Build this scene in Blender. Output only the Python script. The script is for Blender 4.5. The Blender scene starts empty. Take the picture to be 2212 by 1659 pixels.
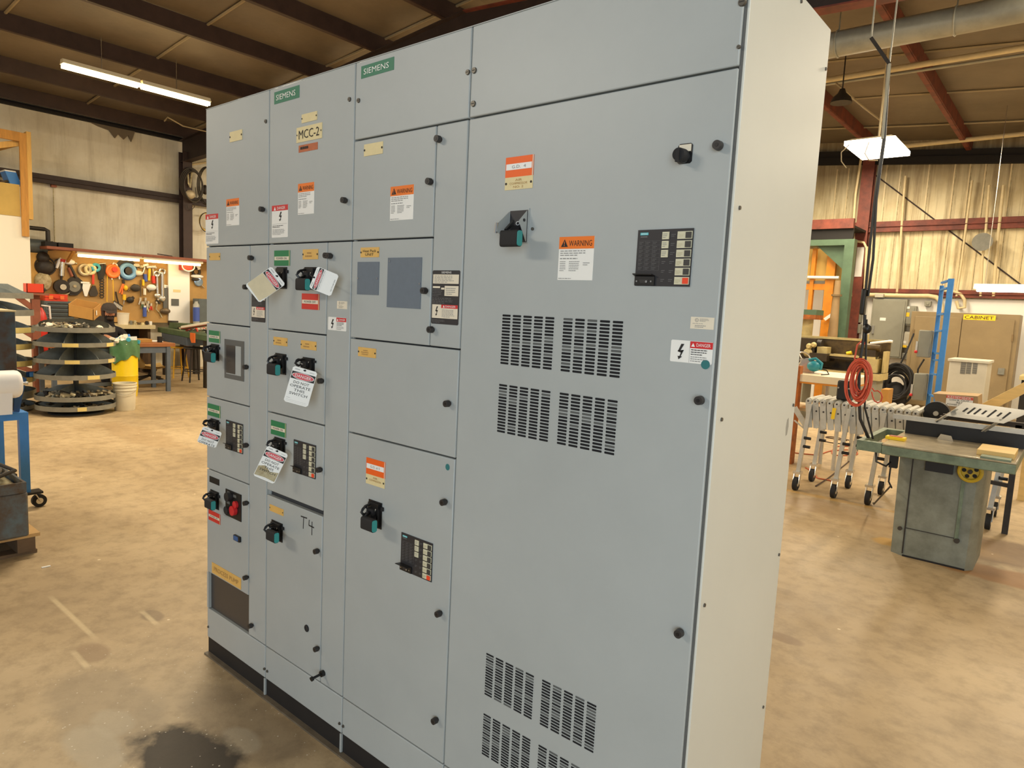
import bpy, bmesh, math, random
from mathutils import Vector, Matrix
random.seed(7)
S = bpy.context.scene
COL = S.collection
# ------------------------------------------------------------------ camera of the photograph
CAM = Vector((2.78574485, -1.3407425, 1.57142498))
RX = Vector((0.7634676961800447, 0.6440468738667668, 0.04817365620315503))
RY = Vector((0.10934915323491373, -0.055390646881328914, -0.9924588852566515))
RZ = Vector((-0.6365216725111111, 0.7629780471943559, -0.11271494986533481))
FPX = 1461.9
def ray(px, py): return RX*((px-1106)/FPX) + RY*((py-829.5)/FPX) + RZ
def at(px, py, axis, val):
    """Point of the place seen at pixel px, py of the photograph on the plane axis = val."""
    d = ray(px, py); return CAM + d*((val-CAM[axis])/d[axis])
def zat(py, X, Y):
    """Height above the floor at X, Y that is seen on pixel row py."""
    q = Vector((X, Y, 0))-CAM
    b0, c0 = q.dot(RY), q.dot(RZ); k = (py-829.5)/FPX
    return (k*c0-b0)/(RY.z-k*RZ.z)
# ------------------------------------------------------------------ materials
MATS = {}
def lin(c): return tuple((v/255/12.92 if v/255 <= .04045 else ((v/255+.055)/1.055)**2.4) for v in c)
def mat(name, col, rough=.55, metal=0., var=0., scale=6., col2=None, bump=0., emit=0., spec=.5, detail=6., alpha=1., stretch=None):
    if name in MATS: return name
    m = bpy.data.materials.new(name); m.use_nodes = True
    nt = m.node_tree; b = nt.nodes['Principled BSDF']; L = nt.links
    c = lin(col)+(1,)
    b.inputs['Base Color'].default_value = c
    b.inputs['Roughness'].default_value = rough; b.inputs['Metallic'].default_value = metal
    b.inputs['Specular IOR Level'].default_value = spec
    if alpha < 1: b.inputs['Alpha'].default_value = alpha
    if emit:
        b.inputs['Emission Color'].default_value = c; b.inputs['Emission Strength'].default_value = emit
    if var or bump:
        tc = nt.nodes.new('ShaderNodeTexCoord'); no = nt.nodes.new('ShaderNodeTexNoise')
        no.inputs['Scale'].default_value = scale; no.inputs['Detail'].default_value = detail; no.inputs['Roughness'].default_value = .65
        if stretch:
            mp = nt.nodes.new('ShaderNodeMapping'); mp.inputs['Scale'].default_value = stretch
            L.new(tc.outputs['Object'], mp.inputs['Vector']); L.new(mp.outputs['Vector'], no.inputs['Vector'])
        else: L.new(tc.outputs['Object'], no.inputs['Vector'])
        if var:
            r = nt.nodes.new('ShaderNodeValToRGB'); r.color_ramp.elements[0].position = .35; r.color_ramp.elements[1].position = .65
            d = lin(col2)+(1,) if col2 else tuple(v*(1-var) for v in c[:3])+(1,)
            r.color_ramp.elements[0].color = d; r.color_ramp.elements[1].color = c
            L.new(no.outputs['Fac'], r.inputs['Fac']); L.new(r.outputs['Color'], b.inputs['Base Color'])
        if bump:
            bp = nt.nodes.new('ShaderNodeBump'); bp.inputs['Strength'].default_value = bump; bp.inputs['Distance'].default_value = .01
            L.new(no.outputs['Fac'], bp.inputs['Height']); L.new(bp.outputs['Normal'], b.inputs['Normal'])
    MATS[name] = m
    return name
# ------------------------------------------------------------------ lettering (built-in font, turned into faces)
TXT = {}
def text_geo(s):
    if s not in TXT:
        cu = bpy.data.curves.new('lettering', 'FONT'); cu.body = s; cu.resolution_u = 2; cu.align_x = 'LEFT'
        o = bpy.data.objects.new('lettering', cu); COL.objects.link(o)
        dg = bpy.context.evaluated_depsgraph_get(); dg.update()
        me = bpy.data.meshes.new_from_object(o.evaluated_get(dg))
        vs = [(v.co.x, v.co.y) for v in me.vertices]; fs = [tuple(p.vertices) for p in me.polygons]
        x0 = min(v[0] for v in vs); x1 = max(v[0] for v in vs); y0 = min(v[1] for v in vs); y1 = max(v[1] for v in vs)
        TXT[s] = ([((x-x0)/(x1-x0), (y-y0)/max(1e-6, y1-y0)) for x, y in vs], fs)
        bpy.data.objects.remove(o); bpy.data.curves.remove(cu); bpy.data.meshes.remove(me)
    return TXT[s]
# ------------------------------------------------------------------ mesh builder
class MB:
    def __init__(s): s.v = []; s.f = []; s.m = []; s.M = Matrix.Identity(4)
    def add(s, vs, fs, m):
        n = len(s.v); s.v += [s.M @ Vector(v) for v in vs]
        for f in fs: s.f.append(tuple(n+i for i in f)); s.m.append(m)
        return s
    def box(s, a, b, m):
        x0, y0, z0 = (min(a[i], b[i]) for i in range(3)); x1, y1, z1 = (max(a[i], b[i]) for i in range(3))
        return s.add([(x0,y0,z0),(x1,y0,z0),(x1,y1,z0),(x0,y1,z0),(x0,y0,z1),(x1,y0,z1),(x1,y1,z1),(x0,y1,z1)],
            [(0,3,2,1),(4,5,6,7),(0,1,5,4),(1,2,6,5),(2,3,7,6),(3,0,4,7)], m)
    def bar(s, p, q, w, h, m, up=(0,0,1)):
        """Rectangular bar from p to q, w wide across, h along up."""
        p, q = Vector(p), Vector(q); d = (q-p).normalized(); u = Vector(up)
        if abs(d.dot(u)) > .95: u = Vector((0,1,0))
        a = d.cross(u).normalized()*w/2; b = a.cross(d).normalized()*h/2
        vs = [c+i*a+j*b for c in (p, q) for i, j in ((-1,-1),(1,-1),(1,1),(-1,1))]
        return s.add(vs, [(0,1,2,3)[::-1],(4,5,6,7),(0,1,5,4),(1,2,6,5),(2,3,7,6),(3,0,4,7)], m)
    def cyl(s, p, q, r, m, r2=None, n=16, caps=True):
        p, q = Vector(p), Vector(q); d = (q-p).normalized(); u = Vector((0,0,1)) if abs(d.z) < .9 else Vector((1,0,0))
        a = d.cross(u).normalized(); b = d.cross(a); r2 = r if r2 is None else r2
        vs = [p+(a*math.cos(t)+b*math.sin(t))*r for t in [2*math.pi*i/n for i in range(n)]]
        vs += [q+(a*math.cos(t)+b*math.sin(t))*r2 for t in [2*math.pi*i/n for i in range(n)]]
        fs = [(i, (i+1) % n, n+(i+1) % n, n+i) for i in range(n)]
        if caps: fs += [tuple(range(n))[::-1], tuple(range(n, 2*n))]
        return s.add(vs, fs, m)
    def tube(s, pts, r, m, n=8, closed=False):
        pts = [Vector(p) for p in pts]; k = len(pts); vs = []; prev = None
        for i, p in enumerate(pts):
            d = (pts[(i+1) % k]-pts[i-1]) if closed else (pts[min(i+1, k-1)]-pts[max(i-1, 0)])
            d = d.normalized() if d.length > 1e-9 else Vector((0,0,1))
            if prev is None:
                u = Vector((0,0,1)) if abs(d.z) < .9 else Vector((1,0,0)); a = d.cross(u).normalized()
            else:
                a = prev-d*prev.dot(d); a = a.normalized() if a.length > 1e-6 else d.orthogonal().normalized()
            prev = a; b = d.cross(a); rr = r[i] if isinstance(r, (list, tuple)) else r
            vs += [p+(a*math.cos(t)+b*math.sin(t))*rr for t in [2*math.pi*j/n for j in range(n)]]
        fs = []
        for i in range(k if closed else k-1):
            o, q = i*n, ((i+1) % k)*n
            fs += [(o+j, o+(j+1) % n, q+(j+1) % n, q+j) for j in range(n)]
        if not closed: fs += [tuple(range(n))[::-1], tuple(range((k-1)*n, k*n))]
        return s.add(vs, fs, m)
    def lathe(s, c, prof, m, n=24, axis=2, sx=1., sy=1.):
        """Profile of (radius, height) turned about the axis through c; closed at radius 0."""
        c = Vector(c); vs = []; k = len(prof)
        for r, h in prof:
            for j in range(n):
                t = 2*math.pi*j/n; x, y = r*math.cos(t)*sx, r*math.sin(t)*sy
                vs.append(c+(Vector((x,y,h)) if axis == 2 else Vector((h,x,y)) if axis == 0 else Vector((y,h,x))))
        fs = []
        for i in range(k-1):
            for j in range(n): fs.append((i*n+j, i*n+(j+1) % n, (i+1)*n+(j+1) % n, (i+1)*n+j))
        if prof[0][0] > 1e-6: fs.append(tuple(range(n))[::-1])
        if prof[-1][0] > 1e-6: fs.append(tuple(range((k-1)*n, k*n)))
        return s.add(vs, fs, m)
    def ball(s, c, r, m, n=12):
        if not isinstance(r, (tuple, list)): r = (r, r, r)
        c = Vector(c); vs = []; fs = []; h = max(4, n*2//3)
        for i in range(h+1):
            a = math.pi*i/h-math.pi/2
            for j in range(n):
                t = 2*math.pi*j/n
                vs.append(c+Vector((r[0]*math.cos(a)*math.cos(t), r[1]*math.cos(a)*math.sin(t), r[2]*math.sin(a))))
        for i in range(h):
            for j in range(n): fs.append((i*n+j, i*n+(j+1) % n, (i+1)*n+(j+1) % n, (i+1)*n+j))
        return s.add(vs, fs, m)
    def prism(s, poly, d, m):
        """Flat polygon of 3-D points pushed along vector d."""
        d = Vector(d); a = [Vector(p) for p in poly]; n = len(a)
        nrm = sum(((a[i]).cross(a[(i+1) % n]) for i in range(n)), Vector())
        if nrm.dot(d) > 0: a = a[::-1]
        return s.add(a+[p+d for p in a], [tuple(range(n)), tuple(range(n, 2*n))[::-1]]+[(i, n+i, n+(i+1) % n, (i+1) % n)[::1] for i in range(n)], m)
    def torus(s, c, R, r, m, nrm=(1,0,0), n=28, k=8, ell=1.):
        nrm = Vector(nrm).normalized(); u = nrm.cross(Vector((0,0,1))) if abs(nrm.z) < .9 else Vector((1,0,0)); u.normalize(); w = nrm.cross(u)
        return s.tube([Vector(c)+u*R*math.cos(t)+w*R*ell*math.sin(t) for t in [2*math.pi*i/n for i in range(n)]], r, m, n=k, closed=True)
    def build(s, name, parent=None, smooth=True, bevel=0., recalc=True):
        org = Vector((0,0,0))
        if parent is not None:
            p = parent
            while p is not None: org = org+p.location; p = p.parent
        elif s.v:
            org = Vector((sum((min(v[i] for v in s.v), max(v[i] for v in s.v)))/2 for i in (0,1)))
            org = Vector((org[0], org[1], min(v[2] for v in s.v)))
        me = bpy.data.meshes.new(name)
        me.from_pydata([v-org for v in s.v], [], s.f)
        names = []
        for q in s.m:
            if q not in names: names.append(q)
        for q in names: me.materials.append(MATS[q])
        me.polygons.foreach_set('material_index', [names.index(q) for q in s.m])
        if recalc:
            bm = bmesh.new(); bm.from_mesh(me); bmesh.ops.recalc_face_normals(bm, faces=bm.faces); bm.to_mesh(me); bm.free()
        if smooth:
            me.polygons.foreach_set('use_smooth', [True]*len(me.polygons)); me.set_sharp_from_angle(angle=math.radians(38))
        me.update()
        o = bpy.data.objects.new(name, me); COL.objects.link(o)
        if parent is not None: o.parent = parent
        else: o.location = org
        if bevel:
            b = o.modifiers.new('bevel', 'BEVEL'); b.width = bevel; b.segments = 2; b.limit_method = 'ANGLE'
        return o
def tag(o, label, cat, group=None):
    o['label'] = label; o['category'] = cat
    if group: o['group'] = group
    return o
def thing(name, label, cat, loc=(0,0,0), rz=0., group=None):
    o = bpy.data.objects.new(name, None); COL.objects.link(o); o.location = loc; o.rotation_euler[2] = rz
    o.empty_display_size = .1
    return tag(o, label, cat, group)
def struct(name, mb, **k):
    o = mb.build(name, **k); o['kind'] = 'structure'; return o
def one(name, mb, label, cat, group=None, **k): return tag(mb.build(name, **k), label, cat, group)
def dup(root, loc, rz=None, label=None, group=None):
    r = root.copy(); COL.objects.link(r); r.location = loc
    if rz is not None: r.rotation_euler[2] = rz
    if label: r['label'] = label
    if group: r['group'] = group
    def kids(src, dst):
        for ch in list(src.children):
            c = ch.copy(); COL.objects.link(c); c.parent = dst; kids(ch, c)
    kids(root, r)
    return r
# ------------------------------------------------------------------ flat printed pieces on a plane
class Dec:
    def __init__(s, mb, p0, u, v, step=.0005):
        s.mb = mb; s.p = Vector(p0); s.u = Vector(u).normalized(); s.v = Vector(v); s.v = (s.v-s.u*s.v.dot(s.u)).normalized()
        s.n = s.u.cross(s.v).normalized(); s.step = step
    def P(s, a, b, l=0): return s.p+s.u*a+s.v*b+s.n*(l*s.step)
    def slab(s, a0, b0, a1, b1, t, m, cut=0.):
        c = cut
        pts = [(a0+c,b0),(a1-c,b0),(a1,b0+c),(a1,b1-c),(a1-c,b1),(a0+c,b1),(a0,b1-c),(a0,b0+c)] if c else [(a0,b0),(a1,b0),(a1,b1),(a0,b1)]
        s.mb.prism([s.P(a, b) for a, b in pts], s.n*t, m); s.p = s.p+s.n*t; return s
    def rect(s, a0, b0, a1, b1, m, l=1):
        s.mb.add([s.P(a0,b0,l), s.P(a1,b0,l), s.P(a1,b1,l), s.P(a0,b1,l)], [(0,1,2,3)], m); return s
    def poly(s, pts, m, l=1):
        s.mb.add([s.P(a, b, l) for a, b in pts], [tuple(range(len(pts)))], m); return s
    def disc(s, a, b, ra, rb, m, l=1, n=24):
        return s.poly([(a+ra*math.cos(2*math.pi*i/n), b+rb*math.sin(2*math.pi*i/n)) for i in range(n)], m, l)
    def text(s, t, a0, b0, a1, b1, m, l=2):
        vs, fs = text_geo(t)
        s.mb.add([s.P(a0+(a1-a0)*x, b0+(b1-b0)*y, l) for x, y in vs], fs, m); return s
    def lines(s, a0, b0, a1, b1, n, m, l=2, fill=.9, thick=.36, seed=1):
        """Rows of small print too fine to read."""
        r = random.Random(seed); h = (b1-b0)/n
        for i in range(n):
            y = b1-(i+.75)*h; x = a0; end = a0+(a1-a0)*(fill if i < n-1 else fill*.7)*r.uniform(.85, 1)
            while x < end:
                w = (a1-a0)*r.uniform(.06, .16); s.rect(x, y, min(x+w, end), y+h*thick, m, l); x += w+(a1-a0)*.025
        return s
# ================================================================== the switchgear line-up
mat('cab_paint', (171,175,172), .42, var=.07, scale=2.2, bump=.03)
mat('cab_paint_lit', (206,206,196), .38, var=.05, scale=1.5, bump=.03)  # same paint as the doors; the brighter light on the end is painted in
mat('gap', (52,52,54), .8); mat('kick', (30,26,24), .7, var=.3, scale=9); mat('sill', (112,100,82), .6, var=.35, scale=12)
mat('black', (24,23,23), .42, var=.25, scale=25); mat('rubber', (30,29,30), .75); mat('knob', (46,43,42), .45)
mat('screw', (96,92,84), .4, .5); mat('steel', (186,186,184), .28, .9); mat('teal', (58,150,146), .45); mat('dot_teal', (44,112,112), .6)
mat('ivory', (226,208,156), .5, var=.06, scale=40); mat('gold_plate', (224,178,96), .5, var=.08, scale=40); mat('ink', (40,36,34), .7); mat('tan_ink', (176,136,80), .7)
mat('grey_ink', (142,140,136), .7); mat('white', (238,236,230), .5); mat('label_white', (236,234,226), .45); mat('orange', (236,118,28), .5); mat('safety_orange', (240,98,22), .5)
mat('red', (204,52,42), .45); mat('danger_red', (206,42,44), .45); mat('green', (30,122,74), .45); mat('logo_green', (38,116,86), .45)
mat('rust_label', (190,104,62), .6, var=.15, scale=60); mat('panel_black', (44,42,44), .5); mat('panel_line', (104,102,100), .6); mat('button', (208,202,172), .5)
mat('button_dark', (62,60,56), .5); mat('button_red', (236,72,36), .45); mat('cover_grey', (104,114,124), .6, var=.06, scale=60); mat('recess', (96,96,92), .6, var=.1)
mat('window_dark', (62,58,56), .35); mat('blue_cap', (52,92,146), .4); mat('grime', (206,196,160), .6, var=.35, scale=14, col2=(150,132,88)); mat('cyan_logo', (96,190,196), .5)
mat('tape_dirty', (224,208,168), .6, var=.12, scale=18); mat('tape', (226,214,190), .6); mat('hole', (16,16,20), .9); mat('hole_pale', (88,90,88), .8); mat('smudge', (150,152,148), .5, var=.4, scale=30, alpha=.55)
mat('rust_spot', (150,110,70), .7, alpha=.35); mat('stain', (116,110,104), .6, alpha=.35)
C0, A1, C1, A2, C2, A3, C3, C4 = 0, .3481, .4784, .8443, .9762, 1.3501, 1.4732, 2.2197
ZB, Z5, Z4, Z3, Z2, ZR, ZP, ZT, DEP = .0756, .2108, .829, 1.139, 1.4478, 1.7568, 2.0644, 2.30, .518
UX, UZ = Vector((1,0,0)), Vector((0,0,1))
def F(px, py, y=0.): return at(px, py, 1, y)
def FR(tl, br, y=0.):
    a, b = F(*tl, y), F(*br, y); return a.x, b.z, b.x, a.z     # x0, z0, x1, z1
def dec_px(mb, tl, br, t=.0012, m='label_white', cut=0., y=0.):
    x0, z0, x1, z1 = FR(tl, br, y); d = Dec(mb, (x0, y, z0), UX, UZ); w, h = x1-x0, z1-z0
    d.slab(0, 0, w, h, t, m, cut); return d, w, h
def section(name, label, x0, x1):
    t = thing(name, label, 'electrical cabinet', ((x0+x1)/2, DEP/2, 0))
    b = MB()
    x1 -= .007 if 'wide' in label else 0
    b.box((x0+.0006, .022, ZB), (x1-.0006, DEP, ZT), 'cab_paint')
    b.box((x0+.004, .0185, ZB), (x1-.004, .024, ZT-.003), 'gap')  # dark sheet paints the shade seen through the door gaps
    b.box((x0+.0006, 0, ZT-.0022), (x1-.0006, .03, ZT), 'cab_paint')
    b.box((x0+.0008, .012, ZB), (x0+.006, .03, ZT), 'cab_paint'); b.box((x1-.006, .012, ZB), (x1-.0008, .03, ZT), 'cab_paint')
    b.build('housing', t)
    k = MB(); k.box((x0+.0006, .006, 0), (x1-.0006, DEP-.02, ZB-.001), 'kick')
    k.box((x0+.0006, -.014, 0), (x1-.0006, .006, .007), 'sill'); k.box((x1-.009, -.001, .007), (x1-.0008, .006, ZB-.001), 'cab_paint')
    k.build('base_channel', t)
    p = panel(t, 'base_panel', x0, ZB, x1, Z5)
    return t, p
def panel(t, name, x0, z0, x1, z1, g=.0022):
    b = MB(); b.box((x0+g, 0, z0+g), (x1-g, .0185, z1-g), 'cab_paint'); return b.build(name, t, bevel=.0028)
def latch(door, *pts, name='latch'):
    for px, py in pts:
        c = F(px, py, -.011); b = MB()
        b.cyl((c.x, .001, c.z), (c.x, -.006, c.z), .0062, 'knob', n=14); b.cyl((c.x, -.006, c.z), (c.x, -.019, c.z), .0098, 'knob', r2=.0092, n=18)
        b.cyl((c.x, -.0191, c.z), (c.x, -.0196, c.z), .004, 'black', n=10); b.build(name, door)
def screws(door, *pts, r=.0075):
    for px, py in pts:
        c = F(px, py, -.002); b = MB(); b.cyl((c.x, .001, c.z), (c.x, -.0042, c.z), r, 'screw', r2=r*.85, n=16)
        b.box((c.x-r*.6, -.0044, c.z-r*.1), (c.x+r*.6, -.0041, c.z+r*.1), 'ink'); b.build('screw', door)
def nameplate(door, tl, br, lines=(), m='gold_plate', ink='tan_ink', screw=True):
    b = MB(); d, w, h = dec_px(b, tl, br, .0016, m)
    n = lines if isinstance(lines, int) else len(lines)
    if isinstance(lines, int):
        for i in range(n): q = (.2, .32, .28)[i]; d.lines(w*(.5-q), h*(.78-.62*(i+1)/n), w*(.5+q), h*(.84-.62*i/n), 1, ink, 2, fill=1, seed=i+int(tl[0]))
    for i, s in enumerate(() if isinstance(lines, int) else lines):
        hh = h*.62/max(n, 2); y = h*.84-(i+1)*h*.72/max(n, 1)+(h*.72/n-hh)/2; q = min(.36, .042*len(s)+.06)
        d.text(s, w*(.5-q), y, w*(.5+q), y+hh*.85, ink)
    if screw:
        for a in (.035, .965): d.disc(w*a, h*.5, h*.1, h*.1, 'ink', 2, 10)
    return b.build('nameplate', door)
def bolt_arrow(d, x0, y0, x1, y1, m='ink', l=2):
    P = lambda a, b: (x0+(x1-x0)*a, y0+(y1-y0)*b)
    d.poly([P(.62,1), P(.95,1), P(.55,.55), P(.28,.5)], m, l); d.poly([P(.28,.56), P(.95,.62), P(.62,.44), P(.28,.5)], m, l)
    d.poly([P(.7,.6), P(.95,.62), P(.62,.18), P(.5,.18)], m, l); d.poly([P(.3,.22), P(.8,.2), P(.42,0)], m, l)
def warn_tri(d, cx, cy, r, m, l=2, inner=None):
    d.poly([(cx-r, cy-r*.8), (cx+r, cy-r*.8), (cx, cy+r)], m, l)
    if inner: d.rect(cx-r*.08, cy-r*.25, cx+r*.08, cy+r*.45, inner, l+1); d.disc(cx, cy-r*.48, r*.12, r*.12, inner, l+1, 8)
def warning_label(door, tl, br):
    b = MB(); d, w, h = dec_px(b, tl, br, .0008)
    d.rect(0, h*.72, w, h, 'orange'); warn_tri(d, w*.16, h*.845, w*.1, 'ink', 2, 'orange'); d.text('WARNING', w*.29, h*.78, w*.94, h*.91, 'ink')
    d.lines(w*.05, h*.55, w*.95, h*.7, 3, 'grey_ink', seed=3); d.lines(w*.05, h*.47, w*.95, h*.53, 1, 'grey_ink', seed=4)
    d.lines(w*.05, h*.2, w*.25, h*.45, 6, 'grey_ink', seed=5); d.lines(w*.32, h*.2, w*.66, h*.45, 6, 'grey_ink', seed=6)
    d.lines(w*.72, h*.33, w*.95, h*.42, 2, 'grey_ink', seed=7); d.lines(w*.03, h*.02, w*.7, h*.06, 1, 'grey_ink', seed=8)
    return b.build('warning_label', door)
def danger_label(door, tl, br, tall=True):
    b = MB(); d, w, h = dec_px(b, tl, br, .0008, cut=.002)
    if tall:
        d.rect(0, h*.83, w, h, 'danger_red'); warn_tri(d, w*.2, h*.9, w*.07, 'white'); d.text('DANGER', w*.34, h*.865, w*.84, h*.955, 'white')
        bolt_arrow(d, w*.4, h*.5, w*.64, h*.79); d.rect(w*.04, h*.42, w*.96, h*.425, 'grey_ink')
        d.lines(w*.06, h*.3, w*.8, h*.39, 2, 'ink', seed=2); d.lines(w*.06, h*.08, w*.95, h*.27, 5, 'grey_ink', seed=1)
    else:
        d.rect(w*.47, h*.68, w, h*.985, 'danger_red'); warn_tri(d, w*.54, h*.82, w*.045, 'white'); d.text('DANGER', w*.62, h*.76, w*.95, h*.91, 'white')
        d.rect(w*.462, h*.02, w*.468, h*.98, 'grey_ink'); bolt_arrow(d, w*.12, h*.12, w*.34, h*.84)
        d.lines(w*.5, h*.36, w*.95, h*.66, 3, 'ink', seed=5); d.lines(w*.5, h*.06, w*.95, h*.34, 3, 'grey_ink', seed=9)
    return b.build('danger_label', door)
def small_label(door, tl, br):
    b = MB(); d, w, h = dec_px(b, tl, br, .0008, 'tape')
    pts = [(w*.27+h*.16*math.cos(t), h*.74+h*.16*math.sin(t)) for t in [2*math.pi*i/18 for i in range(18)]]
    for i in range(18):
        (x, y), (p, q) = pts[i], pts[(i+1) % 18]; f = lambda a, c, k: c+(a-c)*k
        d.poly([(x, y), (p, q), (f(p, w*.27, .8), f(q, h*.74, .8)), (f(x, w*.27, .8), f(y, h*.74, .8))], 'grey_ink', 2)
    d.text('UL', w*.24, h*.68, w*.3, h*.82, 'grey_ink'); d.lines(w*.4, h*.62, w*.85, h*.9, 3, 'grey_ink'); d.lines(w*.1, h*.42, w*.9, h*.5, 1, 'grey_ink'); d.lines(w*.2, h*.1, w*.8, h*.35, 2, 'grey_ink')
    return b.build('certification_label', door)
def logo(door, tl, br):
    b = MB(); d, w, h = dec_px(b, tl, br, .001, 'logo_green'); d.text('SIEMENS', w*.09, h*.26, w*.86, h*.72, 'label_white'); return b.build('maker_badge', door)
def rating_label(door, tl, br):
    b = MB(); d, w, h = dec_px(b, tl, br, .001, 'panel_black', cut=.003)
    d.text('SIEMENS', w*.34, h*.945, w*.7, h*.98, 'label_white'); d.rect(w*.03, h*.755, w*.97, h*.925, 'tape'); d.lines(w*.08, h*.77, w*.9, h*.91, 5, 'grey_ink', 2, seed=3)
    d.rect(w*.03, h*.67, w*.3, h*.705, 'tape'); d.rect(w*.34, h*.645, w*.46, h*.68, 'tape'); d.rect(w*.47, h*.53, w*.97, h*.715, 'tape'); d.lines(w*.52, h*.55, w*.92, h*.69, 4, 'grey_ink', 2, seed=6)
    d.lines(w*.03, h*.51, w*.44, h*.66, 5, 'panel_line', 2); d.lines(w*.03, h*.38, w*.9, h*.5, 4, 'panel_line', 2, seed=4)
    d.rect(w*.03, h*.11, w*.97, h*.365, 'tape'); d.rect(w*.37, h*.3, w*.97, h*.365, 'danger_red', 2); warn_tri(d, w*.47, h*.332, w*.035, 'white', 3); d.text('DANGER', w*.53, h*.315, w*.9, h*.352, 'white', 3)
    bolt_arrow(d, w*.12, h*.15, w*.26, h*.33); d.lines(w*.4, h*.13, w*.93, h*.28, 6, 'grey_ink', 2, seed=8); d.lines(w*.03, h*.02, w*.6, h*.09, 3, 'panel_line', 2, seed=9)
    return b.build('rating_label', door)
def power_plate(door, tl, br, txt, m):
    b = MB(); d, w, h = dec_px(b, tl, br, .002, m); d.rect(w*.03, h*.36, w*.95, h*.6, 'tape'); d.text(txt, w*.16, h*.41, w*.82, h*.55, 'ink')
    d.rect(w*.97, 0, w, h, 'ivory'); return b.build('power_off_plate' if 'OFF' in txt else 'power_on_plate', door)
def hazard_plate(door, tl, mid, br, txt, lines):
    b = MB(); x0, z0, x1, z1 = FR(tl, br); zm = F(*mid).z; w = x1-x0
    d = Dec(b, (x0, 0, zm), UX, UZ); h = z1-zm; d.slab(0, 0, w, h, .0016, 'safety_orange'); d.rect(w*.03, h*.36, w*.95, h*.66, 'white'); d.text(txt, w*.24, h*.43, w*.74, h*.58, 'grey_ink'); d.rect(w*.97, 0, w, h, 'tape')
    e = Dec(b, (x0, 0, z0), UX, UZ); h = zm-z0; e.slab(0, 0, w, h, .0014, 'ivory')
    for i, s in enumerate(lines):
        q = min(.32, .03*len(s)+.03); e.text(s, w*(.5-q), h*(.66-.27*i), w*(.5+q), h*(.84-.27*i), 'tan_ink')
    for a in (.05, .95): e.disc(w*a, h*.5, w*.035, w*.035, 'ink', 2, 10)
    return b.build('nameplate', door)
def handle(door, tl, br, ltl=None, grey=False, hook=True):
    b = MB(); x0, z0, x1, z1 = FR(tl, br); w, h = x1-x0, z1-z0
    if grey:
        b.box((x0, -.003, z0), (x1, .002, z1), 'cab_paint'); b.box((x0+w*.12, -.0036, z0+h*.02), (x1-w*.04, -.003, z1-h*.05), 'panel_black')
        d = Dec(b, (x0, -.0036, z0), UX, UZ); d.text('OFF', w*.42, h*.52, w*.86, h*.64, 'label_white', 1); d.rect(w*.13, h*.57, w*.4, h*.578, 'panel_line', 1)
        b.prism([(x1-w*.06, -.004, z0+h*.04), (x1-w*.06, -.004, z1-h*.07), (x1-w*.06, -.034, z0+h*.6)], (-.002, 0, 0), 'cab_paint')
        b.prism([(x0+w*.1, -.004, z0+h*.04), (x0+w*.1, -.004, z1-h*.07), (x0+w*.1, -.05, z0+h*.5), (x0+w*.1, -.05, z0+h*.3)], (-.002, 0, 0), 'cab_paint')
        b.cyl((x1-w*.055, -.016, z0+h*.64), (x1-w*.04, -.016, z0+h*.64), .004, 'knob', n=12); b.cyl((x1+w*.18, .001, z0+h*.4), (x1+w*.18, -.003, z0+h*.4), .004, 'screw', n=12)
        b.cyl((x0+w*.06, -.048, z0+h*.55), (x0+w*.03, -.048, z0+h*.25), .004, 'steel', n=8)
    else:
        b.box((x0, -.003, z0), (x1, .001, z1), 'black'); b.box((x0+w*.12, -.012, z0+h*.06), (x1-w*.1, -.003, z1-h*.06), 'black')
        b.box((x1, -.006, z1-h*.28), (x1+w*.14, 0, z1-h*.14), 'rubber')
        c = (x0+w*.3, -.02, z0+h*.66)
        if hook: b.torus((c[0]-.004, -.03, c[2]), .011, .0032, 'rubber', (1, 0, .0), n=16, k=6); b.tube([(x0+w*.3, -.004, z0+h*.9), (x0+w*.25, -.03, z0+h*.82), (x0+w*.22, -.042, z0+h*.62), (x0+w*.28, -.03, z0+h*.42)], .0042, 'black', 6)
        b.box((x0+w*.25, -.022, z0+h*.3), (x1-w*.3, -.01, z0+h*.75), 'rubber')
        d = Dec(b, (x0, -.012, z0), UX, UZ); d.poly([(w*.5, h*.72), (w*.76, h*.76), (w*.66, h*.58)], 'tape', 1)
        b.cyl((x0+w*.3, -.026, z0+h*.62), (x0+w*.55, -.026, z0+h*.56), .0026, 'steel', n=8)
    if ltl:
        y = -.066; q = F(*ltl, y); a0, b1 = q.x, q.z; a1, b0, t = a0+.055, b1-.04, .02
        # grip: a rounded block held out in front of the plate, teal end cap on its right
        r = .0065; pts = []
        for cx, cz, s in ((y+r, b1-r, 90), (y+r, b0+r, 180), (y+t-r, b0+r, 270), (y+t-r, b1-r, 0)):
            for k in range(4):
                g = math.radians(s+30*k); pts.append((cx+r*math.cos(g), cz+r*math.sin(g)))
        b.prism([(a0, p, q) for p, q in pts], (a1-a0, 0, 0), 'rubber')
        cy = y+t/2; cz = (b0+b1)/2
        b.prism([(a1, cy+(p-cy)*.9, cz+(q-cz)*.92) for p, q in pts], (.0022, 0, 0), 'teal')
        b.bar(((a0+a1)/2, y+t, cz+(b1-b0)*.1), (x0+w*.45, -.004, z0+h*.45), .02, .012, 'rubber')
        b.bar((a0+.008, y+t*.6, b1), (x0+w*.4, -.012, z0+h*.62), .006, .008, 'black')
    return b.build('breaker_handle', door)
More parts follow.
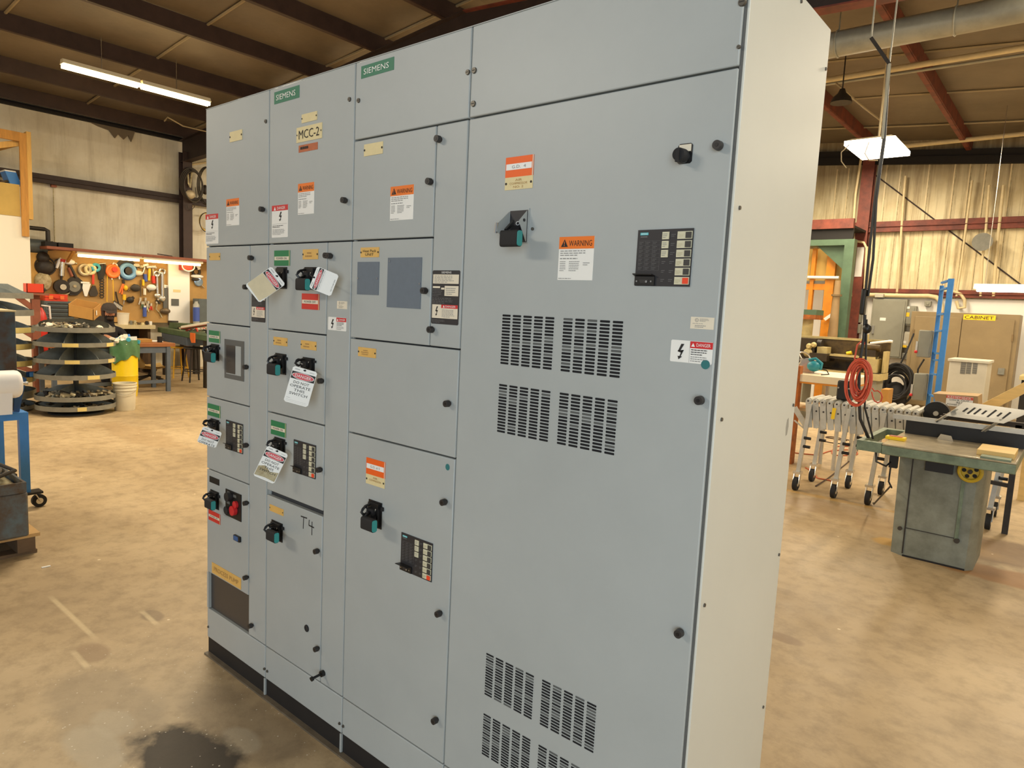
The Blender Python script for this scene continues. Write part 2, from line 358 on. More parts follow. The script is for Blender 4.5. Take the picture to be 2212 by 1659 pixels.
def control_panel(door, tl, br, flap=26, port=True):
    b = MB(); d, w, h = dec_px(b, tl, br, .003, 'panel_black')
    d.rect(w*.05, h*.905, w*.2, h*.95, 'cyan_logo'); d.text('SIEMENS', w*.07, h*.917, w*.18, h*.938, 'label_white', 2); d.rect(w*.055, h*.865, w*.185, h*.885, 'panel_line')
    for i in range(8):
        z = h*(.8-.075*i); d.rect(w*.03, z, w*.43, z+h*.003, 'panel_line')
    for a in (.155, .29, .43): d.rect(w*a, h*.275, w*a+w*.003, h*.8, 'panel_line')
    for i in range(3):
        for k in range(7): d.lines(w*(.04+.13*i), h*(.74-.075*k), w*(.14+.13*i), h*(.79-.075*k), 2, 'panel_line', 1, seed=i*9+k, fill=.8)
    for i in range(3):
        z = h*(.82-.157*i); b.box(d.P(w*.465, z, 0), d.P(w*.585, z+h*.13, 5), 'button'); d.lines(w*.48, z+h*.02, w*.57, z+h*.11, 3, 'grey_ink', 6, seed=i)
    for i in range(6):
        z = h*(.82-.157*i); b.box(d.P(w*.735, z, 0), d.P(w*.99, z+h*.13, 4), 'button')
        b.box(d.P(w*.885, z+h*.012, 4), d.P(w*.98, z+h*.115, 9), 'button_red' if i == 5 else 'button_dark')
        d.lines(w*.75, z+h*.02, w*.86, z+h*.09, 3, 'grime', 5, seed=i); d.lines(w*.62, z+h*.04, w*.71, z+h*.1, 2, 'panel_line', 1, seed=i+20)
        if i > 2: d.lines(w*.48, z+h*.04, w*.56, z+h*.1, 2, 'panel_line', 1, seed=i+30)
    if port:
        b.box(d.P(w*.01, h*.01, 0), d.P(w*.38, h*.17, 8), 'black')
        for a in (.05, .32): d.disc(w*a, h*.08, w*.015, w*.015, 'steel', 9, 10)
        d.poly([(w*.1,h*.11), (w*.27,h*.11), (w*.25,h*.05), (w*.12,h*.05)], 'knob', 9); d.disc(w*.235, h*.075, w*.02, w*.02, 'steel', 10, 10)
    if flap: b.prism([d.P(-w*.005, h*.17, 2), d.P(w*.38, h*.17, 2), d.P(w*.36, h*.195, flap), d.P(w*.0, h*.2, flap)], d.v*.002, 'black')
    return b.build('control_panel', door)
def vent(door, x0, z0, x1, z1, rows=16, seed=0):
    r = random.Random(seed); b = MB(); w, h = x1-x0, z1-z0; sw = w/5.0; p = h/(rows-.35)
    for i in range(5):
        for j in range(rows):
            a = x0+i*sw*(1+.19/5)+.0; zb = z1-(j+.65)*p; k = .81*sw; c = p*.14
            m = 'hole' if r.random() > (.12 if j > rows*.6 else .22) else 'hole_pale'  # flat quads paint the shade inside the slots, paler where parts show
            b.add([(a+c,-.0006,zb), (a+k-c,-.0006,zb), (a+k,-.0006,zb+c), (a+k,-.0006,zb+.65*p-c), (a+k-c,-.0006,zb+.65*p), (a+c,-.0006,zb+.65*p), (a,-.0006,zb+.65*p-c), (a,-.0006,zb+c)], [tuple(range(8))], m)
    return b.build('vent', door, recalc=False)
def blank_plate(door, tl, br, scr):
    b = MB(); d, w, h = dec_px(b, tl, br, .002, 'cover_grey')
    for a, c in scr: d.disc(w*a, h*c, .0034, .0034, 'steel', 2, 10)
    return b.build('cover_plate', door)

# ---- section 1, farthest left
s1, bp = section('control_cabinet', 'narrow grey switchgear cabinet at the far left end, with an open slot near its foot', C0, C1)
zo = F(494, 1262).z
d = panel(s1, 'door', C0, ZR, C1, ZT); nameplate(d, (497,285), (524,302), ('',), 'ivory'[:5]) if 0 else nameplate(d, (497,286), (523.5,301.5), (), 'ivory')
warning_label(d, (489.5,431), (517,486)); danger_label(d, (444.5,464), (472,526)); latch(d, (565,452)); screws(d, (573.6,262))
d = panel(s1, 'door', C0, Z2, A1, ZR); nameplate(d, (453,547), (476,562)); latch(d, (530,620))
d = panel(s1, 'door', C0, Z3, A1, Z2); power_plate(d, (452,713), (475.8,741.6), 'POWER ON', 'green'); handle(d, (457,742), (473.5,780), (440.8,759.4)); latch(d, (530,793))
b = MB(); e, w, h = dec_px(b, (485.5,732), (527.5,824.5), .0015, 'recess'); e.rect(w*.1, h*.12, w*.86, h*.86, 'cab_paint'); e.rect(w*.1, h*.14, w*.58, h*.86, 'window_dark', 2); b.build('viewing_window', d)
d = panel(s1, 'door', C0, Z4, A1, Z3); power_plate(d, (449.6,870.5), (476.3,903.7), 'POWER ON', 'green'); handle(d, (456.2,902.8), (473.7,931)); control_panel(d, (489.4,906.3), (525.3,981)); latch(d, (530,962))
d = panel(s1, 'door', C0, zo, A1, Z4)
b = MB(); dec_px(b, (453,1027.5), (474,1049.3), .0014, 'black'); b.build('nameplate', d)
handle(d, (455.7,1056.3), (473.2,1101.8), (441.4,1076.4)); power_plate(d, (451.4,1100), (476.2,1133.8), 'POWER OFF', 'red'); latch(d, (530,1087), (530,1248))
b = MB(); e, w, h = dec_px(b, (488.6,1055), (521.8,1127.5), .003, 'black')
for a, c, k, m, r in ((.32,.78,36,'knob',.15), (.72,.58,20,'danger_red',.12), (.62,.34,30,'danger_red',.16), (.34,.3,44,'rubber',.13)):
    if r: p = e.P(w*a, h*c); b.cyl(p, p+e.n*k*.0005, w*r, m, n=16)
for a, c in ((.22,.9), (.62,.86), (.2,.52)): e.rect(w*(a-.1), h*(c-.05), w*(a+.1), h*(c+.05), 'recess', 2)
b.build('pushbutton_station', d)
b = MB(); e, w, h = dec_px(b, (507.8,1153.4), (521,1171.7), .008, 'black', .002); e.rect(w*.06, h*.08, w*.8, h*.92, 'blue_cap', 1); b.build('blue_pilot_button', d)['label'] = 'blue button'
b = MB(); e, w, h = dec_px(b, (458.4,1213.7), (521,1273.6), .0016, 'gold_plate'); e.text('PROCESS PUMP', w*.08, h*.3, w*.92, h*.7, 'tan_ink'); b.build('nameplate', d)
b = MB(); b.box((C0+.012,.012,Z5), (A1-.002,.016,zo), 'window_dark'); b.box((C0,.0,Z5+.0), (C0+.014,.02,zo), 'cab_paint'); b.build('slot_recess', s1)  # dark sheet paints the shade inside the open slot
d = panel(s1, 'wireway_door', A1, Z5, C1, ZR); rating_label(d, (544,606), (573.5,697)); latch(d, (541,557), (541,1352))
screws(bp, (449.5,1354), (570.5,1445), r=.0055)
# ---- section 2
s2, bp = section('control_cabinet', 'grey switchgear cabinet with the MCC-2 plate and several danger tags hanging from its handles', C1, C2)
d = panel(s2, 'door', C1, ZR, C2, ZT); logo(d, (593,200), (646.8,210.5)); nameplate(d, (652.5,248), (685.4,258.7), (), 'ivory'); warning_label(d, (644.6,397.7), (678.4,461.2)); danger_label(d, (588,445), (622,512))
b = MB(); e, w, h = dec_px(b, (641.5,277), (696,298), .0016, 'ivory'); e.text('MCC-2', w*.1, h*.2, w*.9, h*.78, 'ink')
for a in (.03, .97): e.disc(w*a, h*.5, w*.018, w*.018, 'ink', 2, 10)
b.build('nameplate', d)
b = MB(); e, w, h = dec_px(b, (645.7,315), (686.4,322.4), .001, 'rust_label'); e.lines(w*.1, h*.25, w*.85, h*.75, 1, 'ink', 2, thick=.7); b.build('orange_sticker', d)
screws(d, (754.5,214.5)); latch(d, (742.7,432.5))
d = panel(s2, 'door', C1, Z2, A2, ZR); power_plate(d, (593.4,541.5), (626.5,574), 'POWER ON', 'green'); nameplate(d, (654.8,539), (687.5,560), 2); handle(d, (599,577), (620,624), hook=False); handle(d, (659,577), (684,626), (638,600.5)); power_plate(d, (653,633.7), (689.8,669.8), 'POWER OFF', 'red'); latch(d, (704.5,552))
d = panel(s2, 'door', C1, Z3, A2, Z2); nameplate(d, (591.7,727), (621,748.5), 2); nameplate(d, (650.7,734.5), (683.7,757.5), 2); handle(d, (596.1,762), (618.4,810), (576,784.2)); handle(d, (655.6,770.8), (679.7,806)); latch(d, (692,823))
d = panel(s2, 'door', C1, Z4+.008, A2, Z3); power_plate(d, (586.2,906.7), (618,946), 'POWER ON', 'green'); handle(d, (594,942.8), (616,985)); control_panel(d, (636,948.8), (682,1035)); latch(d, (689,1015))
d = panel(s2, 'door', C1, Z5, A2, Z4-.008); nameplate(d, (583.2,1088.5), (612.7,1115)); handle(d, (587.8,1121.6), (610.6,1172), (574.3,1143.5)); latch(d, (683,1191), (683,1402))
b = MB()
for p, q in (((650,1115), (663,1119.5)), ((656,1118), (655,1142)), ((668,1123), (667,1134)), ((667,1134.5), (678,1140)), ((674,1127), (673.5,1156))):
    a, c = F(*p, -.0006), F(*q, -.0006); b.bar(a, c, .004 if abs(a.x-c.x) > .01 else .0026, .0012, 'ink', up=(0,1,0))
b.build('marker_writing', d)
c = F(663, 1357); b = MB(); b.torus((c.x, -.001, c.z), .0095, .004, 'rubber', (0,1,0), n=20, k=6); b.cyl((c.x, 0, c.z), (c.x, -.002, c.z), .008, 'knob'); b.build('grommet', d)
c = F(696, 1455, -.006); e = F(676, 1465, -.045); b = MB(); b.cyl((c.x, .001, c.z), (c.x, -.012, c.z), .011, 'black'); b.cyl((c.x, -.008, c.z), e, .0045, 'black'); b.cyl(e, e+Vector((0,-.008,-.002)), .008, 'black'); b.build('door_handle', bp)
screws(bp, (577,1450), (733,1563), r=.0055)
d = panel(s2, 'wireway_door', A2, Z5, C2, ZR); latch(d, (711,552.5)); small_label(d, (728.5,650), (750,668)); danger_label(d, (709.5,684), (748,716), False)
# ---- section 3
s3, bp = section('control_cabinet', 'grey switchgear cabinet with two dark blanking plates, between the tagged cabinet and the vented one', C2, C3)
d = panel(s3, 'top_panel', C2, ZP, C3, ZT); logo(d, (781,146), (851,149)) if 0 else logo(d, (781,143.8), (851,150.5)); screws(d, (774,217), (1010,156))
d = panel(s3, 'door', C2, ZR, A3, ZP); nameplate(d, (787.5,312.7), (827.3,331.5), (), 'ivory'); warning_label(d, (844.5,404), (892.5,473.5)); latch(d, (927,392))
d = panel(s3, 'door', C2, Z2, A3, ZR); nameplate(d, (780,535), (819,555.4), ('Heat Pack', 'UNIT'), ink='ink'); blank_plate(d, (773.5,566), (818,637.5), ((.04,.5), (.93,.5))); blank_plate(d, (839,557), (908.5,667.5), ((.06,.93), (.96,.49))); latch(d, (916,628))
d = panel(s3, 'wireway_door', A3, Z2, C3, ZP); rating_label(d, (935.5,584), (990,703)); latch(d, (946,300), (930,712))
d = panel(s3, 'door', C2, Z3, C3, Z2); nameplate(d, (774.7,749), (812.3,774), 3); latch(d, (965.6,872))
d = panel(s3, 'door', C2, Z5, C3, Z3); hazard_plate(d, (792.3,987.3), (812,1028.3), (831.2,1056), 'G.D. # 5', ('AIR', 'COMPRESSOR')); handle(d, (798,1077.5), (824.4,1143.7), (779,1115.6)); control_panel(d, (868.7,1149.2), (932.7,1257.4), flap=44); latch(d, (958,1085), (947,1326), (939,1557))
b = MB(); c = F(967,1009); Dec(b, (c.x,0,c.z), UX, UZ).disc(0, 0, .0085, .0095, 'dot_teal', 1); b.build('teal_sticker', d)
screws(bp, (741,1569), r=.0055)
# ---- section 4, the wide one with the vents
XE = C4-.009
s4, bp = section('control_cabinet', 'wide grey switchgear cabinet with eight vent grilles and a brightly lit end panel', C3, C4)
bp.data.transform(Matrix.Identity(4))
d = panel(s4, 'top_panel', C3, ZP, XE, ZT); screws(d, (1024,152), (1022,224), (1603,4), r=.0085); screws(d, (1595.5,101), r=.004)
b = MB(); b.box((XE-.003,.005,ZB), (C4-.0055,.02,ZT-.003), 'recess'); b.build('corner_strip', s4)
d = panel(s4, 'door', C3, Z5, XE, ZP)
hazard_plate(d, (1094,341.5), (1122,381.5), (1150.6,406), 'G.D.  4', ('AIR', 'COMPRESSOR', 'NO. 2')); handle(d, (1099,453), (1141,525), (1080,497), grey=True)
warning_label(d, (1209.5,512.2), (1279.5,605.7)); control_panel(d, (1380.3,497.6), (1490.2,619.5)); latch(d, (1551,314), (1511,865), (1467,1368))
x0, z0, x1, z1 = FR((1466,312), (1494,352), -.001); b = MB(); e = Dec(b, (x0,0,z0), UX, UZ); w, h = x1-x0, z1-z0
e.slab(0, 0, w, h, .002, 'black', .004); e.rect(w*.08, h*.6, w*.92, h*.95, 'tape', 1); c = e.P(w*.5, h*.34); b.cyl(c, c+e.n*.01, w*.42, 'black', n=24); b.cyl(c+e.n*.01, c+e.n*.03, w*.44, 'rubber', r2=w*.4, n=24); b.box(c+Vector((-w*.1,-.03,-w*.5)), c+Vector((w*.1,-.036,w*.3)), 'rubber'); b.build('selector_switch', d)
small_label(d, (1493,684), (1541.5,712.6)); danger_label(d, (1450.8,733.3), (1537.3,788.6), False)
b = MB(); c = F(1524.5,787.5); Dec(b, (c.x,-.0012,c.z), UX, UZ).disc(0, 0, .0098, .0098, 'dot_teal', 1); b.build('teal_sticker', d)
for i, (tl, br) in enumerate((((1086,679), (1192.5,799)), ((1217.7,686.7), (1339.5,816.8)), ((1078.7,829), (1184.3,955)), ((1209.5,847.6), (1327.8,984)), ((1050.9,1409.8), (1149.3,1555)), ((1171.6,1467.3), (1282.8,1627.4)))):
    vent(d, *FR(tl, br), seed=i)
q = FR((1050.9,1409.8), (1149.3,1555)); zt = F(1045.5,1540.6).z; vent(d, q[0], zt-(q[3]-q[1]), q[2], zt, seed=7)
q = FR((1171.6,1467.3), (1282.8,1627.4)); vent(d, q[0], zt-(q[3]-q[1]), q[2], zt, seed=8)
b = MB(); b.box((C4-.0062, .006, .004), (C4, DEP, ZT), 'cab_paint_lit'); p = b.build('side_panel', s4, bevel=.002); p['label'] = 'brightly lit end panel of the line-up'
for px, py in ((1597,449), (1558,906), (1521,1307), (1730,3), (1783,149), (1713,875), (1682,1198), (1648,1527)):
    c = at(px, py, 0, C4); b = MB(); b.cyl((C4-.001, c.y, c.z), (C4+.003, c.y, c.z), .0045, 'screw', r2=.004, n=12); b.build('screw', p)
c = at(1700, 922, 0, C4+.0004); b = MB(); b.add([(C4+.0004, c.y+s*.011+.002, c.z+t*.024) for s, t in ((-.7,-1), (.4,-.9), (1,0), (.5,1), (-.6,.8), (-1,0))], [(0,1,2,3,4,5)], 'stain'); b.build('scuff_mark', p)
c = at(1766, 12, 0, C4-.02); b = MB(); b.box((C4-.05, DEP-.17, ZT), (C4-.012, DEP-.05, ZT+.012), 'rust_label'); b.build('lifting_bracket', s4)
c = at(512, 216, 1, .02); b = MB(); b.lathe((c.x, .05, ZT-.001), [(.035,0), (.035,.008), (.024,.016), (0,.018)], 'white', 20); b.build('hub_cap', s1)
# ---- danger tags hanging from the handles
def danger_tag(label, tl, tr, bl, y=-.075, style='switch', dirty=False, short=1., tie=None):
    b = MB(); cx_, cy_ = (tr[0]+bl[0])/2, (tr[1]+bl[1])/2; ctr = F(cx_, cy_, y); nn = CAM-ctr; nn.z *= .5; nn = (nn.normalized()*.82+Vector((0,-1,0))*.18).normalized()
    def hit(p): d = ray(*p); return CAM+d*((ctr-CAM).dot(nn)/d.dot(nn))
    P, Q, R_ = hit(tl), hit(tr), hit(bl)
    u = Q-P; v = P-R_; w, h = u.length, (v-u.normalized()*v.dot(u.normalized())).length
    dc = Dec(b, P-v, u, v, .0004); dc.p = P-dc.v*h
    dc.slab(0, 0, w, h, .0012, 'label_white', w*.07)
    if dirty: dc.poly([(w*.03,h*.07), (w*.93,h*.03), (w*.98,h*.3), (w*.99,h*.66), (w*.01,h*.66), (w*.0,h*.2)] if style == 'blank' else [(w*.02,h*.05), (w*.5,h*.08), (w*.97,h*.06), (w*.98,h*.36), (w*.6,h*.3), (w*.3,h*.42), (w*.02,h*.34)], 'grime' if style != 'blank' else 'tape_dirty', 1)
    H = h/short; T = lambda t: h-H*(1-t)
    dc.rect(w*.02, T(.67), w*.98, T(.87), 'ink'); dc.disc(w*.5, T(.77), w*.46, H*.094, 'label_white', 2); dc.disc(w*.5, T(.77), w*.435, H*.083, 'danger_red', 3); dc.text('DANGER', w*.17, T(.73), w*.83, T(.81), 'label_white', 4)
    dc.rect(w*.1, T(.94), w*.3, T(.95), 'grey_ink'); dc.rect(w*.1, T(.925), w*.3, T(.933), 'grey_ink'); dc.rect(w*.7, T(.925), w*.9, T(.935), 'grey_ink')
    if style == 'switch':
        for s, t, q in (('DO NOT', .55, .32), ('OPERATE', .445, .42), ('THIS', .34, .22), ('SWITCH', .235, .37)):
            if T(t) > 0: dc.text(s, w*(.5-q), T(t), w*(.5+q), T(t+.072), 'ink')
        if short == 1: dc.rect(w*.06, T(.13), w*.22, T(.136), 'grey_ink'); dc.rect(w*.06, T(.08), w*.9, T(.083), 'grey_ink'); dc.rect(w*.06, T(.04), w*.9, T(.043), 'grey_ink')
    elif style == 'notes':
        dc.text('DO NOT REMOVE THIS TAG', w*.06, T(.6), w*.94, T(.64), 'ink'); dc.rect(w*.06, T(.55), w*.9, T(.553), 'grey_ink'); dc.text('SEE OTHER SIDE', w*.2, T(.06), w*.75, T(.1), 'ink')
    dc.disc(w*.5, h*.955 if short == 1 else T(.955), w*.045, w*.045, 'ink', 2, 12)
    t = dc.P(w*.5, T(.955), 1); g = F(*tie, -.02) if tie else t+Vector((.01,.05,.02))
    b.tube([t+Vector((0,-.004,0)), t.lerp(g, .4)+Vector((0,-.012,.006)), t.lerp(g, .8)+Vector((0,-.003,.006)), g], .0016, 'rubber', 6)
    return one('danger_tag', b, label, 'safety tag', 'danger tags hanging from the switch handles')
danger_tag('yellowed danger tag twisted to the left under a green plate, covering a black label', (586.4,575.2), (616.7,614.2), (544.6,634.2), style='blank', dirty=True, tie=(607,592))
danger_tag('danger tag turned sideways beside the red power off plate', (667.7,621.6), (685.5,575.2), (709,654.3), style='notes', tie=(672,596))
danger_tag('clean white danger tag hanging free in the middle of the tagged cabinet', (634,789.8), (686,804.3), (615,866.7), tie=(663,795))
danger_tag('white danger tag with brown grime over its lower half', (578.3,962), (622.9,981.4), (551,1028.4), dirty=True, tie=(604,965))
danger_tag('short curled danger tag at the far left edge of the switchgear', (439.6,920), (480,934.4), (431.2,956), short=.56, tie=(466,920))
# ================================================================== the building
XL, YB, XR, YF, ZE, XRIDGE = -11.4, 13.8, 6.2, -7.0, 4.54, -3.5
def roof(x): return ZE+(x-XL)/12 if x < XRIDGE else ZE+(XRIDGE-XL)/12-(x-XRIDGE)/12
def gmat(name, setup):
    m = bpy.data.materials.new(name); m.use_nodes = True; nt = m.node_tree; setup(nt, nt.nodes['Principled BSDF'], nt.links.new, nt.nodes.new); MATS[name] = m
def ramp(nt, fac, stops):
    r = nt.nodes.new('ShaderNodeValToRGB'); e = r.color_ramp.elements
    while len(e) < len(stops): e.new(.5)
    for q, (p, c) in zip(e, stops): q.position = p; q.color = lin(c)+(1,)
    nt.links.new(fac, r.inputs['Fac']); return r.outputs['Color']
def mixc(nt, fac, a, b, mode='MIX'):
    m = nt.nodes.new('ShaderNodeMix'); m.data_type = 'RGBA'; m.blend_type = mode
    if isinstance(fac, (int, float)): m.inputs[0].default_value = fac
    else: nt.links.new(fac, m.inputs[0])
    for i, v in ((6, a), (7, b)):
        if isinstance(v, tuple): m.inputs[i].default_value = lin(v)+(1,)
        else: nt.links.new(v, m.inputs[i])
    return m.outputs[2]
def noise(nt, vec, scale, detail=8, rough=.6):
    n = nt.nodes.new('ShaderNodeTexNoise'); n.inputs['Scale'].default_value = scale; n.inputs['Detail'].default_value = detail; n.inputs['Roughness'].default_value = rough
    nt.links.new(vec, n.inputs['Vector']); return n.outputs['Fac']
def math_(nt, op, a, b=0., clamp=False):
    m = nt.nodes.new('ShaderNodeMath'); m.operation = op; m.use_clamp = clamp
    for i, v in ((0, a), (1, b)):
        if isinstance(v, (int, float)): m.inputs[i].default_value = v
        else: nt.links.new(v, m.inputs[i])
    return m.outputs[0]
def floor_mat(nt, b, L, N):
    g = N('ShaderNodeNewGeometry').outputs['Position']
    base = ramp(nt, noise(nt, g, .7, 10, .62), [(.3, (151,129,97)), (.5, (178,154,117)), (.7, (199,175,136))])
    fine = ramp(nt, noise(nt, g, 9, 10, .7), [(.3, (200,196,190)), (.55, (255,255,255))])
    c = mixc(nt, .75, base, fine, 'MULTIPLY')
    sp = N('ShaderNodeSeparateXYZ'); L(g, sp.inputs[0])
    shared = {}
    def blob(x, y, rx, ry, amp=.35, sc=3.):
        if sc not in shared: shared[sc] = noise(nt, g, sc, 6)
        dx = math_(nt, 'DIVIDE', math_(nt, 'SUBTRACT', sp.outputs[0], x), rx); dy = math_(nt, 'DIVIDE', math_(nt, 'SUBTRACT', sp.outputs[1], y), ry)
        r = math_(nt, 'SQRT', math_(nt, 'ADD', math_(nt, 'MULTIPLY', dx, dx), math_(nt, 'MULTIPLY', dy, dy)))
        r = math_(nt, 'ADD', r, math_(nt, 'MULTIPLY', math_(nt, 'SUBTRACT', shared[sc], .5), amp*4))
        return math_(nt, 'MULTIPLY', math_(nt, 'SUBTRACT', 1.15, r), 3., True)
    for (x, y, rx, ry, col, k) in BLOBS:
        c = mixc(nt, math_(nt, 'MULTIPLY', blob(x, y, rx, ry), k), c, col)
    grain = noise(nt, g, 14, 5)
    for p, q in STREAKS:
        l = (q-p).length; dx, dy = (q.x-p.x)/l, (q.y-p.y)/l
        X = math_(nt, 'SUBTRACT', sp.outputs[0], p.x); Y = math_(nt, 'SUBTRACT', sp.outputs[1], p.y)
        t = math_(nt, 'DIVIDE', math_(nt, 'ADD', math_(nt, 'MULTIPLY', X, dx), math_(nt, 'MULTIPLY', Y, dy)), l)
        d = math_(nt, 'ABSOLUTE', math_(nt, 'SUBTRACT', math_(nt, 'MULTIPLY', X, dy), math_(nt, 'MULTIPLY', Y, dx)))
        ed = math_(nt, 'MULTIPLY', math_(nt, 'MULTIPLY', t, 6., True), math_(nt, 'MULTIPLY', math_(nt, 'SUBTRACT', 1., t), 6., True))
        k = math_(nt, 'MULTIPLY', ed, math_(nt, 'MULTIPLY', math_(nt, 'SUBTRACT', 1., math_(nt, 'DIVIDE', d, .016)), 1.6, True))
        c = mixc(nt, math_(nt, 'MULTIPLY', k, math_(nt, 'ADD', .15, math_(nt, 'MULTIPLY', grain, .6))), c, (232,212,168))
    wet = blob(WET[0], WET[1], .27, .15, .3, 7.)
    c = mixc(nt, math_(nt, 'MULTIPLY', wet, .93), c, (30,22,16))
    vo = N('ShaderNodeTexVoronoi'); vo.inputs['Scale'].default_value = 34; L(g, vo.inputs['Vector'])
    near = blob(WET[0]-.1, WET[1]+.1, .9, .6, .3, 4.)
    sp1 = math_(nt, 'MULTIPLY', math_(nt, 'LESS_THAN', vo.outputs['Distance'], .1), math_(nt, 'GREATER_THAN', noise(nt, g, 7, 3), .46))
    c = mixc(nt, math_(nt, 'MULTIPLY', math_(nt, 'MULTIPLY', sp1, near), .8), c, (214,204,184))  # pale specks: floor grit, with glints of the wet patch painted in
    vo2 = N('ShaderNodeTexVoronoi'); vo2.inputs['Scale'].default_value = 4.2; L(g, vo2.inputs['Vector'])
    c = mixc(nt, math_(nt, 'MULTIPLY', math_(nt, 'LESS_THAN', vo2.outputs['Distance'], .035), .7), c, (236,222,190))
    L(c, b.inputs['Base Color'])
    rg = math_(nt, 'SUBTRACT', math_(nt, 'ADD', .34, math_(nt, 'MULTIPLY', noise(nt, g, 3, 8), .3)), math_(nt, 'MULTIPLY', wet, -.1), True); L(rg, b.inputs['Roughness'])
    bp = N('ShaderNodeBump'); bp.inputs['Strength'].default_value = .12; bp.inputs['Distance'].default_value = .01; L(noise(nt, g, 30, 8), bp.inputs['Height']); L(bp.outputs['Normal'], b.inputs['Normal'])
_q = at(405, 1652, 2, 0); WET = (_q.x, _q.y)
BLOBS = []; STREAKS = []
for px, py, rx, ry, col, k in ((230,1530,.35,.16,(150,132,104),.55), (2140,1190,.5,.35,(96,66,34),.75), (2190,1250,.45,.18,(150,96,36),.7), (1990,1170,.5,.25,(150,120,78),.5),
                               (1915,1170,.12,.1,(196,150,60),.7), (1780,1075,.8,.05,(206,160,70),.45), (1840,1110,.6,.25,(140,112,78),.5), (1690,1378,.1,.05,(120,92,62),.6),
                               (200,1410,.1,.06,(140,112,80),.6), (330,1330,.07,.04,(110,90,70),.5), (300,940,.9,.2,(150,120,82),.4), (520,1560,.35,.14,(90,74,56),.35), (1960,980,.9,.3,(214,186,138),.4)):
    _q = at(px, py, 2, 0); BLOBS.append((_q.x, _q.y, rx, ry, col, k))
for (ax, ay), (bx_, by_), n_ in (((105,1285), (212,1385), 5), ((156,1405), (192,1445), 3), ((304,1318), (342,1352), 3)):
    STREAKS.append((at(ax, ay, 2, 0), at(bx_, by_, 2, 0)))
for px, py, rx, ry, k in ((205,1620,.16,.07,.6), (245,1560,.1,.06,.5), (520,1600,.09,.05,.45)):
    _q = at(px, py, 2, 0); BLOBS.append((_q.x, _q.y, rx, ry, (182,168,142), k))
gmat('floor_concrete', floor_mat)
def wall_mat(nt, b, L, N):
    g = N('ShaderNodeNewGeometry').outputs['Position']
    c = ramp(nt, noise(nt, g, .9, 9, .65), [(.3, (206,196,170)), (.6, (232,226,206))])
    mp = N('ShaderNodeMapping'); mp.inputs['Scale'].default_value = (5, 5, .5); L(g, mp.inputs['Vector'])
    c = mixc(nt, .22, c, ramp(nt, noise(nt, mp.outputs[0], 1.4, 9, .7), [(.34, (150,136,104)), (.52, (255,255,255))]), 'MULTIPLY')
    L(c, b.inputs['Base Color']); b.inputs['Roughness'].default_value = .6
    bp = N('ShaderNodeBump'); bp.inputs['Strength'].default_value = .15; L(noise(nt, g, 2.5, 6), bp.inputs['Height']); L(bp.outputs['Normal'], b.inputs['Normal'])
gmat('wall_liner', wall_mat)
def back_mat(nt, b, L, N):
    g = N('ShaderNodeNewGeometry').outputs['Position']; sp = N('ShaderNodeSeparateXYZ'); L(g, sp.inputs[0])
    c = ramp(nt, noise(nt, g, 1.3, 9, .65), [(.3, (208,188,140)), (.6, (238,224,182))])
    mp = N('ShaderNodeMapping'); mp.inputs['Scale'].default_value = (7, 7, .35); L(g, mp.inputs['Vector'])
    c = mixc(nt, .8, c, ramp(nt, noise(nt, mp.outputs[0], 1.2, 9, .7), [(.32, (140,120,84)), (.52, (255,255,255))]), 'MULTIPLY')
    top = math_(nt, 'MULTIPLY', math_(nt, 'SUBTRACT', sp.outputs[2], 3.4), .7, True)  # upper wall darkened: dirt plus painted shade under the roof
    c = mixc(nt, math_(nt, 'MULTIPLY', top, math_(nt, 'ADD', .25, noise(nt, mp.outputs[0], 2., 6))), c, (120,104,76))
    L(c, b.inputs['Base Color']); b.inputs['Roughness'].default_value = .6
gmat('wall_panel', back_mat)
def ceil_mat(nt, b, L, N):
    g = N('ShaderNodeNewGeometry').outputs['Position']; c = ramp(nt, noise(nt, g, .8, 9, .6), [(.3, (100,88,72)), (.65, (126,113,94))]); L(c, b.inputs['Base Color']); b.inputs['Roughness'].default_value = .5
    bp = N('ShaderNodeBump'); bp.inputs['Strength'].default_value = .3; bp.inputs['Distance'].default_value = .05; L(noise(nt, g, 1.6, 4), bp.inputs['Height']); L(bp.outputs['Normal'], b.inputs['Normal'])
gmat('ceiling_blanket', ceil_mat)
mat('seam', (168,152,120), .5, var=.2, scale=3); mat('beam_brown', (68,50,44), .6, var=.3, scale=4); mat('beam_dark', (58,44,40), .65, var=.3, scale=4); mat('red_iron', (134,66,48), .6, var=.3, scale=5, col2=(92,46,36))
mat('pipe_cream', (224,204,158), .5, var=.15, scale=9); mat('duct', (176,172,152), .45, .1, var=.25, scale=5); mat('cream', (238,228,198), .6); mat('dark_gap', (30,26,24), .8)
b = MB(); b.add([(XL-2,YF-6,0), (XR+2,YF-6,0), (XR+2,YB+.6,0), (XL-2,YB+.6,0)], [(0,1,2,3)], 'floor_concrete'); struct('floor', b)
b = MB(); b.box((XL-.12,YF,0), (XL,YB,ZE+.21), 'wall_liner'); struct('wall_left', b)
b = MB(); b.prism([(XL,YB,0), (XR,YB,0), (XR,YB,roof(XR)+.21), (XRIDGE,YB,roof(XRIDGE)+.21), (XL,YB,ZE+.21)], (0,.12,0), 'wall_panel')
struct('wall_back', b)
b = MB(); b.box((XR,YF,0), (XR+.12,YB,roof(XR)+.21), 'wall_liner'); struct('wall_right', b)
b = MB()
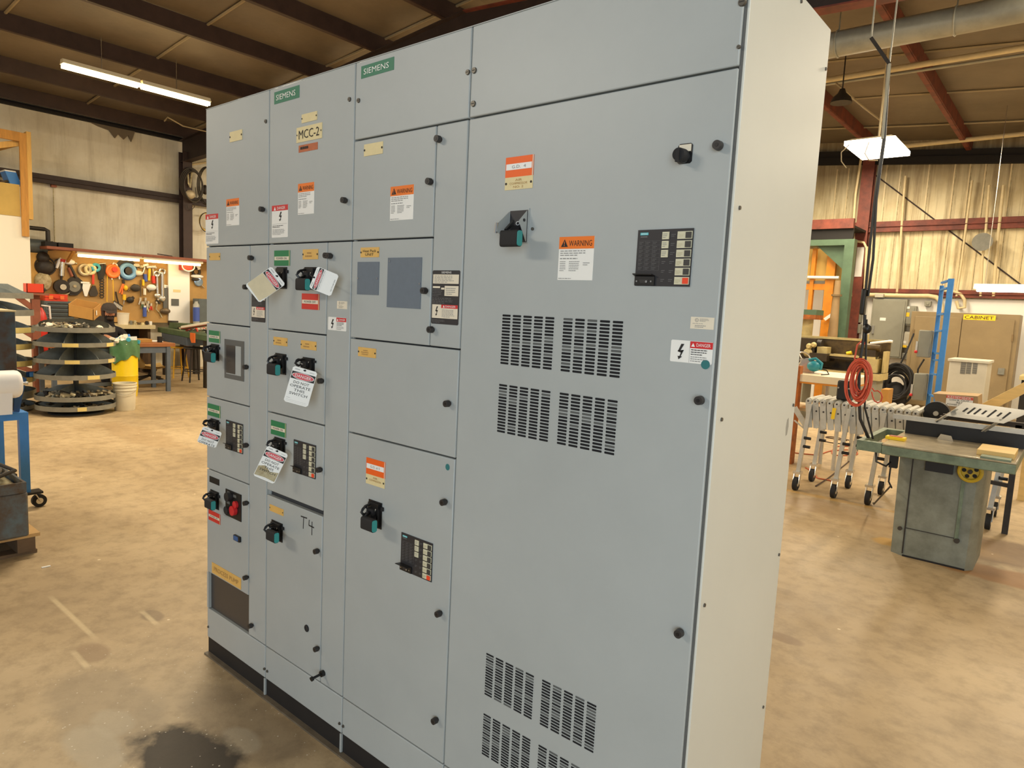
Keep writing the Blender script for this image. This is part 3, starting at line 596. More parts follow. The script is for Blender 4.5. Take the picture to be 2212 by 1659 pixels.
for x0, x1 in ((XL-.1, XRIDGE), (XRIDGE, XR+.1)):
    b.add([(x0,YF,roof(x0)+.2), (x1,YF,roof(x1)+.2), (x1,YB+.1,roof(x1)+.2), (x0,YB+.1,roof(x0)+.2)], [(0,1,2,3)], 'ceiling_blanket')
    r = random.Random(3)
    for i in range(11):       # taped joints of the insulation blankets, running up the slope
        y = YF+.9+i*1.86; n = 8
        b.tube([(x0+(x1-x0)*k/n, y+r.uniform(-.02,.02), roof(x0+(x1-x0)*k/n)+.195-r.uniform(0,.02)) for k in range(n+1)], .02, 'seam', 5)
struct('ceiling', b)
# purlins along the building: a web with a flange each
for x in (-11.0, -9.78, -8.19, -6.61, -5.2, -3.8, -2.2, -.7, .85, 2.4, 3.95, 5.5):
    z = roof(x)+.195; m = 'beam_brown' if x < -3 else 'red_iron'
    b = MB(); b.box((x,YF+.05,z-.21), (x+.012,YB-.01,z), m); b.box((x,YF+.05,z-.215), (x-.07,YB-.01,z-.205), m); b.box((x-.004,YF+.05,z-.215), (x+.004,YB-.01,z-.185), m); struct('roof_purlin', b)
def rafter(y, dl=.42, dm=.75, m='beam_dark'):
    b = MB(); t = .075
    for x0, x1, a, c in ((XL+.1, XRIDGE, dl, dm), (XRIDGE, XR-.1, dm, dl)):
        zt0, zt1 = roof(x0)-.02, roof(x1)-.02
        b.prism([(x0,y-.006,zt0), (x1,y-.006,zt1), (x1,y-.006,zt1-c), (x0,y-.006,zt0-a)], (0,.012,0), m)
        for u, v in (((x0,y,zt0), (x1,y,zt1)), ((x0,y,zt0-a), (x1,y,zt1-c))): b.bar(u, v, 2*t, .014, 'red_iron' if (x0 == XRIDGE) else m)
    struct('roof_beam', b)
rafter(4.97); rafter(-1.9)
def ibeam_col(x, y, h, m, w=.2, along='y'):
    b = MB(); f = .09
    b.box((x-w/2,y-.006,0), (x+w/2,y+.006,h), m); b.box((x-w/2-.006,y-f,0), (x-w/2+.006,y+f,h), m); b.box((x+w/2-.006,y-f,0), (x+w/2+.006,y+f,h), m); struct('steel_column', b)
ibeam_col(XL+.22, 4.97, 4.3, 'beam_brown', .18); ibeam_col(XL+.25, -1.9, 4.3, 'beam_dark')
# girts on the walls
def girt(p, q, m, w=.1, h=.14, name='wall_girt'):
    b = MB(); b.bar(p, q, w, h, m); b.bar((p[0],p[1],p[2]), (q[0],q[1],q[2]), w*1.6, .012, m); return struct(name, b)
girt((XL+.09,YF+.1,3.395), (XL+.09,YB-.1,3.395), 'beam_dark', .09, .15)
girt((XL+.05,YF+.1,ZE+.02), (XL+.05,YB-.1,ZE+.02), 'dark_gap', .08, .07)
zg = at(1990, 487, 1, YB-.1).z; girt((XL+.1,YB-.07,zg), (XR-.1,YB-.07,zg), 'red_iron', .1, .2)
zg = at(1990, 633, 1, YB-.1).z; girt((XL+.1,YB-.07,zg), (XR-.1,YB-.07,zg), 'red_iron', .1, .14)
girt((XL+.1,YB-.05,roof(XL)-.12), (XRIDGE,YB-.05,roof(XRIDGE)-.12), 'dark_gap', .09, .26); girt((XRIDGE,YB-.05,roof(XRIDGE)-.12), (XR,YB-.05,roof(XR)-.12), 'dark_gap', .09, .26)
# panel joints of the back wall, wainscot of white board below the low girt
b = MB()
for px in (1790, 1815, 1895, 1925, 1985, 2040, 2072, 2105, 2160, 2205):
    x = at(px, 560, 1, YB).x; b.box((x-.012,YB-.012,0), (x+.012,YB,4.7), 'pipe_cream'); b.box((x+.014,YB-.004,0), (x+.024,YB,4.7), 'grime')
struct('trim_1', b)
mat('wainscot', (244,240,230), .5)
x0 = at(1835, 650, 1, YB-.02).x
b = MB(); b.box((x0,YB-.03,0), (XR-.1,YB-.012,zg-.09), 'wainscot'); struct('trim_2', b)
b = MB(); b.prism([at(*q_, 0, XL+.06) for q_ in ((196,264), (292,284), (284,306), (277,292), (268,301), (256,289), (249,298), (236,281), (212,272))], (-.04,0,0), 'ceiling_blanket'); struct('ceiling_torn_flap', b)
# column, brace and loft beam at the back wall
x = at(1862, 500, 1, YB-.2).x; b = MB(); b.box((x-.11,YB-.23,0), (x+.11,YB-.215,4.85), 'red_iron'); b.box((x-.11,YB-.05,0), (x+.11,YB-.035,4.85), 'red_iron'); b.box((x-.008,YB-.22,0), (x+.008,YB-.04,4.85), 'red_iron'); struct('steel_column', b)
b = MB(); p = at(1880,370,1,YB-.02); q = at(2212,620,1,YB-.02); b.cyl(p, q, .012, 'beam_dark', n=8); struct('cross_brace', b)
# ================================================================== left side: benches, bins and the tool board along the left wall
mat('bin_grey', (142,148,144), .5, .2, var=.25, scale=12); mat('bin_dark', (66,72,76), .5, .2, var=.3, scale=8); mat('lip_grey', (138,136,124), .45, .2, var=.2, scale=14); mat('yellow_label', (218,196,120), .6)
mat('cardboard', (178,130,62), .8, var=.12, scale=7); mat('cardboard_in', (150,106,50), .85); mat('rag', (232,222,200), .9, var=.15, scale=20); mat('fitting', (128,110,86), .45, .5, var=.5, scale=26); mat('fitting_pale', (196,180,146), .45, .3, var=.3, scale=20)  # second, paler tone for fittings and tool parts
mat('liner', (92,136,92), .3, var=.3, scale=9, bump=.6); mat('barrel_yellow', (240,204,18), .4, var=.1, scale=5); mat('pail_white', (226,216,188), .45, var=.08, scale=7)
mat('wood', (212,152,70), .65, var=.25, scale=5, stretch=(6,6,.7)); mat('wood_pale', (228,180,96), .65, var=.2, scale=5, stretch=(6,6,.7)); mat('plywood', (206,172,92), .7, var=.12, scale=4); mat('pegboard', (184,144,84), .75, var=.14, scale=3); mat('partition', (244,238,218), .6)
mat('steel_blue', (66,138,212), .45, var=.12, scale=10); mat('blue_dark', (40,88,150), .5, var=.2, scale=10); mat('tank_rust', (104,130,142), .45, .35, var=.6, scale=4.5, col2=(92,72,52), bump=.1); mat('tank_dark', (62,92,106), .5, .2, var=.6, scale=5, col2=(66,50,42)); mat('roll_white', (246,244,240), .5); mat('pallet_wood', (206,164,104), .75, var=.3, scale=6); mat('pallet_dark', (110,86,60), .8, var=.3, scale=6)
mat('hose', (58,50,40), .55); mat('desk_top', (158,96,48), .55, var=.2, scale=8); mat('desk_leg', (96,106,118), .5, .2, var=.15, scale=8); mat('chair_shell', (206,172,108), .5, var=.1, scale=9); mat('stool_yellow', (206,156,36), .45, var=.2, scale=9); mat('machine_green', (88,112,80), .5, var=.3, scale=7); mat('bench_front', (214,196,150), .6, var=.15, scale=9); mat('toolbox', (98,106,108), .45, .3, var=.15, scale=8)
mat('red_case', (226,66,34), .45); mat('extinguisher', (206,44,30), .35); mat('skin', (196,138,106), .55); mat('cap', (70,60,54), .8, var=.25, scale=60); mat('hoodie', (26,25,27), .85, var=.2, scale=30); mat('jeans', (40,46,60), .85); mat('hair', (60,44,34), .8)
mat('chrome', (214,210,200), .25, .9); mat('tool_dark', (58,52,46), .5, .3, var=.3, scale=20); mat('blue_ring', (120,168,210), .4); mat('reel_orange', (240,120,50), .5); mat('tool_blue', (70,92,170), .5); mat('tool_yellow', (244,196,40), .5); mat('tool_red', (206,60,40), .5); mat('cyan', (70,170,190), .5); mat('clear', (206,206,196), .15, alpha=.6)
mat('tube_glow', (255,226,166), .4, emit=15); mat('red_wood', (156,92,66), .65, var=.25, scale=9); mat('mirror_blue', (150,176,206), .15, .6); mat('cream_jug', (240,230,206), .5)
PX = XL+.38
WX = PX-.1      # board backing line
def W(px, py, off=.03): return at(px, py, 0, PX+off)
def rdir(p): d = Vector((p.x-CAM.x, p.y-CAM.y, 0)); return d.normalized()
# --- rotary bins
def clutter(mb, c, R, n, seed, m=('fitting','fitting_pale','tool_dark'), a0=0, a1=6.28, sz=.03):
    r = random.Random(seed)
    for i in range(n):
        t, q = r.uniform(a0, a1), R*math.sqrt(r.uniform(.1, 1)); p = Vector((c[0]+q*math.cos(t), c[1]+q*math.sin(t), c[2]+r.uniform(.3,1.2)*sz))
        d = Vector((r.uniform(-1,1), r.uniform(-1,1), r.uniform(-.3,.4))).normalized(); l = r.uniform(.6, 2.)*sz
        if r.random() < .5: mb.cyl(p-d*l, p+d*l, sz*r.uniform(.3,.6), r.choice(m), n=7)
        else: mb.bar(p-d*l, p+d*l, sz*r.uniform(.5,1.1), sz*r.uniform(.4,.9), r.choice(m))
def tray(root, c, z, R, h, rise, nd, rot, labels=(), open_top=False, flat=False):
    b = MB(); b.lathe((c[0],c[1],z), [(0,0), (R,0), (R+.004,0), (R+.004,h), (R-.003,h), (R-.003,.006), (0,.006)], 'lip_grey', 40)
    o = b.build('tray', root); b = MB()
    if rise:
        for k in range(nd):
            t = rot+2*math.pi*k/nd; u = Vector((math.cos(t), math.sin(t), 0)); n = 9
            pts = [Vector((c[0],c[1],z+.006))]+[Vector((c[0],c[1],z+.006))+u*(R*.97*i/n)+Vector((0,0,rise*math.cos(i/n*math.pi/2)**.7+h*.6)) for i in range(n+1)]+[Vector((c[0],c[1],z+.006))+u*R*.97]
            b.prism(pts, u.cross(Vector((0,0,1)))*.004, 'bin_grey')
        b.build('divider', o)
    for t0, t1, m in labels:
        b = MB(); n = 6; pt = lambda i, zz: (c[0]+(R+.006)*math.cos(t0+(t1-t0)*i/n), c[1]+(R+.006)*math.sin(t0+(t1-t0)*i/n), zz)
        for i in range(n): b.add([pt(i,z+.004), pt(i+1,z+.004), pt(i+1,z+h-.004), pt(i,z+h-.004)], [(0,1,2,3)], m)
        b.build('shelf_tag', o)
    return o
fb = at(166, 902, 2, 0); c1 = fb+rdir(fb)*.43; c1.z = 0; fa = math.atan2(-rdir(fb).y, -rdir(fb).x)
rb = thing('rotary_bin', 'round grey bin stack with six revolving trays, the one under the cardboard box', 'rotary bin', (c1.x, c1.y, 0))
levels = [(890,880), (869,859), (822,812), (787.5,778), (751,741.5), (719,708.5)]
zs = []
for i, (yb, yt) in enumerate(levels):
    z0, z1 = max(.02, zat(yb, fb.x, fb.y)), zat(yt, fb.x, fb.y); zs.append(z0)
    lab = [[(fa+.02, fa+.24, 'yellow_label')], [], [(fa+.28, fa+.6, 'yellow_label')], [(fa-.25, fa+.1, 'yellow_label'), (fa+.9, fa+1.25, 'yellow_label')], [(fa-.3, fa+.08, 'yellow_label'), (fa+.85, fa+1.2, 'yellow_label')], []][i]
    tray(rb, c1, z0, .43, z1-z0, .0 if i == 5 else (.06, .13, .17, .17, .17)[i], 6, fa+.25+i*.13, lab)
b = MB(); b.cyl((c1.x,c1.y,0), (c1.x,c1.y,zs[5]+.1), .03, 'bin_dark', n=14); b.lathe((c1.x,c1.y,0), [(0,0), (.3,0), (.3,.015), (.05,.04), (0,.04)], 'bin_dark', 28); b.build('centre_post', rb)
b = MB(); n = 14
for k in range(n):      # raised half shroud round the back of the top tray
    t0, t1 = fa+math.pi*.42+math.pi*1.16*k/n, fa+math.pi*.42+math.pi*1.16*(k+1)/n; h0, h1 = (.1*math.sin(math.pi*q/n)**.6 if 0 < q < n else 0 for q in (k, k+1)); zz = zs[5]+.04
    f_ = lambda t, r, z: (c1.x+r*math.cos(t), c1.y+r*math.sin(t), z)
    b.add([f_(t0,.42,zz), f_(t1,.42,zz), f_(t1,.37,zz+h1), f_(t0,.37,zz+h0)], [(0,1,2,3)], 'lip_grey')
b.build('back_shroud', rb)
for i, (n, s, l) in enumerate(((90, .026, 'loose fittings heaped in the lowest tray of the six-tray bin'), (110, .036, 'pipe fittings and flat bars piled in the tray above the lowest one'), (22, .016, 'few brown fittings in the third tray up'))):
    b = MB(); clutter(b, (c1.x, c1.y, zs[i]+(.014, .04, .014)[i]), .36, n, i+4, m=('fitting','fitting_pale','tool_dark','lip_grey','grime'), sz=s); o = one('pipe_fittings', b, l, 'fittings'); o['kind'] = 'stuff'
b = MB(); clutter(b, (c1.x-.06, c1.y-.1, zs[5]+.045), .24, 110, 9, m=('fitting','fitting_pale','grime','rag','fitting','hose','lip_grey'), sz=.03); o = one('small_parts', b, 'mixed small parts scattered in the open top tray beside the cardboard box', 'parts'); o['kind'] = 'stuff'
def rag(p, r, seed, label, m='rag'):
    q = random.Random(seed); b = MB(); b.ball((p[0], p[1], p[2]+r*.35), (r, r*.8, r*.45), m, 12)
    b.v = [v+Vector((q.uniform(-1,1), q.uniform(-1,1), q.uniform(-.4,1)))*r*.16 for v in b.v]; return one('cleaning_rag', b, label, 'rag', 'rags in the bins')
p = at(95, 705, 2, zs[5]+.05); rag((c1.x-.02, c1.y-.26, zs[5]+.035), .07, 2, 'white rag at the left rim of the top tray')
rag((c1.x+.16, c1.y+.22, zs[5]+.035), .05, 5, 'white crumpled rag below the right corner of the cardboard box')
# cardboard box tilted on the top tray
ct = zs[5]+.09; A, Bq, Cq = at(147, 683, 0, c1.x+.06), at(205, 693, 0, c1.x+.2), at(220, 680, 0, c1.x-.1)
def open_box(name, o, u, v, w, t, m, mi, label, cat):
    """Open-topped box: base corner o, edge vectors u, v and height vector w."""
    b = MB(); o, u, v, w = (Vector(x) for x in (o, u, v, w)); un, vn = u.normalized()*t, v.normalized()*t
    b.prism([o, o+u, o+u+v, o+v], w.normalized()*t, m)
    for a, e, n in ((o, u, vn), (o+v-vn, u, vn), (o, v, un), (o+u-un, v, un)): b.prism([a, a+e, a+e+w, a+w], n, m)
    return one(name, b, label, cat)
xf = c1.x+.16; q0, q1, q2, q3 = at(147,657,0,xf), at(202,668,0,xf), at(165,645,0,xf-.27), at(147,683,0,xf)
p0 = q3; p1 = at(202,694,0,xf); u = q1-q0; v = q2-q0; w_ = q0-q3
open_box('cardboard_box', p0, u, v, w_, .006, 'cardboard', 'cardboard_in', 'empty open cardboard box tilted on top of the round bin stack', 'box')
b = MB(); q = Dec(b, p1+v*.3+Vector((0,.006,.0)), v, w_, .001); q.rect(0, .05, .04, .11, 'label_white', 3); o = b.build('box_sticker', bpy.data.objects['cardboard_box']); o['label'] = 'white sticker'
# second bin at the picture edge
f2 = at(-8, 899, 2, 0); c2 = f2+rdir(f2)*.43+Vector((-.12,-.02,0)); c2.z = 0
rb2 = thing('rotary_bin', 'round grey bin stack with eight trays at the left edge, behind the blue frame', 'rotary bin', (c2.x, c2.y, 0)); fx = c2-rdir(f2)*.2
R2 = (at(77, 750, 1, c2.y)-c2).x if False else .46
for i, (yb, yt) in enumerate(((893,878), (862,846), (827,815), (791,778), (754,741), (718,705), (680,667), (642,630))):
    z0, z1 = max(.02, zat(yb, fx.x, fx.y)), zat(yt, fx.x, fx.y)
    tray(rb2, c2, z0, R2, z1-z0, .13 if i < 7 else .1, 6, fa+.6+i*.17, [(fa+.35, fa+1.2, 'yellow_label')] if i in (2,3,4,5) else [])
    if i == 7: ztop2 = z0
    if i in (0, 2, 3, 4, 6):
        b = MB(); clutter(b, (c2.x, c2.y, z0+.01), .38, 26, i+20, sz=.026, a0=fa, a1=fa+1.9); o = one('pipe_fittings', b, 'dark fittings on tray %s of the eight-tray bin at the left edge' % ('one from the floor','','three up from the floor','four up from the floor','five up from the floor','','seven up from the floor')[i], 'fittings'); o['kind'] = 'stuff'
b = MB(); b.cyl((c2.x,c2.y,0), (c2.x,c2.y,ztop2+.12), .03, 'bin_dark'); b.build('centre_post', rb2)
b = MB(); pts = [Vector((c2.x+.05,c2.y-.45,ztop2+.05)), Vector((c2.x+.05,c2.y-.4,ztop2+.16)), Vector((c2.x+.05,c2.y+.2,ztop2+.17)), Vector((c2.x+.05,c2.y+.42,ztop2+.05))]; b.prism(pts, (-.3,0,.0), 'bin_grey'); one('metal_cover', b, 'flat grey metal cover lying on the eight-tray bin', 'cover')
p = at(58, 632, 0, -8.62); zrb = p.z; open_box('parts_bin', p, (0,.21,0), (-.16,.0,0), (0,.0,.13), .008, 'red_case', 'red_case', 'bright red plastic bin behind the grey metal cover', 'bin')
p = at(62, 815, 0, c2.x+.33); open_box('parts_bin', p, (0,.13,.0), (-.1,0,0), (0,0,.06), .006, 'steel_blue', 'steel_blue', 'small blue plastic bin on a low tray of the eight-tray bin', 'bin')
# reddish wooden stand between the bins and the wall
b0 = thing('wooden_stand', 'reddish brown wooden stand behind the two round bin stacks', 'stand', (-8.9, 1.75, 0))
b = MB(); b.box((-8.82,p_.y-.1,zrb-.03) if 0 else (-8.85,at(58,632,0,-8.62).y-.05,zrb-.03), (-8.58,at(58,632,0,-8.62).y+.26,zrb), 'red_wood'); b.build('top_board', b0)
X = -8.7; y0 = at(79, 750, 0, X).y
b = MB(); b.box((X-.05,y0-.05,0), (X+.04,y0+.05,zrb-.03), 'red_wood'); b.build('post', b0)
for za, zb2 in ((1.05,.8), (1.5,1.2), (.45,.3)): b = MB(); b.bar((X,y0-.35,za), (X,y0,zb2), .05, .07, 'red_wood'); b.build('brace', b0)
b = MB(); b.box((X-.42,y0-.9,.42), (X+.02,y0+.4,.46), 'red_wood'); b.build('shelf', b0)
# fire extinguisher
p = at(87, 715, 0, -8.95); e = thing('fire_extinguisher', 'red fire extinguisher behind the round bin stacks', 'fire extinguisher', (p.x, p.y, .0))
zt, zb_ = zat(664, p.x, p.y), .46
b = MB(); b.lathe((p.x,p.y,zb_), [(0,0), (.085,0), (.09,.02), (.09,(zt-zb_)*.78), (.07,(zt-zb_)*.9), (.03,zt-zb_), (0,zt-zb_)], 'extinguisher', 24); b.build('cylinder', e)
b = MB(); b.lathe((p.x,p.y,zb_), [(.0905,(zt-zb_)*.05), (.0905,(zt-zb_)*.14)], 'label_white', 24); b.build('label_band', e)
b = MB(); b.cyl((p.x,p.y,zt), (p.x,p.y,zt+.05), .022, 'tool_dark'); b.bar((p.x-.02,p.y,zt+.05), (p.x+.1,p.y,zt+.08), .02, .015, 'tool_dark'); b.build('valve', e)
b = MB(); b.tube([(p.x,p.y+.02,zt+.03), (p.x+.02,p.y+.12,zt+.02), (p.x+.02,p.y+.13,zt-.2), (p.x+.02,p.y+.1,zt-.3)], .013, 'label_white', 8); b.build('hose', e)
# yellow barrel with green liner, pail
p = at(271, 859, 2, 0); c = p+rdir(p)*.16; yb_ = thing('trash_barrel', 'yellow barrel with a green bag liner folded over its rim', 'barrel', (c.x, c.y, 0)); zr = zat(735, c.x-.0, c.y)
b = MB(); b.lathe(c, [(r_*.76, h_) for r_, h_ in ((0,0), (.2,0), (.205,.01), (.215,.1), (.222,.12), (.222,.3), (.228,.31), (.222,.32), (.225,zr-.03), (.225,zr), (.21,zr), (.205,.02), (0,.02))], 'barrel_yellow', 36); b.build('barrel', yb_)
r = random.Random(5); b = MB(); n = 44; L = []
for j, (rr, zz) in enumerate(((.2,zr-.12), (.215,zr+.008), (.236,zr+.012), (.244,zr-.04), (.25,zr-.12), (.246,zr-.2), (.24,zr-.27))):
    for i in range(n):
        t = 2*math.pi*i/n; q = rr*.76+(.007*math.sin(i*5.3+j)+r.uniform(-.004,.004) if j > 2 else 0); z_ = zz+(.05*math.sin(t*2+.8)+.015*math.sin(t*7) if j == 6 else 0); L.append((c.x+q*math.cos(t), c.y+q*math.sin(t), z_))
b.add(L, [(j*n+i, j*n+(i+1) % n, (j+1)*n+(i+1) % n, (j+1)*n+i) for j in range(6) for i in range(n)], 'liner'); b.build('bag_liner', yb_, recalc=False)
b = MB(); b.lathe((c.x,c.y,zr-.12), [(0,.0), (.15,.0)], 'ink', 24); clutter(b, (c.x,c.y,zr-.03), .12, 26, 3, m=('label_white','steel_blue','rag','cyan'), sz=.06); o = one('crumpled_trash', b, 'crumpled paper and wrappers filling the green-lined yellow barrel', 'trash'); o['kind'] = 'stuff'
p = at(270, 889, 2, 0); c = p+rdir(p)*.125; zr = zat(826, c.x, c.y)-.005; t = thing('pail', 'white plastic pail standing on the floor in front of the yellow barrel', 'pail', (c.x, c.y, 0))
b = MB(); b.lathe(c, [(0,0), (.112,0), (.118,.01), (.132,zr*.74), (.14,zr*.745), (.14,zr*.77), (.133,zr*.775), (.134,zr*.86), (.143,zr*.865), (.143,zr*.89), (.135,zr*.895), (.136,zr-.014), (.144,zr-.012), (.144,zr), (.13,zr), (.112,.02), (0,.02)], 'pail_white', 32); b.build('bucket', t)
b = MB(); b.tube([(c.x+.143*math.cos(a), c.y+.143*math.sin(a), zr*.86-.09*math.sin((a-fa+1.57)/1.0)) for a in [fa-1.57+3.14*i/14 for i in range(15)]], .003, 'chrome', 6); b.build('bail_handle', t)
# desk with clutter
dl = at(362, 845, 2, 0); zd = zat(741, dl.x, dl.y); dy1 = dl.y+.06; dy0 = dy1-1.65; dx1 = dl.x+.03; dx0 = dx1-.6
t = thing('desk', 'brown topped desk on blue-grey steel legs', 'desk', ((dx0+dx1)/2, (dy0+dy1)/2, 0))
b = MB(); b.box((dx0-.03,dy0,zd-.055), (dx1+.005,dy1+.05,zd-.0), 'desk_top'); b.build('desk_top', t, bevel=.004)
for x, y in ((dx1-.03,dy1-.05), (dx1-.03,dy0+.06), (dx0+.03,dy1-.05), (dx0+.03,dy0+.06)): b = MB(); b.box((x-.028,y-.028,.0), (x+.028,y+.028,zd-.055), 'desk_leg'); b.build('leg', t)
b = MB(); b.box((dx1-.05,dy0+.06,zd-.15), (dx1-.02,dy1-.05,zd-.055), 'desk_leg'); b.box((dx0+.02,dy1-.065,zd-.15), (dx1-.04,dy1-.04,zd-.055), 'desk_leg'); b.build('apron', t)
b = MB(); b.bar((dx1-.04,dy0+.06,.16), (dx1-.04,dy1-.05,.16), .03, .05, 'desk_leg'); b.build('stretcher', t)
def onz(px, py, z): return at(px, py, 2, z)
for i, (px, py, s, lab) in enumerate(((300,733,.12,'white paper sheet on the desk nearest the yellow barrel'), (318,734,.1,'small white sheet in the middle of the desk'), (335,737,.11,'white sheet near the right end of the desk'))):
    q = onz(px, py, zd+.003); q.x = min(max(q.x, dx0+.1), dx1-.1); b = MB(); b.prism([(q.x-s,q.y-s*.8,zd), (q.x+s*.6,q.y-s,zd), (q.x+s,q.y+s*.7,zd), (q.x-s*.6,q.y+s,zd)], (0,0,.004+.003*i), 'label_white'); one('paper_sheet', b, lab, 'paper', 'papers on the desk')
q = onz(352, 735, zd); b = MB(); b.lathe((dx1-.2,dy1-.1,zd), [(0,0), (.035,0), (.038,.09), (.033,.09), (.032,.01), (0,.01)], 'black', 16); b.torus((dx1-.2,dy1-.055,zd+.045), .022, .005, 'black', (1,0,0)); one('mug', b, 'black mug on the right end of the desk', 'mug')
b = MB(); b.box((dx0+.2,dy1-.4,zd), (dx0+.42,dy1-.22,zd+.05), 'cardboard'); one('small_carton', b, 'small flat tan carton on the desk beside the black mug', 'carton', bevel=.004)
b = MB(); b.box((dx0+.3,dy1-.9,zd), (dx0+.5,dy1-.72,zd+.045), 'tool_blue'); b.box((dx0+.31,dy1-.89,zd+.045), (dx0+.49,dy1-.73,zd+.06), 'label_white'); one('book_stack', b, 'blue book with white pages on the desk behind the barrel', 'book')
# tan shell chair on a swivel base
p = at(319, 826, 2, 0); cx, cy = p.x, p.y+.03; ch = thing('swivel_chair', 'tan moulded shell chair on a swivel base tucked by the desk', 'chair', (cx, cy, 0)); zs_ = zat(797, cx, cy); zbk = zat(752, cx, cy)
b = MB(); n, k = 12, 9; L = []
for i in range(n+1):
    s = i/n
    if s < .5: q = s/.5; yy, zz, hw = .26-.42*q, zs_+.035-.03*math.sin(q*3.1)+.0, .2+.04*math.sin(q*2.6)
    else: q = (s-.5)/.5; yy, zz, hw = -.16-.12*math.sin(q*1.5), zs_+.03*(1-q)+(zbk-zs_)*q**1.15+.005, .235-.06*q*q
    for j in range(k+1):
        a = (j/k-.5)*2; L.append((cx+hw*a, cy+yy+(.03*a*a if s > .5 else 0), zz+.05*abs(a)**2.5*(1 if s < .7 else .3)))
fs = [(i*(k+1)+j, i*(k+1)+j+1, (i+1)*(k+1)+j+1, (i+1)*(k+1)+j) for i in range(n) for j in range(k)]
b.add(L, fs, 'chair_shell'); b.add([Vector(v)+Vector((0,.0,-.012)) for v in L], fs, 'chair_shell'); b.build('seat_shell', ch, recalc=False)
b = MB(); b.cyl((cx,cy,.1), (cx,cy,zs_-.02), .022, 'tool_dark'); b.cyl((cx,cy,zs_-.05), (cx,cy,zs_-.012), .1, 'tool_dark', r2=.12); b.build('post', ch)
for kx in range(4):
    a = kx*math.pi/2+.5; e = (cx+.26*math.cos(a), cy+.26*math.sin(a)); b = MB(); b.bar((cx,cy,.12), (e[0],e[1],.065), .03, .03, 'tool_dark'); o = b.build('base_leg', ch)
    b = MB(); b.cyl((e[0]-.012,e[1],.028), (e[0]+.012,e[1],.028), .028, 'rubber', n=14); b.build('caster', o)
# stools
def stool(label, px, py, ztop, m, w=.16, back=False):
    p = at(px, py, 2, 0); t = thing('work_stool', label, 'stool', (p.x, p.y, 0)); h = zat(ztop, p.x, p.y)
    b = MB(); b.lathe((p.x,p.y,h-.03), [(0,0), (w,0), (w+.01,.015), (w,.03), (0,.03)], m, 24); b.build('seat', t)
    for k in range(4):
        a = math.pi/4+k*math.pi/2; u = Vector((math.cos(a), math.sin(a), 0)); b = MB(); b.cyl(p+u*w*1.25, p+u*w*.8+Vector((0,0,h-.03)), .014, m, n=10); b.build('leg', t)
    b = MB(); b.torus((p.x,p.y,h*.32), w*1.08, .009, m, (0,0,1)); b.build('foot_ring', t); return t
stool('yellow work stool in the gap right of the desk', 384, 815, 748, 'stool_yellow'); stool('dark legged stool nearest the switchgear edge', 420, 824, 750, 'tool_dark', .17)
# --- bench along the wall under the tool board
zb = .92; bx = WX+.75; by0, by1 = at(86, 690, 0, bx).y, at(336, 700, 0, bx).y
t = thing('wall_bench', 'long workbench with a cream front edge under the tool board', 'workbench', ((WX+bx)/2, (by0+by1)/2, 0))
b = MB(); b.box((WX+.13,by0,zb-.07), (bx,by1,zb), 'bench_front'); b.build('bench_top', t)
b = MB(); b.box((WX+.13,by0+.05,.0), (bx-.1,by0+.1,zb-.07), 'pallet_dark'); b.box((WX+.13,by1-.1,.0), (bx-.1,by1-.05,zb-.07), 'pallet_dark'); b.box((WX+.2,by0+.1,.05), (WX+.25,by1-.1,zb-.07), 'dark_gap'); b.build('base', t)  # the dark sheet at the back paints the shade under the bench top
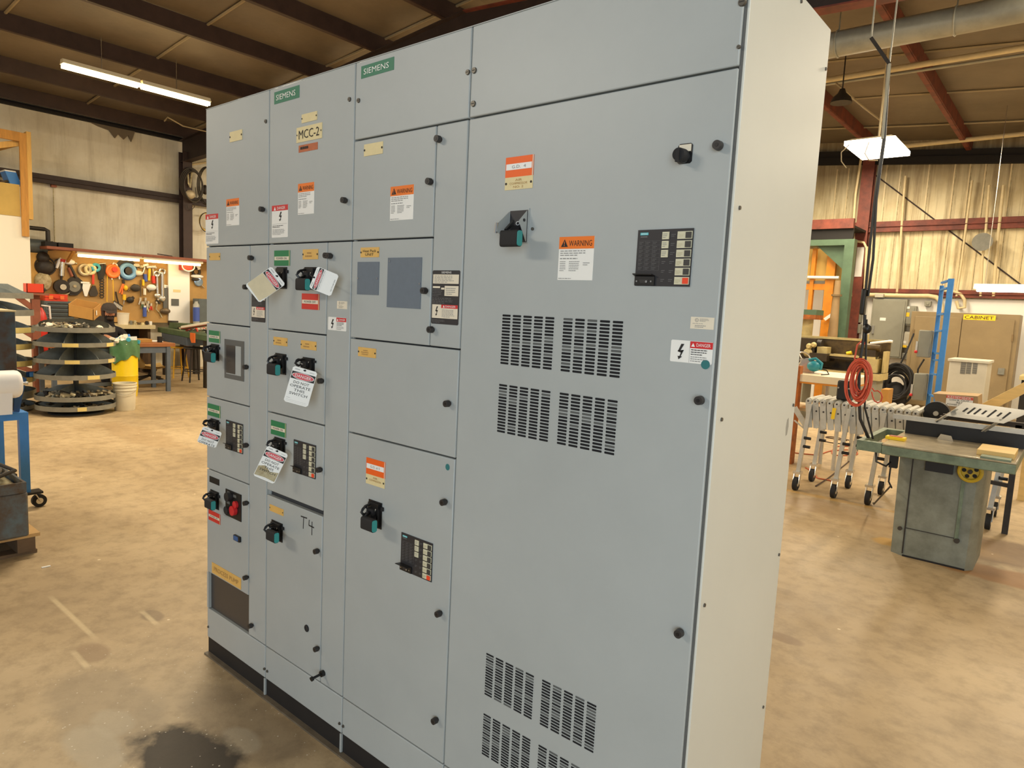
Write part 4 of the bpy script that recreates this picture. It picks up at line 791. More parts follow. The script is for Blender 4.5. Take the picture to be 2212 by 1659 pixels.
# person seated at the desk
pp = at(238, 672, 0, -9.12); hz = pp.z; bz = .0
FW = Vector((1, -.12, 0)).normalized(); SD = Vector((-FW.y, FW.x, 0)).normalized()    # facing, his left
def person():
    o = Vector((pp.x-.12, pp.y, 0)); sy = hz-.31      # shoulders
    V = lambda f, s, z: o+FW*f+SD*s+Vector((0,0,z)); seat = .5
    pts = {'pel': (V(-.02,0,seat+.08), .15), 'wai': (V(.0,0,seat+.25), .145), 'che': (V(.05,0,sy-.1), .165), 'nb': (V(.08,0,sy+.02), .085), 'nk': (V(.11,0,sy+.1), .06), 'hd': (V(.13,0,hz-.02), .095), 'cr': (V(.12,0,hz+.075), .085), 'jaw': (V(.19,0,hz-.1), .055)}
    E = [('pel','wai'), ('wai','che'), ('che','nb'), ('nb','nk'), ('nk','hd'), ('hd','cr'), ('hd','jaw')]
    for k, s in (('l', 1), ('r', -1)):
        pts.update({'sh'+k: (V(.07,s*.18,sy-.02), .08), 'el'+k: (V(.16,s*.27,sy-.28), .055), 'wr'+k: (V(.4,s*.14,zd+.06), .038), 'ha'+k: (V(.48,s*.09,zd+.045), .034), 'hi'+k: (V(.02,s*.1,seat+.04), .1), 'kn'+k: (V(.42,s*.14,seat+.06), .07), 'an'+k: (V(.4,s*.15,.12), .05), 'to'+k: (V(.56,s*.16,.05), .042)})
        E += [('nb','sh'+k), ('sh'+k,'el'+k), ('el'+k,'wr'+k), ('wr'+k,'ha'+k), ('pel','hi'+k), ('hi'+k,'kn'+k), ('kn'+k,'an'+k), ('an'+k,'to'+k)]
        for i in range(4):
            f0, f1, f2_ = 'ha'+k, 'f%d%s' % (i, k), 'g%d%s' % (i, k); off = s*(.028-.019*i)
            pts[f1] = (V(.52,s*.09+off,zd+.042), .0095); pts[f2_] = (V(.56+.01*(i in (1,2)),s*.085+off,zd+.02), .008); E += [(f0,f1), (f1,f2_)]
        pts['t1'+k] = (V(.5,s*.045,zd+.04), .011); pts['t2'+k] = (V(.535,s*.03,zd+.024), .009); E += [('ha'+k,'t1'+k), ('t1'+k,'t2'+k)]
    names = list(pts); me = bpy.data.meshes.new('body'); me.from_pydata([pts[n][0] for n in names], [(names.index(a), names.index(c)) for a, c in E], [])
    ob = bpy.data.objects.new('body', me); COL.objects.link(ob); sk = ob.modifiers.new('skin', 'SKIN'); sk.use_smooth_shade = True
    for i, n in enumerate(names): me.skin_vertices[0].data[i].radius = (pts[n][1],)*2
    me.skin_vertices[0].data[0].use_root = True
    ss = ob.modifiers.new('sub', 'SUBSURF'); ss.levels = ss.render_levels = 2
    dg = bpy.context.evaluated_depsgraph_get(); dg.update(); m2 = bpy.data.meshes.new_from_object(ob.evaluated_get(dg)); bpy.data.objects.remove(ob)
    B2 = MB(); hc = V(.13,0,hz)
    B2.add([v.co.copy() for v in m2.vertices], [tuple(p.vertices) for p in m2.polygons], 'hoodie')
    for i, f in enumerate(B2.f):
        c = sum((B2.v[j] for j in f), Vector())/len(f); l = (c-o).dot(FW)
        B2.m[i] = 'skin' if (c.z > hz-.075 or (l > .43 and abs(c.z-zd) < .12)) else ('jeans' if c.z < seat+.1 and l > -.3 and c.z < zd-.12 else 'hoodie')
        if c.z < .1: B2.m[i] = 'black'
    # face: nose, eyes, mouth, ears
    B2.ball(hc+FW*.105+Vector((0,0,-.04)), (.018,.014,.024), 'skin', 10); B2.ball(hc+FW*.085+Vector((0,0,-.095)), (.012,.028,.006), 'hair', 10)
    for s in (1, -1): B2.ball(hc+FW*.088+SD*.035*s+Vector((0,0,-.005)), (.009,.012,.008), 'ink', 8); B2.ball(hc+SD*.094*s+Vector((0,0,-.02)), (.018,.01,.03), 'skin', 10)
    root = B2.build('person', recalc=False); tag(root, 'person in a dark hoodie and cap sitting head-down at the desk', 'person')
    off = root.location
    h = MB(); h.lathe(hc+FW*-.01+Vector((0,0,.012)), [(.108,-.01), (.112,.02), (.106,.06), (.08,.1), (.04,.118), (0,.122)], 'cap', 24); h.prism([hc+FW*f+SD*s+Vector((0,0,.016-.045*(f > .12))) for f, s in ((.07,-.085), (.155,-.07), (.185,0), (.155,.07), (.07,.085))], (0,0,.008), 'cap')
    h.build('cap', root)
    g = MB(); g.ball(hc+FW*.05+Vector((0,0,-.112)), (.046,.05,.034), 'hair', 14); g.build('beard', root)
    h = MB(); h.lathe(hc+FW*-.02, [(.104,-.09), (.11,-.05), (.111,.01)], 'hair', 24, sx=.96); h.v = [v if (v-hc).dot(FW) < .03 else v-FW*((v-hc).dot(FW)-.03) for v in h.v]; h.build('hair', root)
    s = MB(); q = V(-.02,0,0); s.lathe((q.x,q.y,seat-.06), [(0,0), (.17,0), (.18,.03), (.17,.055), (0,.055)], 'tool_dark', 20); s.cyl((q.x,q.y,.0), (q.x,q.y,seat-.06), .03, 'tool_dark'); s.cyl((q.x,q.y,0), (q.x,q.y,.03), .2, 'tool_dark'); one('round_seat', s, 'dark round seat under the person in the hoodie', 'stool')
person()
# --- things on the wall bench
def bench_pt(px, py, dx=.0): q = at(px, py, 0, WX+.45+dx); return q
p, q = at(97, 689, 0, WX+.66), at(160, 652, 0, WX+.66); t = thing('tool_chest', 'grey steel tool chest with shallow drawers on the wall bench', 'tool chest', ((WX+.4), (p.y+q.y)/2, zb))
b = MB(); b.box((WX+.2,p.y,zb), (WX+.64,q.y,q.z), 'toolbox'); b.build('chest', t)
for i in range(5):
    z0 = zb+.02+(q.z-zb-.03)*i/5; b = MB(); b.box((WX+.64,p.y+.02,z0), (WX+.655,q.y-.02,z0+(q.z-zb)/5-.025), 'toolbox'); o = b.build('drawer', t); b = MB(); b.box((WX+.655,p.y+.05,z0+(q.z-zb)/5-.04), (WX+.67,q.y-.05,z0+(q.z-zb)/5-.028), 'tool_dark'); b.build('pull', o)
a, c = at(98, 648, 0, WX+.6), at(146, 634, 0, WX+.6); b = MB(); b.box((WX+.3,a.y,q.z), (WX+.6,c.y,q.z+.055), 'red_case'); b.box((WX+.3,a.y,q.z+.06), (WX+.6,c.y,q.z+.115), 'red_case'); b.tube([(WX+.6,a.y*.6+c.y*.4,q.z+.05), (WX+.64,a.y*.58+c.y*.42,q.z+.05), (WX+.64,a.y*.42+c.y*.58,q.z+.05), (WX+.6,a.y*.4+c.y*.6,q.z+.05)], .01, 'tool_red', 6)
for f in (.25, .75): y = a.y*(1-f)+c.y*f; b.box((WX+.6,y-.03,q.z+.03), (WX+.61,y+.03,q.z+.09), 'reel_orange')
one('tool_case', b, 'red plastic tool case lying on the grey tool chest', 'tool case')
p = at(205, 650, 0, WX+.5); b = MB()
for k in range(5): b.torus((WX+.5+.012*k,p.y+.01*k,zb+.26+.0*k), .11-.012*k, .014, 'reel_orange', (1,.2,.1), n=22, k=6)
b.torus((WX+.52,p.y,zb+.24), .05, .014, 'reel_orange', (1,.1,.2), n=18, k=6); one('cord_coil', b, 'orange coiled cord on the bench behind the cardboard box', 'cord coil')
b = MB(); b.box((WX+.3,p.y-.2,zb), (WX+.6,p.y+.2,zb+.14), 'tool_dark'); one('wooden_crate', b, 'dark low crate on the bench under the orange cord coil', 'crate', bevel=.005)
p = at(266, 690, 0, WX+.6); b = MB(); b.lathe((WX+.6,p.y,zb), [(0,0), (.085,0), (.1,.2), (.106,.2), (.106,.21), (.096,.21), (.083,.01), (0,.01)], 'cream_jug', 24); one('plastic_tub', b, 'white plastic tub on the wall bench beside the person', 'tub')
r = random.Random(2)
for i, px in enumerate((284, 292, 301, 309, 318, 326)):
    q = at(px, 690, 0, WX+.68); b = MB(); h = r.uniform(.03, .07); b.lathe((WX+.66,q.y,zb), [(0,0), (.026,0), (.028,h), (.02,h+.008), (0,h+.008)], ('lip_grey','grime','fitting','ivory','tool_dark','label_white')[i], 12); one('small_jar', b, 'small jar on the front of the wall bench, %s from the white tub' % ('first','second','third','fourth','fifth','sixth')[i], 'jar', 'jars along the front of the wall bench')
# --- tool board, shelf and tubes over the bench
y0, y1 = at(86, 600, 0, PX).y, at(470, 600, 0, PX).y
t = thing('tool_board', 'wide brown pegboard covered with hanging tools over the wall bench', 'tool board', (PX-.05, (y0+y1)/2, zb))
b = MB(); b.box((WX,y0,zb+.02), (PX,y1,2.2), 'pegboard'); b.build('board', t)
z_ = W(200, 541, .3).z; b = MB(); b.box((WX,y0,2.17), (WX+.52,y1,2.215), 'red_wood'); b.build('top_shelf', t)
b = MB(); b.box((PX,y0-.18,zb-.3), (PX+.02,y0+.0,2.1), 'wood_pale'); b.build('side_panel', t)
for k in range(5): y = y0+.4+k*1.0; b = MB(); b.bar((PX,y,1.95), (WX+.5,y,2.17), .04, .04, 'wood'); b.build('bracket', t) if k in (0,) else None
def tube_light(px0, px1, lab):
    X = WX+.44; a, c = at(px0, 540, 0, X).y, at(px1, 540, 0, X).y; t = thing('tube_light', lab, 'light fixture', (X, (a+c)/2, 2.1), group='tube lights under the shelf of the tool board')
    b = MB(); b.box((X-.05,a,2.125), (X+.05,c,2.17), 'cream'); b.build('housing', t); b = MB(); b.cyl((X,a+.03,2.098), (X,c-.03,2.098), .02, 'tube_glow', n=12); b.build('tube', t)
tube_light(164, 304, 'long lit tube light under the shelf, the left one of two'); tube_light(308, 436, 'long lit tube light under the shelf, the one nearest the switchgear')
for i, (px0, px1) in enumerate(((97, 122), (126, 158))):
    X = WX+.46; a, c = at(px0, 535, 0, X).y, at(px1, 535, 0, X).y; b = MB(); b.box((X-.2,a,2.215), (X+.02,c,2.29), 'dark_gap'); one('storage_case', b, 'black flat case on the shelf above the tool board, %s' % ('nearest the elbow pipe', 'just left of the lit tubes')[i], 'case', 'black cases on the shelf')
p, q = at(340, 540, 0, WX+.4), at(372, 546, 0, WX+.4); b = MB(); b.bar(p, (q.x,q.y,p.z-.02), .02, .02, 'beam_brown'); b.v = [v+Vector((0,0,2.235-min(x.z for x in b.v))) if 0 else v for v in b.v]; mz = min(v.z for v in b.v); b.v = [v+Vector((0,0,2.215-mz)) for v in b.v]; one('steel_rod', b, 'rusty rod lying on the shelf above the lit tubes', 'rod')
# --- tools hanging on the board
GT = 'tools hanging on the pegboard'
def hang(name, label, cat, parts):
    """parts: list of ('bar', p, q, width, mat) / ('ring', c, R, r, mat) / ('disc', c, R, mat, t) / ('ball', c, r, mat), pixels of the board."""
    b = MB()
    for q in parts:
        k = q[0]
        if k == 'bar': b.bar(W(*q[1]), W(*q[2]), q[3], .03, q[4], up=(1,0,0))
        elif k == 'rod': b.cyl(W(*q[1]), W(*q[2]), q[3], q[4], r2=q[5] if len(q) > 5 else None, n=10)
        elif k == 'ring': b.torus(W(*q[1]), q[2], q[3], q[4], (1,0,0), n=26, k=8)
        elif k == 'disc': c = W(*q[1]); b.cyl((PX+.002,c.y,c.z), (PX+q[4],c.y,c.z), q[2], q[3], n=28)
        elif k == 'ball': b.ball(W(*q[1], q[4] if len(q) > 4 else .04), q[2], q[3], 12)
        elif k == 'poly': b.prism([W(*p, .01) for p in q[1]], (.03,0,0), q[2])
        elif k == 'tube': b.tube([W(*p, .025) for p in q[1]], q[2], q[3], 6)
    return one(name, b, label, cat, GT)
hang('angle_grinder', 'dark angle grinder with a pale handle at the left end of the tool board', 'grinder', [('ball', (93,556), (.06,.1,.1), 'tool_dark'), ('ball', (97,577), (.06,.14,.13), 'tool_dark'), ('rod', (95,568), (107,578), .035, 'fitting_pale'), ('ring', (98,575), .15, .012, 'tool_dark')])
hang('cloth_bag', 'greyish cloth bag below the dark angle grinder', 'bag', [('ball', (93,608), (.05,.13,.16), 'grime'), ('ball', (90,618), (.04,.1,.1), 'recess')])
hang('grease_gun', 'silver grease gun hanging straight down near the red tool case', 'grease gun', [('rod', (135,566), (133,596), .045, 'chrome'), ('rod', (136,560), (135,566), .05, 'tool_red'), ('rod', (133,596), (132,612), .018, 'tool_dark'), ('tube', [(130,559), (120,562), (116,572), (119,585)], .012, 'tool_dark')])
hang('caulking_gun', 'short white-barrelled caulking gun left of the silver grease gun', 'caulking gun', [('rod', (129,560), (122,579), .025, 'label_white'), ('bar', (128,558), (137,562), .03, 'chrome')])
hang('grease_gun', 'dark grease gun leaning to the right with a pale head', 'grease gun', [('rod', (150,573), (164,600), .028, 'tool_dark'), ('rod', (148,578), (156,597), .025, 'red_wood'), ('ball', (150,566), (.05,.09,.05), 'label_white'), ('rod', (154,566), (166,569), .015, 'chrome'), ('rod', (143,562), (150,570), .02, 'label_white')])
hang('hose_reel', 'small dark reel with a light loop hanging over the red tool case', 'reel', [('disc', (132,619), .12, 'tool_dark', .08), ('ring', (137,622), .12, .012, 'grime'), ('disc', (134,620), .05, 'chrome', .1)])
hang('cutting_disc', 'large black disc with a grey hub on the tool board', 'disc', [('poly', [(146,604), (152,599), (168,599), (178,608), (176,628), (166,638), (150,638), (144,625)], 'tool_dark'), ('disc', (159.5,619), .125, 'tool_dark', .05), ('disc', (159.5,619), .095, 'lip_grey', .06), ('disc', (160,618), .025, 'fitting_pale', .08)])
hang('paper_pad', 'white tapering pad of paper hanging beside the black disc', 'pad', [('poly', [(174,613), (195,613), (187,640), (182,640)], 'label_white'), ('bar', (174,610), (193,611), .03, 'label_white')])
hang('leather_holster', 'dark brown leather holster hanging from a red strap', 'holster', [('poly', [(199,617), (205,617), (211,634), (207,640), (194,640), (191,632)], 'hose'), ('bar', (201,590), (201,614), .035, 'tool_red')])
hang('tape_roll', 'silver tape roll at the left of the tape cluster', 'tape roll', [('ring', (183,583), .085, .03, 'fitting_pale')])
hang('tape_roll', 'yellowish tape roll below the red strap', 'tape roll', [('ring', (195,582), .075, .03, 'ivory')])
hang('tape_roll', 'bright blue tape roll right of the red strap', 'tape roll', [('ring', (207,578), .055, .028, 'cyan')])
hang('strap_bundle', 'bundle of black straps next to the orange cord reel', 'straps', [('bar', (214,572), (217,604), .07, 'rubber'), ('bar', (221,572), (220,600), .06, 'tool_dark'), ('bar', (226,572), (222,595), .05, 'black'), ('rod', (213,570), (228,569), .015, 'chrome')])
hang('cord_reel', 'orange cord reel with a white handle on the tool board', 'cord reel', [('disc', (244,586), .12, 'reel_orange', .05), ('ring', (244,586), .1, .03, 'reel_orange'), ('disc', (246,582), .045, 'tool_red', .08), ('tube', [(240,576), (246,568), (252,571), (256,590), (258,603)], .014, 'label_white'), ('tube', [(240,576), (242,604)], .012, 'label_white')])
hang('tape_reel', 'large pale blue steel-tape reel, the biggest round thing on the tool board', 'reel', [('disc', (274,581), .185, 'tool_dark', .03), ('disc', (276.5,586), .165, 'blue_dark', .03), ('ring', (276.5,585.7), .115, .042, 'blue_ring'), ('poly', [(269,582), (275,576), (283,581), (285,589), (277,594), (270,590)], 'hose')])
hang('chain_length', 'length of dark chain hanging below the black straps', 'chain', [('ring', (220,604+6*i), .03, .009, 'tool_dark') for i in range(7)])
hang('nylon_string', 'thin yellow string hanging down left of the person', 'string', [('rod', (232,575), (231,652), .006, 'tool_yellow')])
hang('nylon_string', 'thin yellow string hanging down below the orange reel', 'string', [('rod', (244,604), (245,650), .006, 'tool_yellow')])
hang('pliers', 'pliers with orange handles under the pale blue reel', 'pliers', [('rod', (266,612), (258,633), .014, 'reel_orange'), ('rod', (267,612), (263,636), .014, 'reel_orange'), ('bar', (266,604), (267,613), .04, 'tool_dark')])
hang('tape_measure', 'small yellow tape measure right of the orange pliers', 'tape measure', [('ball', (271.5,622), (.04,.035,.05), 'tool_yellow')])
hang('screwdriver', 'screwdriver with a thick amber handle under the tape measure', 'screwdriver', [('rod', (268.5,636), (268.5,648), .03, 'tool_yellow'), ('rod', (268.5,648), (267,658), .008, 'chrome')])
hang('hacksaw', 'dark hacksaw hanging right of the amber screwdriver', 'hacksaw', [('tube', [(282,623), (290,615), (298,618), (300,627)], .016, 'tool_dark'), ('rod', (281,624), (276,629), .012, 'fitting'), ('ball', (293,622), (.03,.09,.07), 'hose')])
hang('pipe_cutter', 'dark pipe cutter low on the board right of the amber screwdriver', 'pipe cutter', [('bar', (278,650), (289,642), .05, 'tool_dark'), ('ball', (281,648), (.04,.07,.06), 'tool_dark')])
hang('work_glove', 'white work glove right above the pale blue reel', 'glove', [('ball', (295,573), (.04,.06,.035), 'rag'), ('ball', (305,576), (.03,.04,.03), 'grime')])
hang('work_glove', 'white work glove right below the pale blue reel', 'glove', [('ball', (299,590), (.04,.08,.05), 'rag'), ('ball', (293,586), (.03,.04,.03), 'rag')])
hang('claw_hammer', 'claw hammer with a blue grip', 'hammer', [('rod', (313,577), (309,590), .02, 'chrome'), ('bar', (309,574), (320,571), .04, 'label_white'), ('rod', (313,592), (315,608), .034, 'tool_blue')])
hang('claw_hammer', 'hammer with a yellow wooden handle', 'hammer', [('bar', (316,577), (336,576), .04, 'chrome'), ('rod', (323,580), (321.5,606), .024, 'tool_yellow')])
hang('claw_hammer', 'hammer with a red grip right of the yellow handled one', 'hammer', [('rod', (330,580), (332,598), .016, 'fitting_pale'), ('rod', (331,596), (332,612), .034, 'tool_red'), ('bar', (327,577), (338,578), .03, 'chrome')])
hang('chisel', 'chisel with a yellow handle below the blue grip', 'chisel', [('rod', (309.5,604), (309.5,617), .022, 'tool_yellow'), ('rod', (304,604), (304,640), .012, 'fitting')])
hang('paint_brush', 'white handled brush low below the hammers', 'brush', [('rod', (312.5,623), (312.5,637), .026, 'cream_jug')])
hang('spray_gun', 'white spray gun beside the shorter wrench', 'spray gun', [('ball', (327,621), (.05,.09,.06), 'label_white'), ('rod', (326,624), (322,630), .025, 'fitting')])
hang('combination_wrench', 'long bright combination wrench, the shorter of the two', 'wrench', [('rod', (339,592), (340.5,636), .02, 'chrome', .03), ('ring', (338.6,591.5), .045, .02, 'chrome'), ('ball', (340.5,639), (.02,.06,.05), 'chrome')])
hang('combination_wrench', 'long bright combination wrench, the taller of the two', 'wrench', [('rod', (350.5,588), (351,642), .034, 'chrome'), ('ring', (350.3,586.5), .05, .024, 'chrome'), ('ball', (351,645), (.02,.07,.06), 'chrome')])
hang('pipe_wrench', 'heavy grey pipe wrench beside the white panel', 'pipe wrench', [('bar', (357,618), (357,668), .075, 'recess'), ('bar', (354,618), (362,620), .06, 'label_white'), ('ball', (357,672), (.05,.1,.06), 'fitting')])
hang('adjustable_wrench', 'short adjustable wrench below the two long wrenches', 'wrench', [('bar', (342,645), (337,655), .03, 'chrome'), ('bar', (337,648), (346,656), .03, 'tool_dark'), ('tube', [(340,655), (337,668), (345,676), (350,686)], .012, 'grime')])
for i, (px, py) in enumerate(((303,648), (308,656), (314,648), (320,655), (326,660), (318,663))):
    hang('pliers', 'small pliers in the cluster under the hammers, %s from the left' % ('first','second','third','fourth','fifth','sixth')[i], 'pliers', [('rod', (px,py), (px-3,py+10), .013, ('chrome','machine_green','fitting_pale','chrome','tool_red','ivory')[i]), ('rod', (px,py), (px+3,py+10), .013, ('chrome','machine_green','fitting_pale','chrome','tool_red','ivory')[i]), ('bar', (px,py-5), (px,py+1), .035, 'chrome')])
hang('spray_can', 'purple and white spray can standing low against the board', 'can', [('rod', (312.5,664), (312.5,684), .035, 'tool_blue'), ('rod', (312.5,660), (312.5,664), .025, 'label_white')])
hang('socket_rail', 'rail of sockets low on the board behind the person', 'sockets', [('rod', (247+3*i,652+2*i), (247+3*i,660+2*i), .022, 'chrome') for i in range(6)]+[('bar', (246,650), (265,662), .02, 'tool_dark')])
hang('hook_tool', 'dark hooked tool hanging right of the yellow strings', 'hook', [('tube', [(250,630), (252,640), (256,655), (260,664), (255,668)], .013, 'tool_dark')])
# white panel with a red box and things to its right
p, q = W(364,672), W(409,564); t = thing('white_board', 'tall bright white panel standing among the tools', 'panel', (PX, (p.y+q.y)/2, zb))
b = MB(); b.box((PX,p.y,zb+.02), (PX+.04,q.y,q.z), 'white'); b.build('panel', t); b = MB(); a, c = W(370,660,.04), W(386,646,.04); b.box((PX+.04,a.y,a.z), (PX+.05,c.y,c.z), 'recess'); b.build('grey_patch', t)
b = MB(); a, c = W(374,631,.04), W(390,626,.04); b.box((PX+.04,a.y,a.z), (PX+.043,c.y,c.z), 'ivory'); b.build('sticker', t)
b = MB(); a, c = W(387,583,.06), W(411,565,.06); b.box((PX+.04,a.y,a.z), (PX+.16,c.y,c.z), 'tool_red'); b.torus((PX+.17,a.y*.4+c.y*.6,a.z+.08), .12, .014, 'label_white', (1,0,0), ell=.8); one('first_aid_case', b, 'red case with a pale hose loop above the white panel', 'case', bevel=.006)
hang('safety_goggles', 'dark goggles hanging right of the red case', 'goggles', [('ring', (424,587), .07, .025, 'tool_dark'), ('rod', (427,575), (430,582), .04, 'label_white')])
hang('welding_glove', 'white and dark glove below the goggles', 'glove', [('ball', (426,597), (.04,.13,.04), 'label_white'), ('ball', (423,604), (.03,.09,.03), 'tool_dark')])
hang('inspection_mirror', 'round pale blue mirror on a stalk near the switchgear edge', 'mirror', [('ball', (429,609), (.02,.09,.09), 'mirror_blue'), ('rod', (433,613), (441,622), .012, 'chrome')])
b = MB(); a, c = W(429,680,.3), W(446,646,.3); b.box((PX+.05,a.y,zb), (PX+.32,c.y+.3,c.z), 'toolbox'); one('radio', b, 'dark grey box on the bench at the switchgear edge', 'box', bevel=.01)
a = W(424,678,.3); b = MB(); h = W(424,651,.3).z-zb; b.lathe((PX+.3,a.y,zb), [(0,0), (.06,0), (.06,h*.85), (.03,h*.95), (.03,h), (0,h)], 'clear', 18); b.lathe((PX+.3,a.y,zb), [(.0615,h*.15), (.0615,h*.75)], 'tool_blue', 18); one('cleaner_bottle', b, 'clear bottle with a blue label beside the dark grey box', 'bottle')
# --- green bench with clutter, standing out from the wall
A_, B_ = onz(340, 706, .88), onz(446, 724, .88); u = (B_-A_); u.z = 0; un = u.normalized(); vn = Vector((-un.y, un.x, 0)); vn = vn if vn.y > 0 else -vn
t = thing('machine_bench', 'green steel bench heaped with tools, partly hidden by the switchgear', 'workbench', (A_.x, A_.y, 0))
b = MB(); b.prism([A_, B_+un*.3, B_+un*.3+vn*.7, A_+vn*.7], (0,0,-.1), 'machine_green'); b.build('bench_top', t, bevel=.01)
for f, g in ((.12,.06), (.12,.6), (.95,.06), (.95,.6)): q = A_+u*f+vn*g; b = MB(); b.box((q.x-.05,q.y-.05,0), (q.x+.05,q.y+.05,.78), 'tool_dark'); b.build('leg', t)
b = MB(); b.prism([A_+u*.1+Vector((0,0,-.1)), A_+u*.62+Vector((0,0,-.1)), A_+u*.62+vn*.6+Vector((0,0,-.1)), A_+u*.1+vn*.6+Vector((0,0,-.1))], (0,0,-.14), 'desk_leg'); b.build('apron_box', t)
def on_green(f, g, z=.88): q = A_+u*f+vn*g; q.z = z; return q
q = on_green(.1,.2); b = MB(); b.bar(q+Vector((0,0,.05)), on_green(.45,.25,.95), .16, .1, 'machine_green'); b.cyl(q+Vector((0,0,.05)), q+Vector((0,0,.13)), .09, 'tool_dark'); one('bench_vise', b, 'green vise at the left end of the green bench', 'vise')
q = on_green(.6,.1); b = MB(); b.bar(on_green(.55,.02,.94), on_green(1.02,.3,1.12), .12, .06, 'cream_jug'); b.bar(on_green(.55,.02,.925), on_green(1.02,.3,1.1), .124, .03, 'red_wood'); one('belt_sander', b, 'pale slanting bar-shaped tool on the green bench', 'sander', bevel=.012)
b = MB(); q = on_green(.72,-.0); b.prism([q+Vector((0,0,.0)), q+un*.2, q+un*.2+Vector((0,0,-.16)), q+un*.06+Vector((0,0,-.17)), q+Vector((0,0,-.1))], vn*-.02, 'reel_orange'); one('hanging_rag', b, 'orange-brown rag hanging over the edge of the green bench', 'rag')
for i, (f, g, l, m, lab) in enumerate(((.5,.45,.3,'tool_red','red handled tool lying behind the slanting bar'), (.75,.5,.25,'tool_red','second red tool nearer the switchgear on the green bench'), (.35,.12,.22,'fitting_pale','pale bar lying at the front of the green bench'), (.85,.2,.18,'tool_dark','dark tool lying under the slanting bar'), (.62,.55,.2,'tool_yellow','yellow handled tool at the back of the green bench'))):
    a = on_green(f,g,.905); b = MB(); d = (un*math.cos(i*1.3)+vn*math.sin(i*1.3)*.4); b.cyl(a-d*l/2, a+d*l/2, .022, m, r2=.016, n=10); b.ball(a+d*l/2, (.04,.04,.025), 'tool_dark', 8); one('hand_tool', b, lab, 'tool', 'tools on the green bench')
b = MB(); clutter(b, (on_green(.6,.35).x, on_green(.6,.35).y, .885), .32, 40, 12, m=('tool_dark','fitting','chrome','tool_red','grime'), sz=.035); o = one('loose_hardware', b, 'heap of loose hardware on the green bench', 'hardware'); o['kind'] = 'stuff'
# --- loft over the white partition, top left
X = -10.45; yR = at(66, 560, 0, X).y
b = MB(); zt = zat(470, X, yR); b.box((XL,YF+.1,0), (X,yR,zt), 'partition'); struct('wall_partition', b)
t = thing('loft_frame', 'raw timber loft frame with plywood front at the top left', 'timber frame', (X, yR-.5, zt)); zpy = zat(402, X, yR)
b = MB(); b.box((X-.03,YF+.2,zt), (X+.01,yR-.12,zpy), 'plywood'); b.box((XL+.05,YF+.2,zpy-.03), (X-.03,yR-.12,zpy), 'plywood'); b.build('plywood_front', t)
ya, yb2, zt1, zb1 = at(43,400,0,X).y, at(58,400,0,X).y, zat(290,X,yR), zat(512,X,yR)
b = MB(); b.box((X+.011,ya,zb1), (X+.055,yb2,zt1), 'wood'); b.build('post', t); b = MB(); b.box((X-.08,yb2,zat(474,X,yR)), (X+.05,at(68,400,0,X).y,zat(285,X,yR)), 'wood_pale'); b.build('post', t)
b = MB(); p = at(0, 283, 0, X); b.bar((X+.03,ya,zat(296,X,ya)), (X+.03,YF+.3,zat(296,X,ya)), .04, .14, 'wood'); b.build('rail', t)
b = MB(); p, q = at(42,309,0,X-.05), at(-30,345,0,X-.05); b.bar(p, (XL+.2, p.y-.15, p.z-.05), .09, .04, 'wood_pale'); b.bar(p, (X-.1, q.y-.6, q.z), .05, .09, 'wood_pale'); b.build('brace', t)
a, c = at(22,398,0,X-.15), at(45,374,0,X-.15); b = MB(); b.box((X-.4,a.y,zpy), (X-.12,c.y,zpy+.2), 'steel_blue'); b.box((X-.4,a.y-.0,zpy+.2), (X-.12,c.y,zpy+.22), 'label_white'); b.v = [v+Vector((0,(v.z-zpy)*-.35,0)) for v in b.v]; one('storage_box', b, 'blue box with a white lid on the timber loft', 'box')
b = MB(); clutter(b, (X-.25, a.y-.25, zpy), .2, 16, 5, m=('red_wood','fitting','tool_red','grime'), sz=.06); o = one('loft_clutter', b, 'brown odds and ends beside the blue box on the timber loft', 'clutter'); o['kind'] = 'stuff'
# --- pipes, hose and wire on the left wall
p0, p1, p2 = W(66,492,.05), W(103,496,.05), W(104,524,.05); b = MB(); b.tube([p0-Vector((0,.3,0)), p0, (p1+(p0-p1)*.2), p1+(p2-p1)*.08, p2], .035, 'tool_dark', 10); one('stove_pipe', b, 'black bent pipe on the white wall above the shelf', 'pipe')
a = at(78,533,0,XL+.3); b = MB(); b.cyl(a-Vector((0,.12,0)), a+Vector((0,.14,0)), .13, 'toolbox'); b.cyl(a+Vector((0,.14,0)), a+Vector((0,.26,.02)), .1, 'tool_dark'); one('blower_motor', b, 'grey blower motor at the end of the bent black pipe', 'motor')
XW = XL+.14
def HW(px, py): return at(px, py, 0, XW)
XW = XL+.36
t = thing('hose_coil', 'coil of black hose hung on the white wall beside the steel column', 'hose coil', (XW, HW(412,400).y, HW(412,436).z)); c = HW(413,399)
b = MB()
for k in range(4): b.torus(c+Vector((.012*k,.01*k,-.012*k)), .22-.006*k, .016, 'hose', (1,.05*k,0), n=30, k=6, ell=1.45)
b.build('coil', t); b = MB(); q = HW(412,366); b.bar((XL+.29,q.y-.09,q.z), (XW+.08,q.y,q.z-.02), .03, .03, 'tool_dark'); b.build('hook', t); b = MB(); b.tube([HW(405,365), HW(407,395), HW(411,405), HW(414,372)], .018, 'grime', 6); b.ball(HW(411,420), (.03,.1,.09), 'fitting_pale', 10); b.build('nozzle', t)
b = MB(); b.tube([HW(404,440), HW(406,450), HW(413,455), HW(420,447), HW(424,425), HW(422,405)], .006, 'hose', 5); b.build('loose_end', t)
XW = XL+.14; c = HW(447,402); b = MB()
for k in range(3): b.torus(c+Vector((.01*k,.02*k,0)), .2, .01, 'hose', (1,0,0), n=26, k=5, ell=1.9)
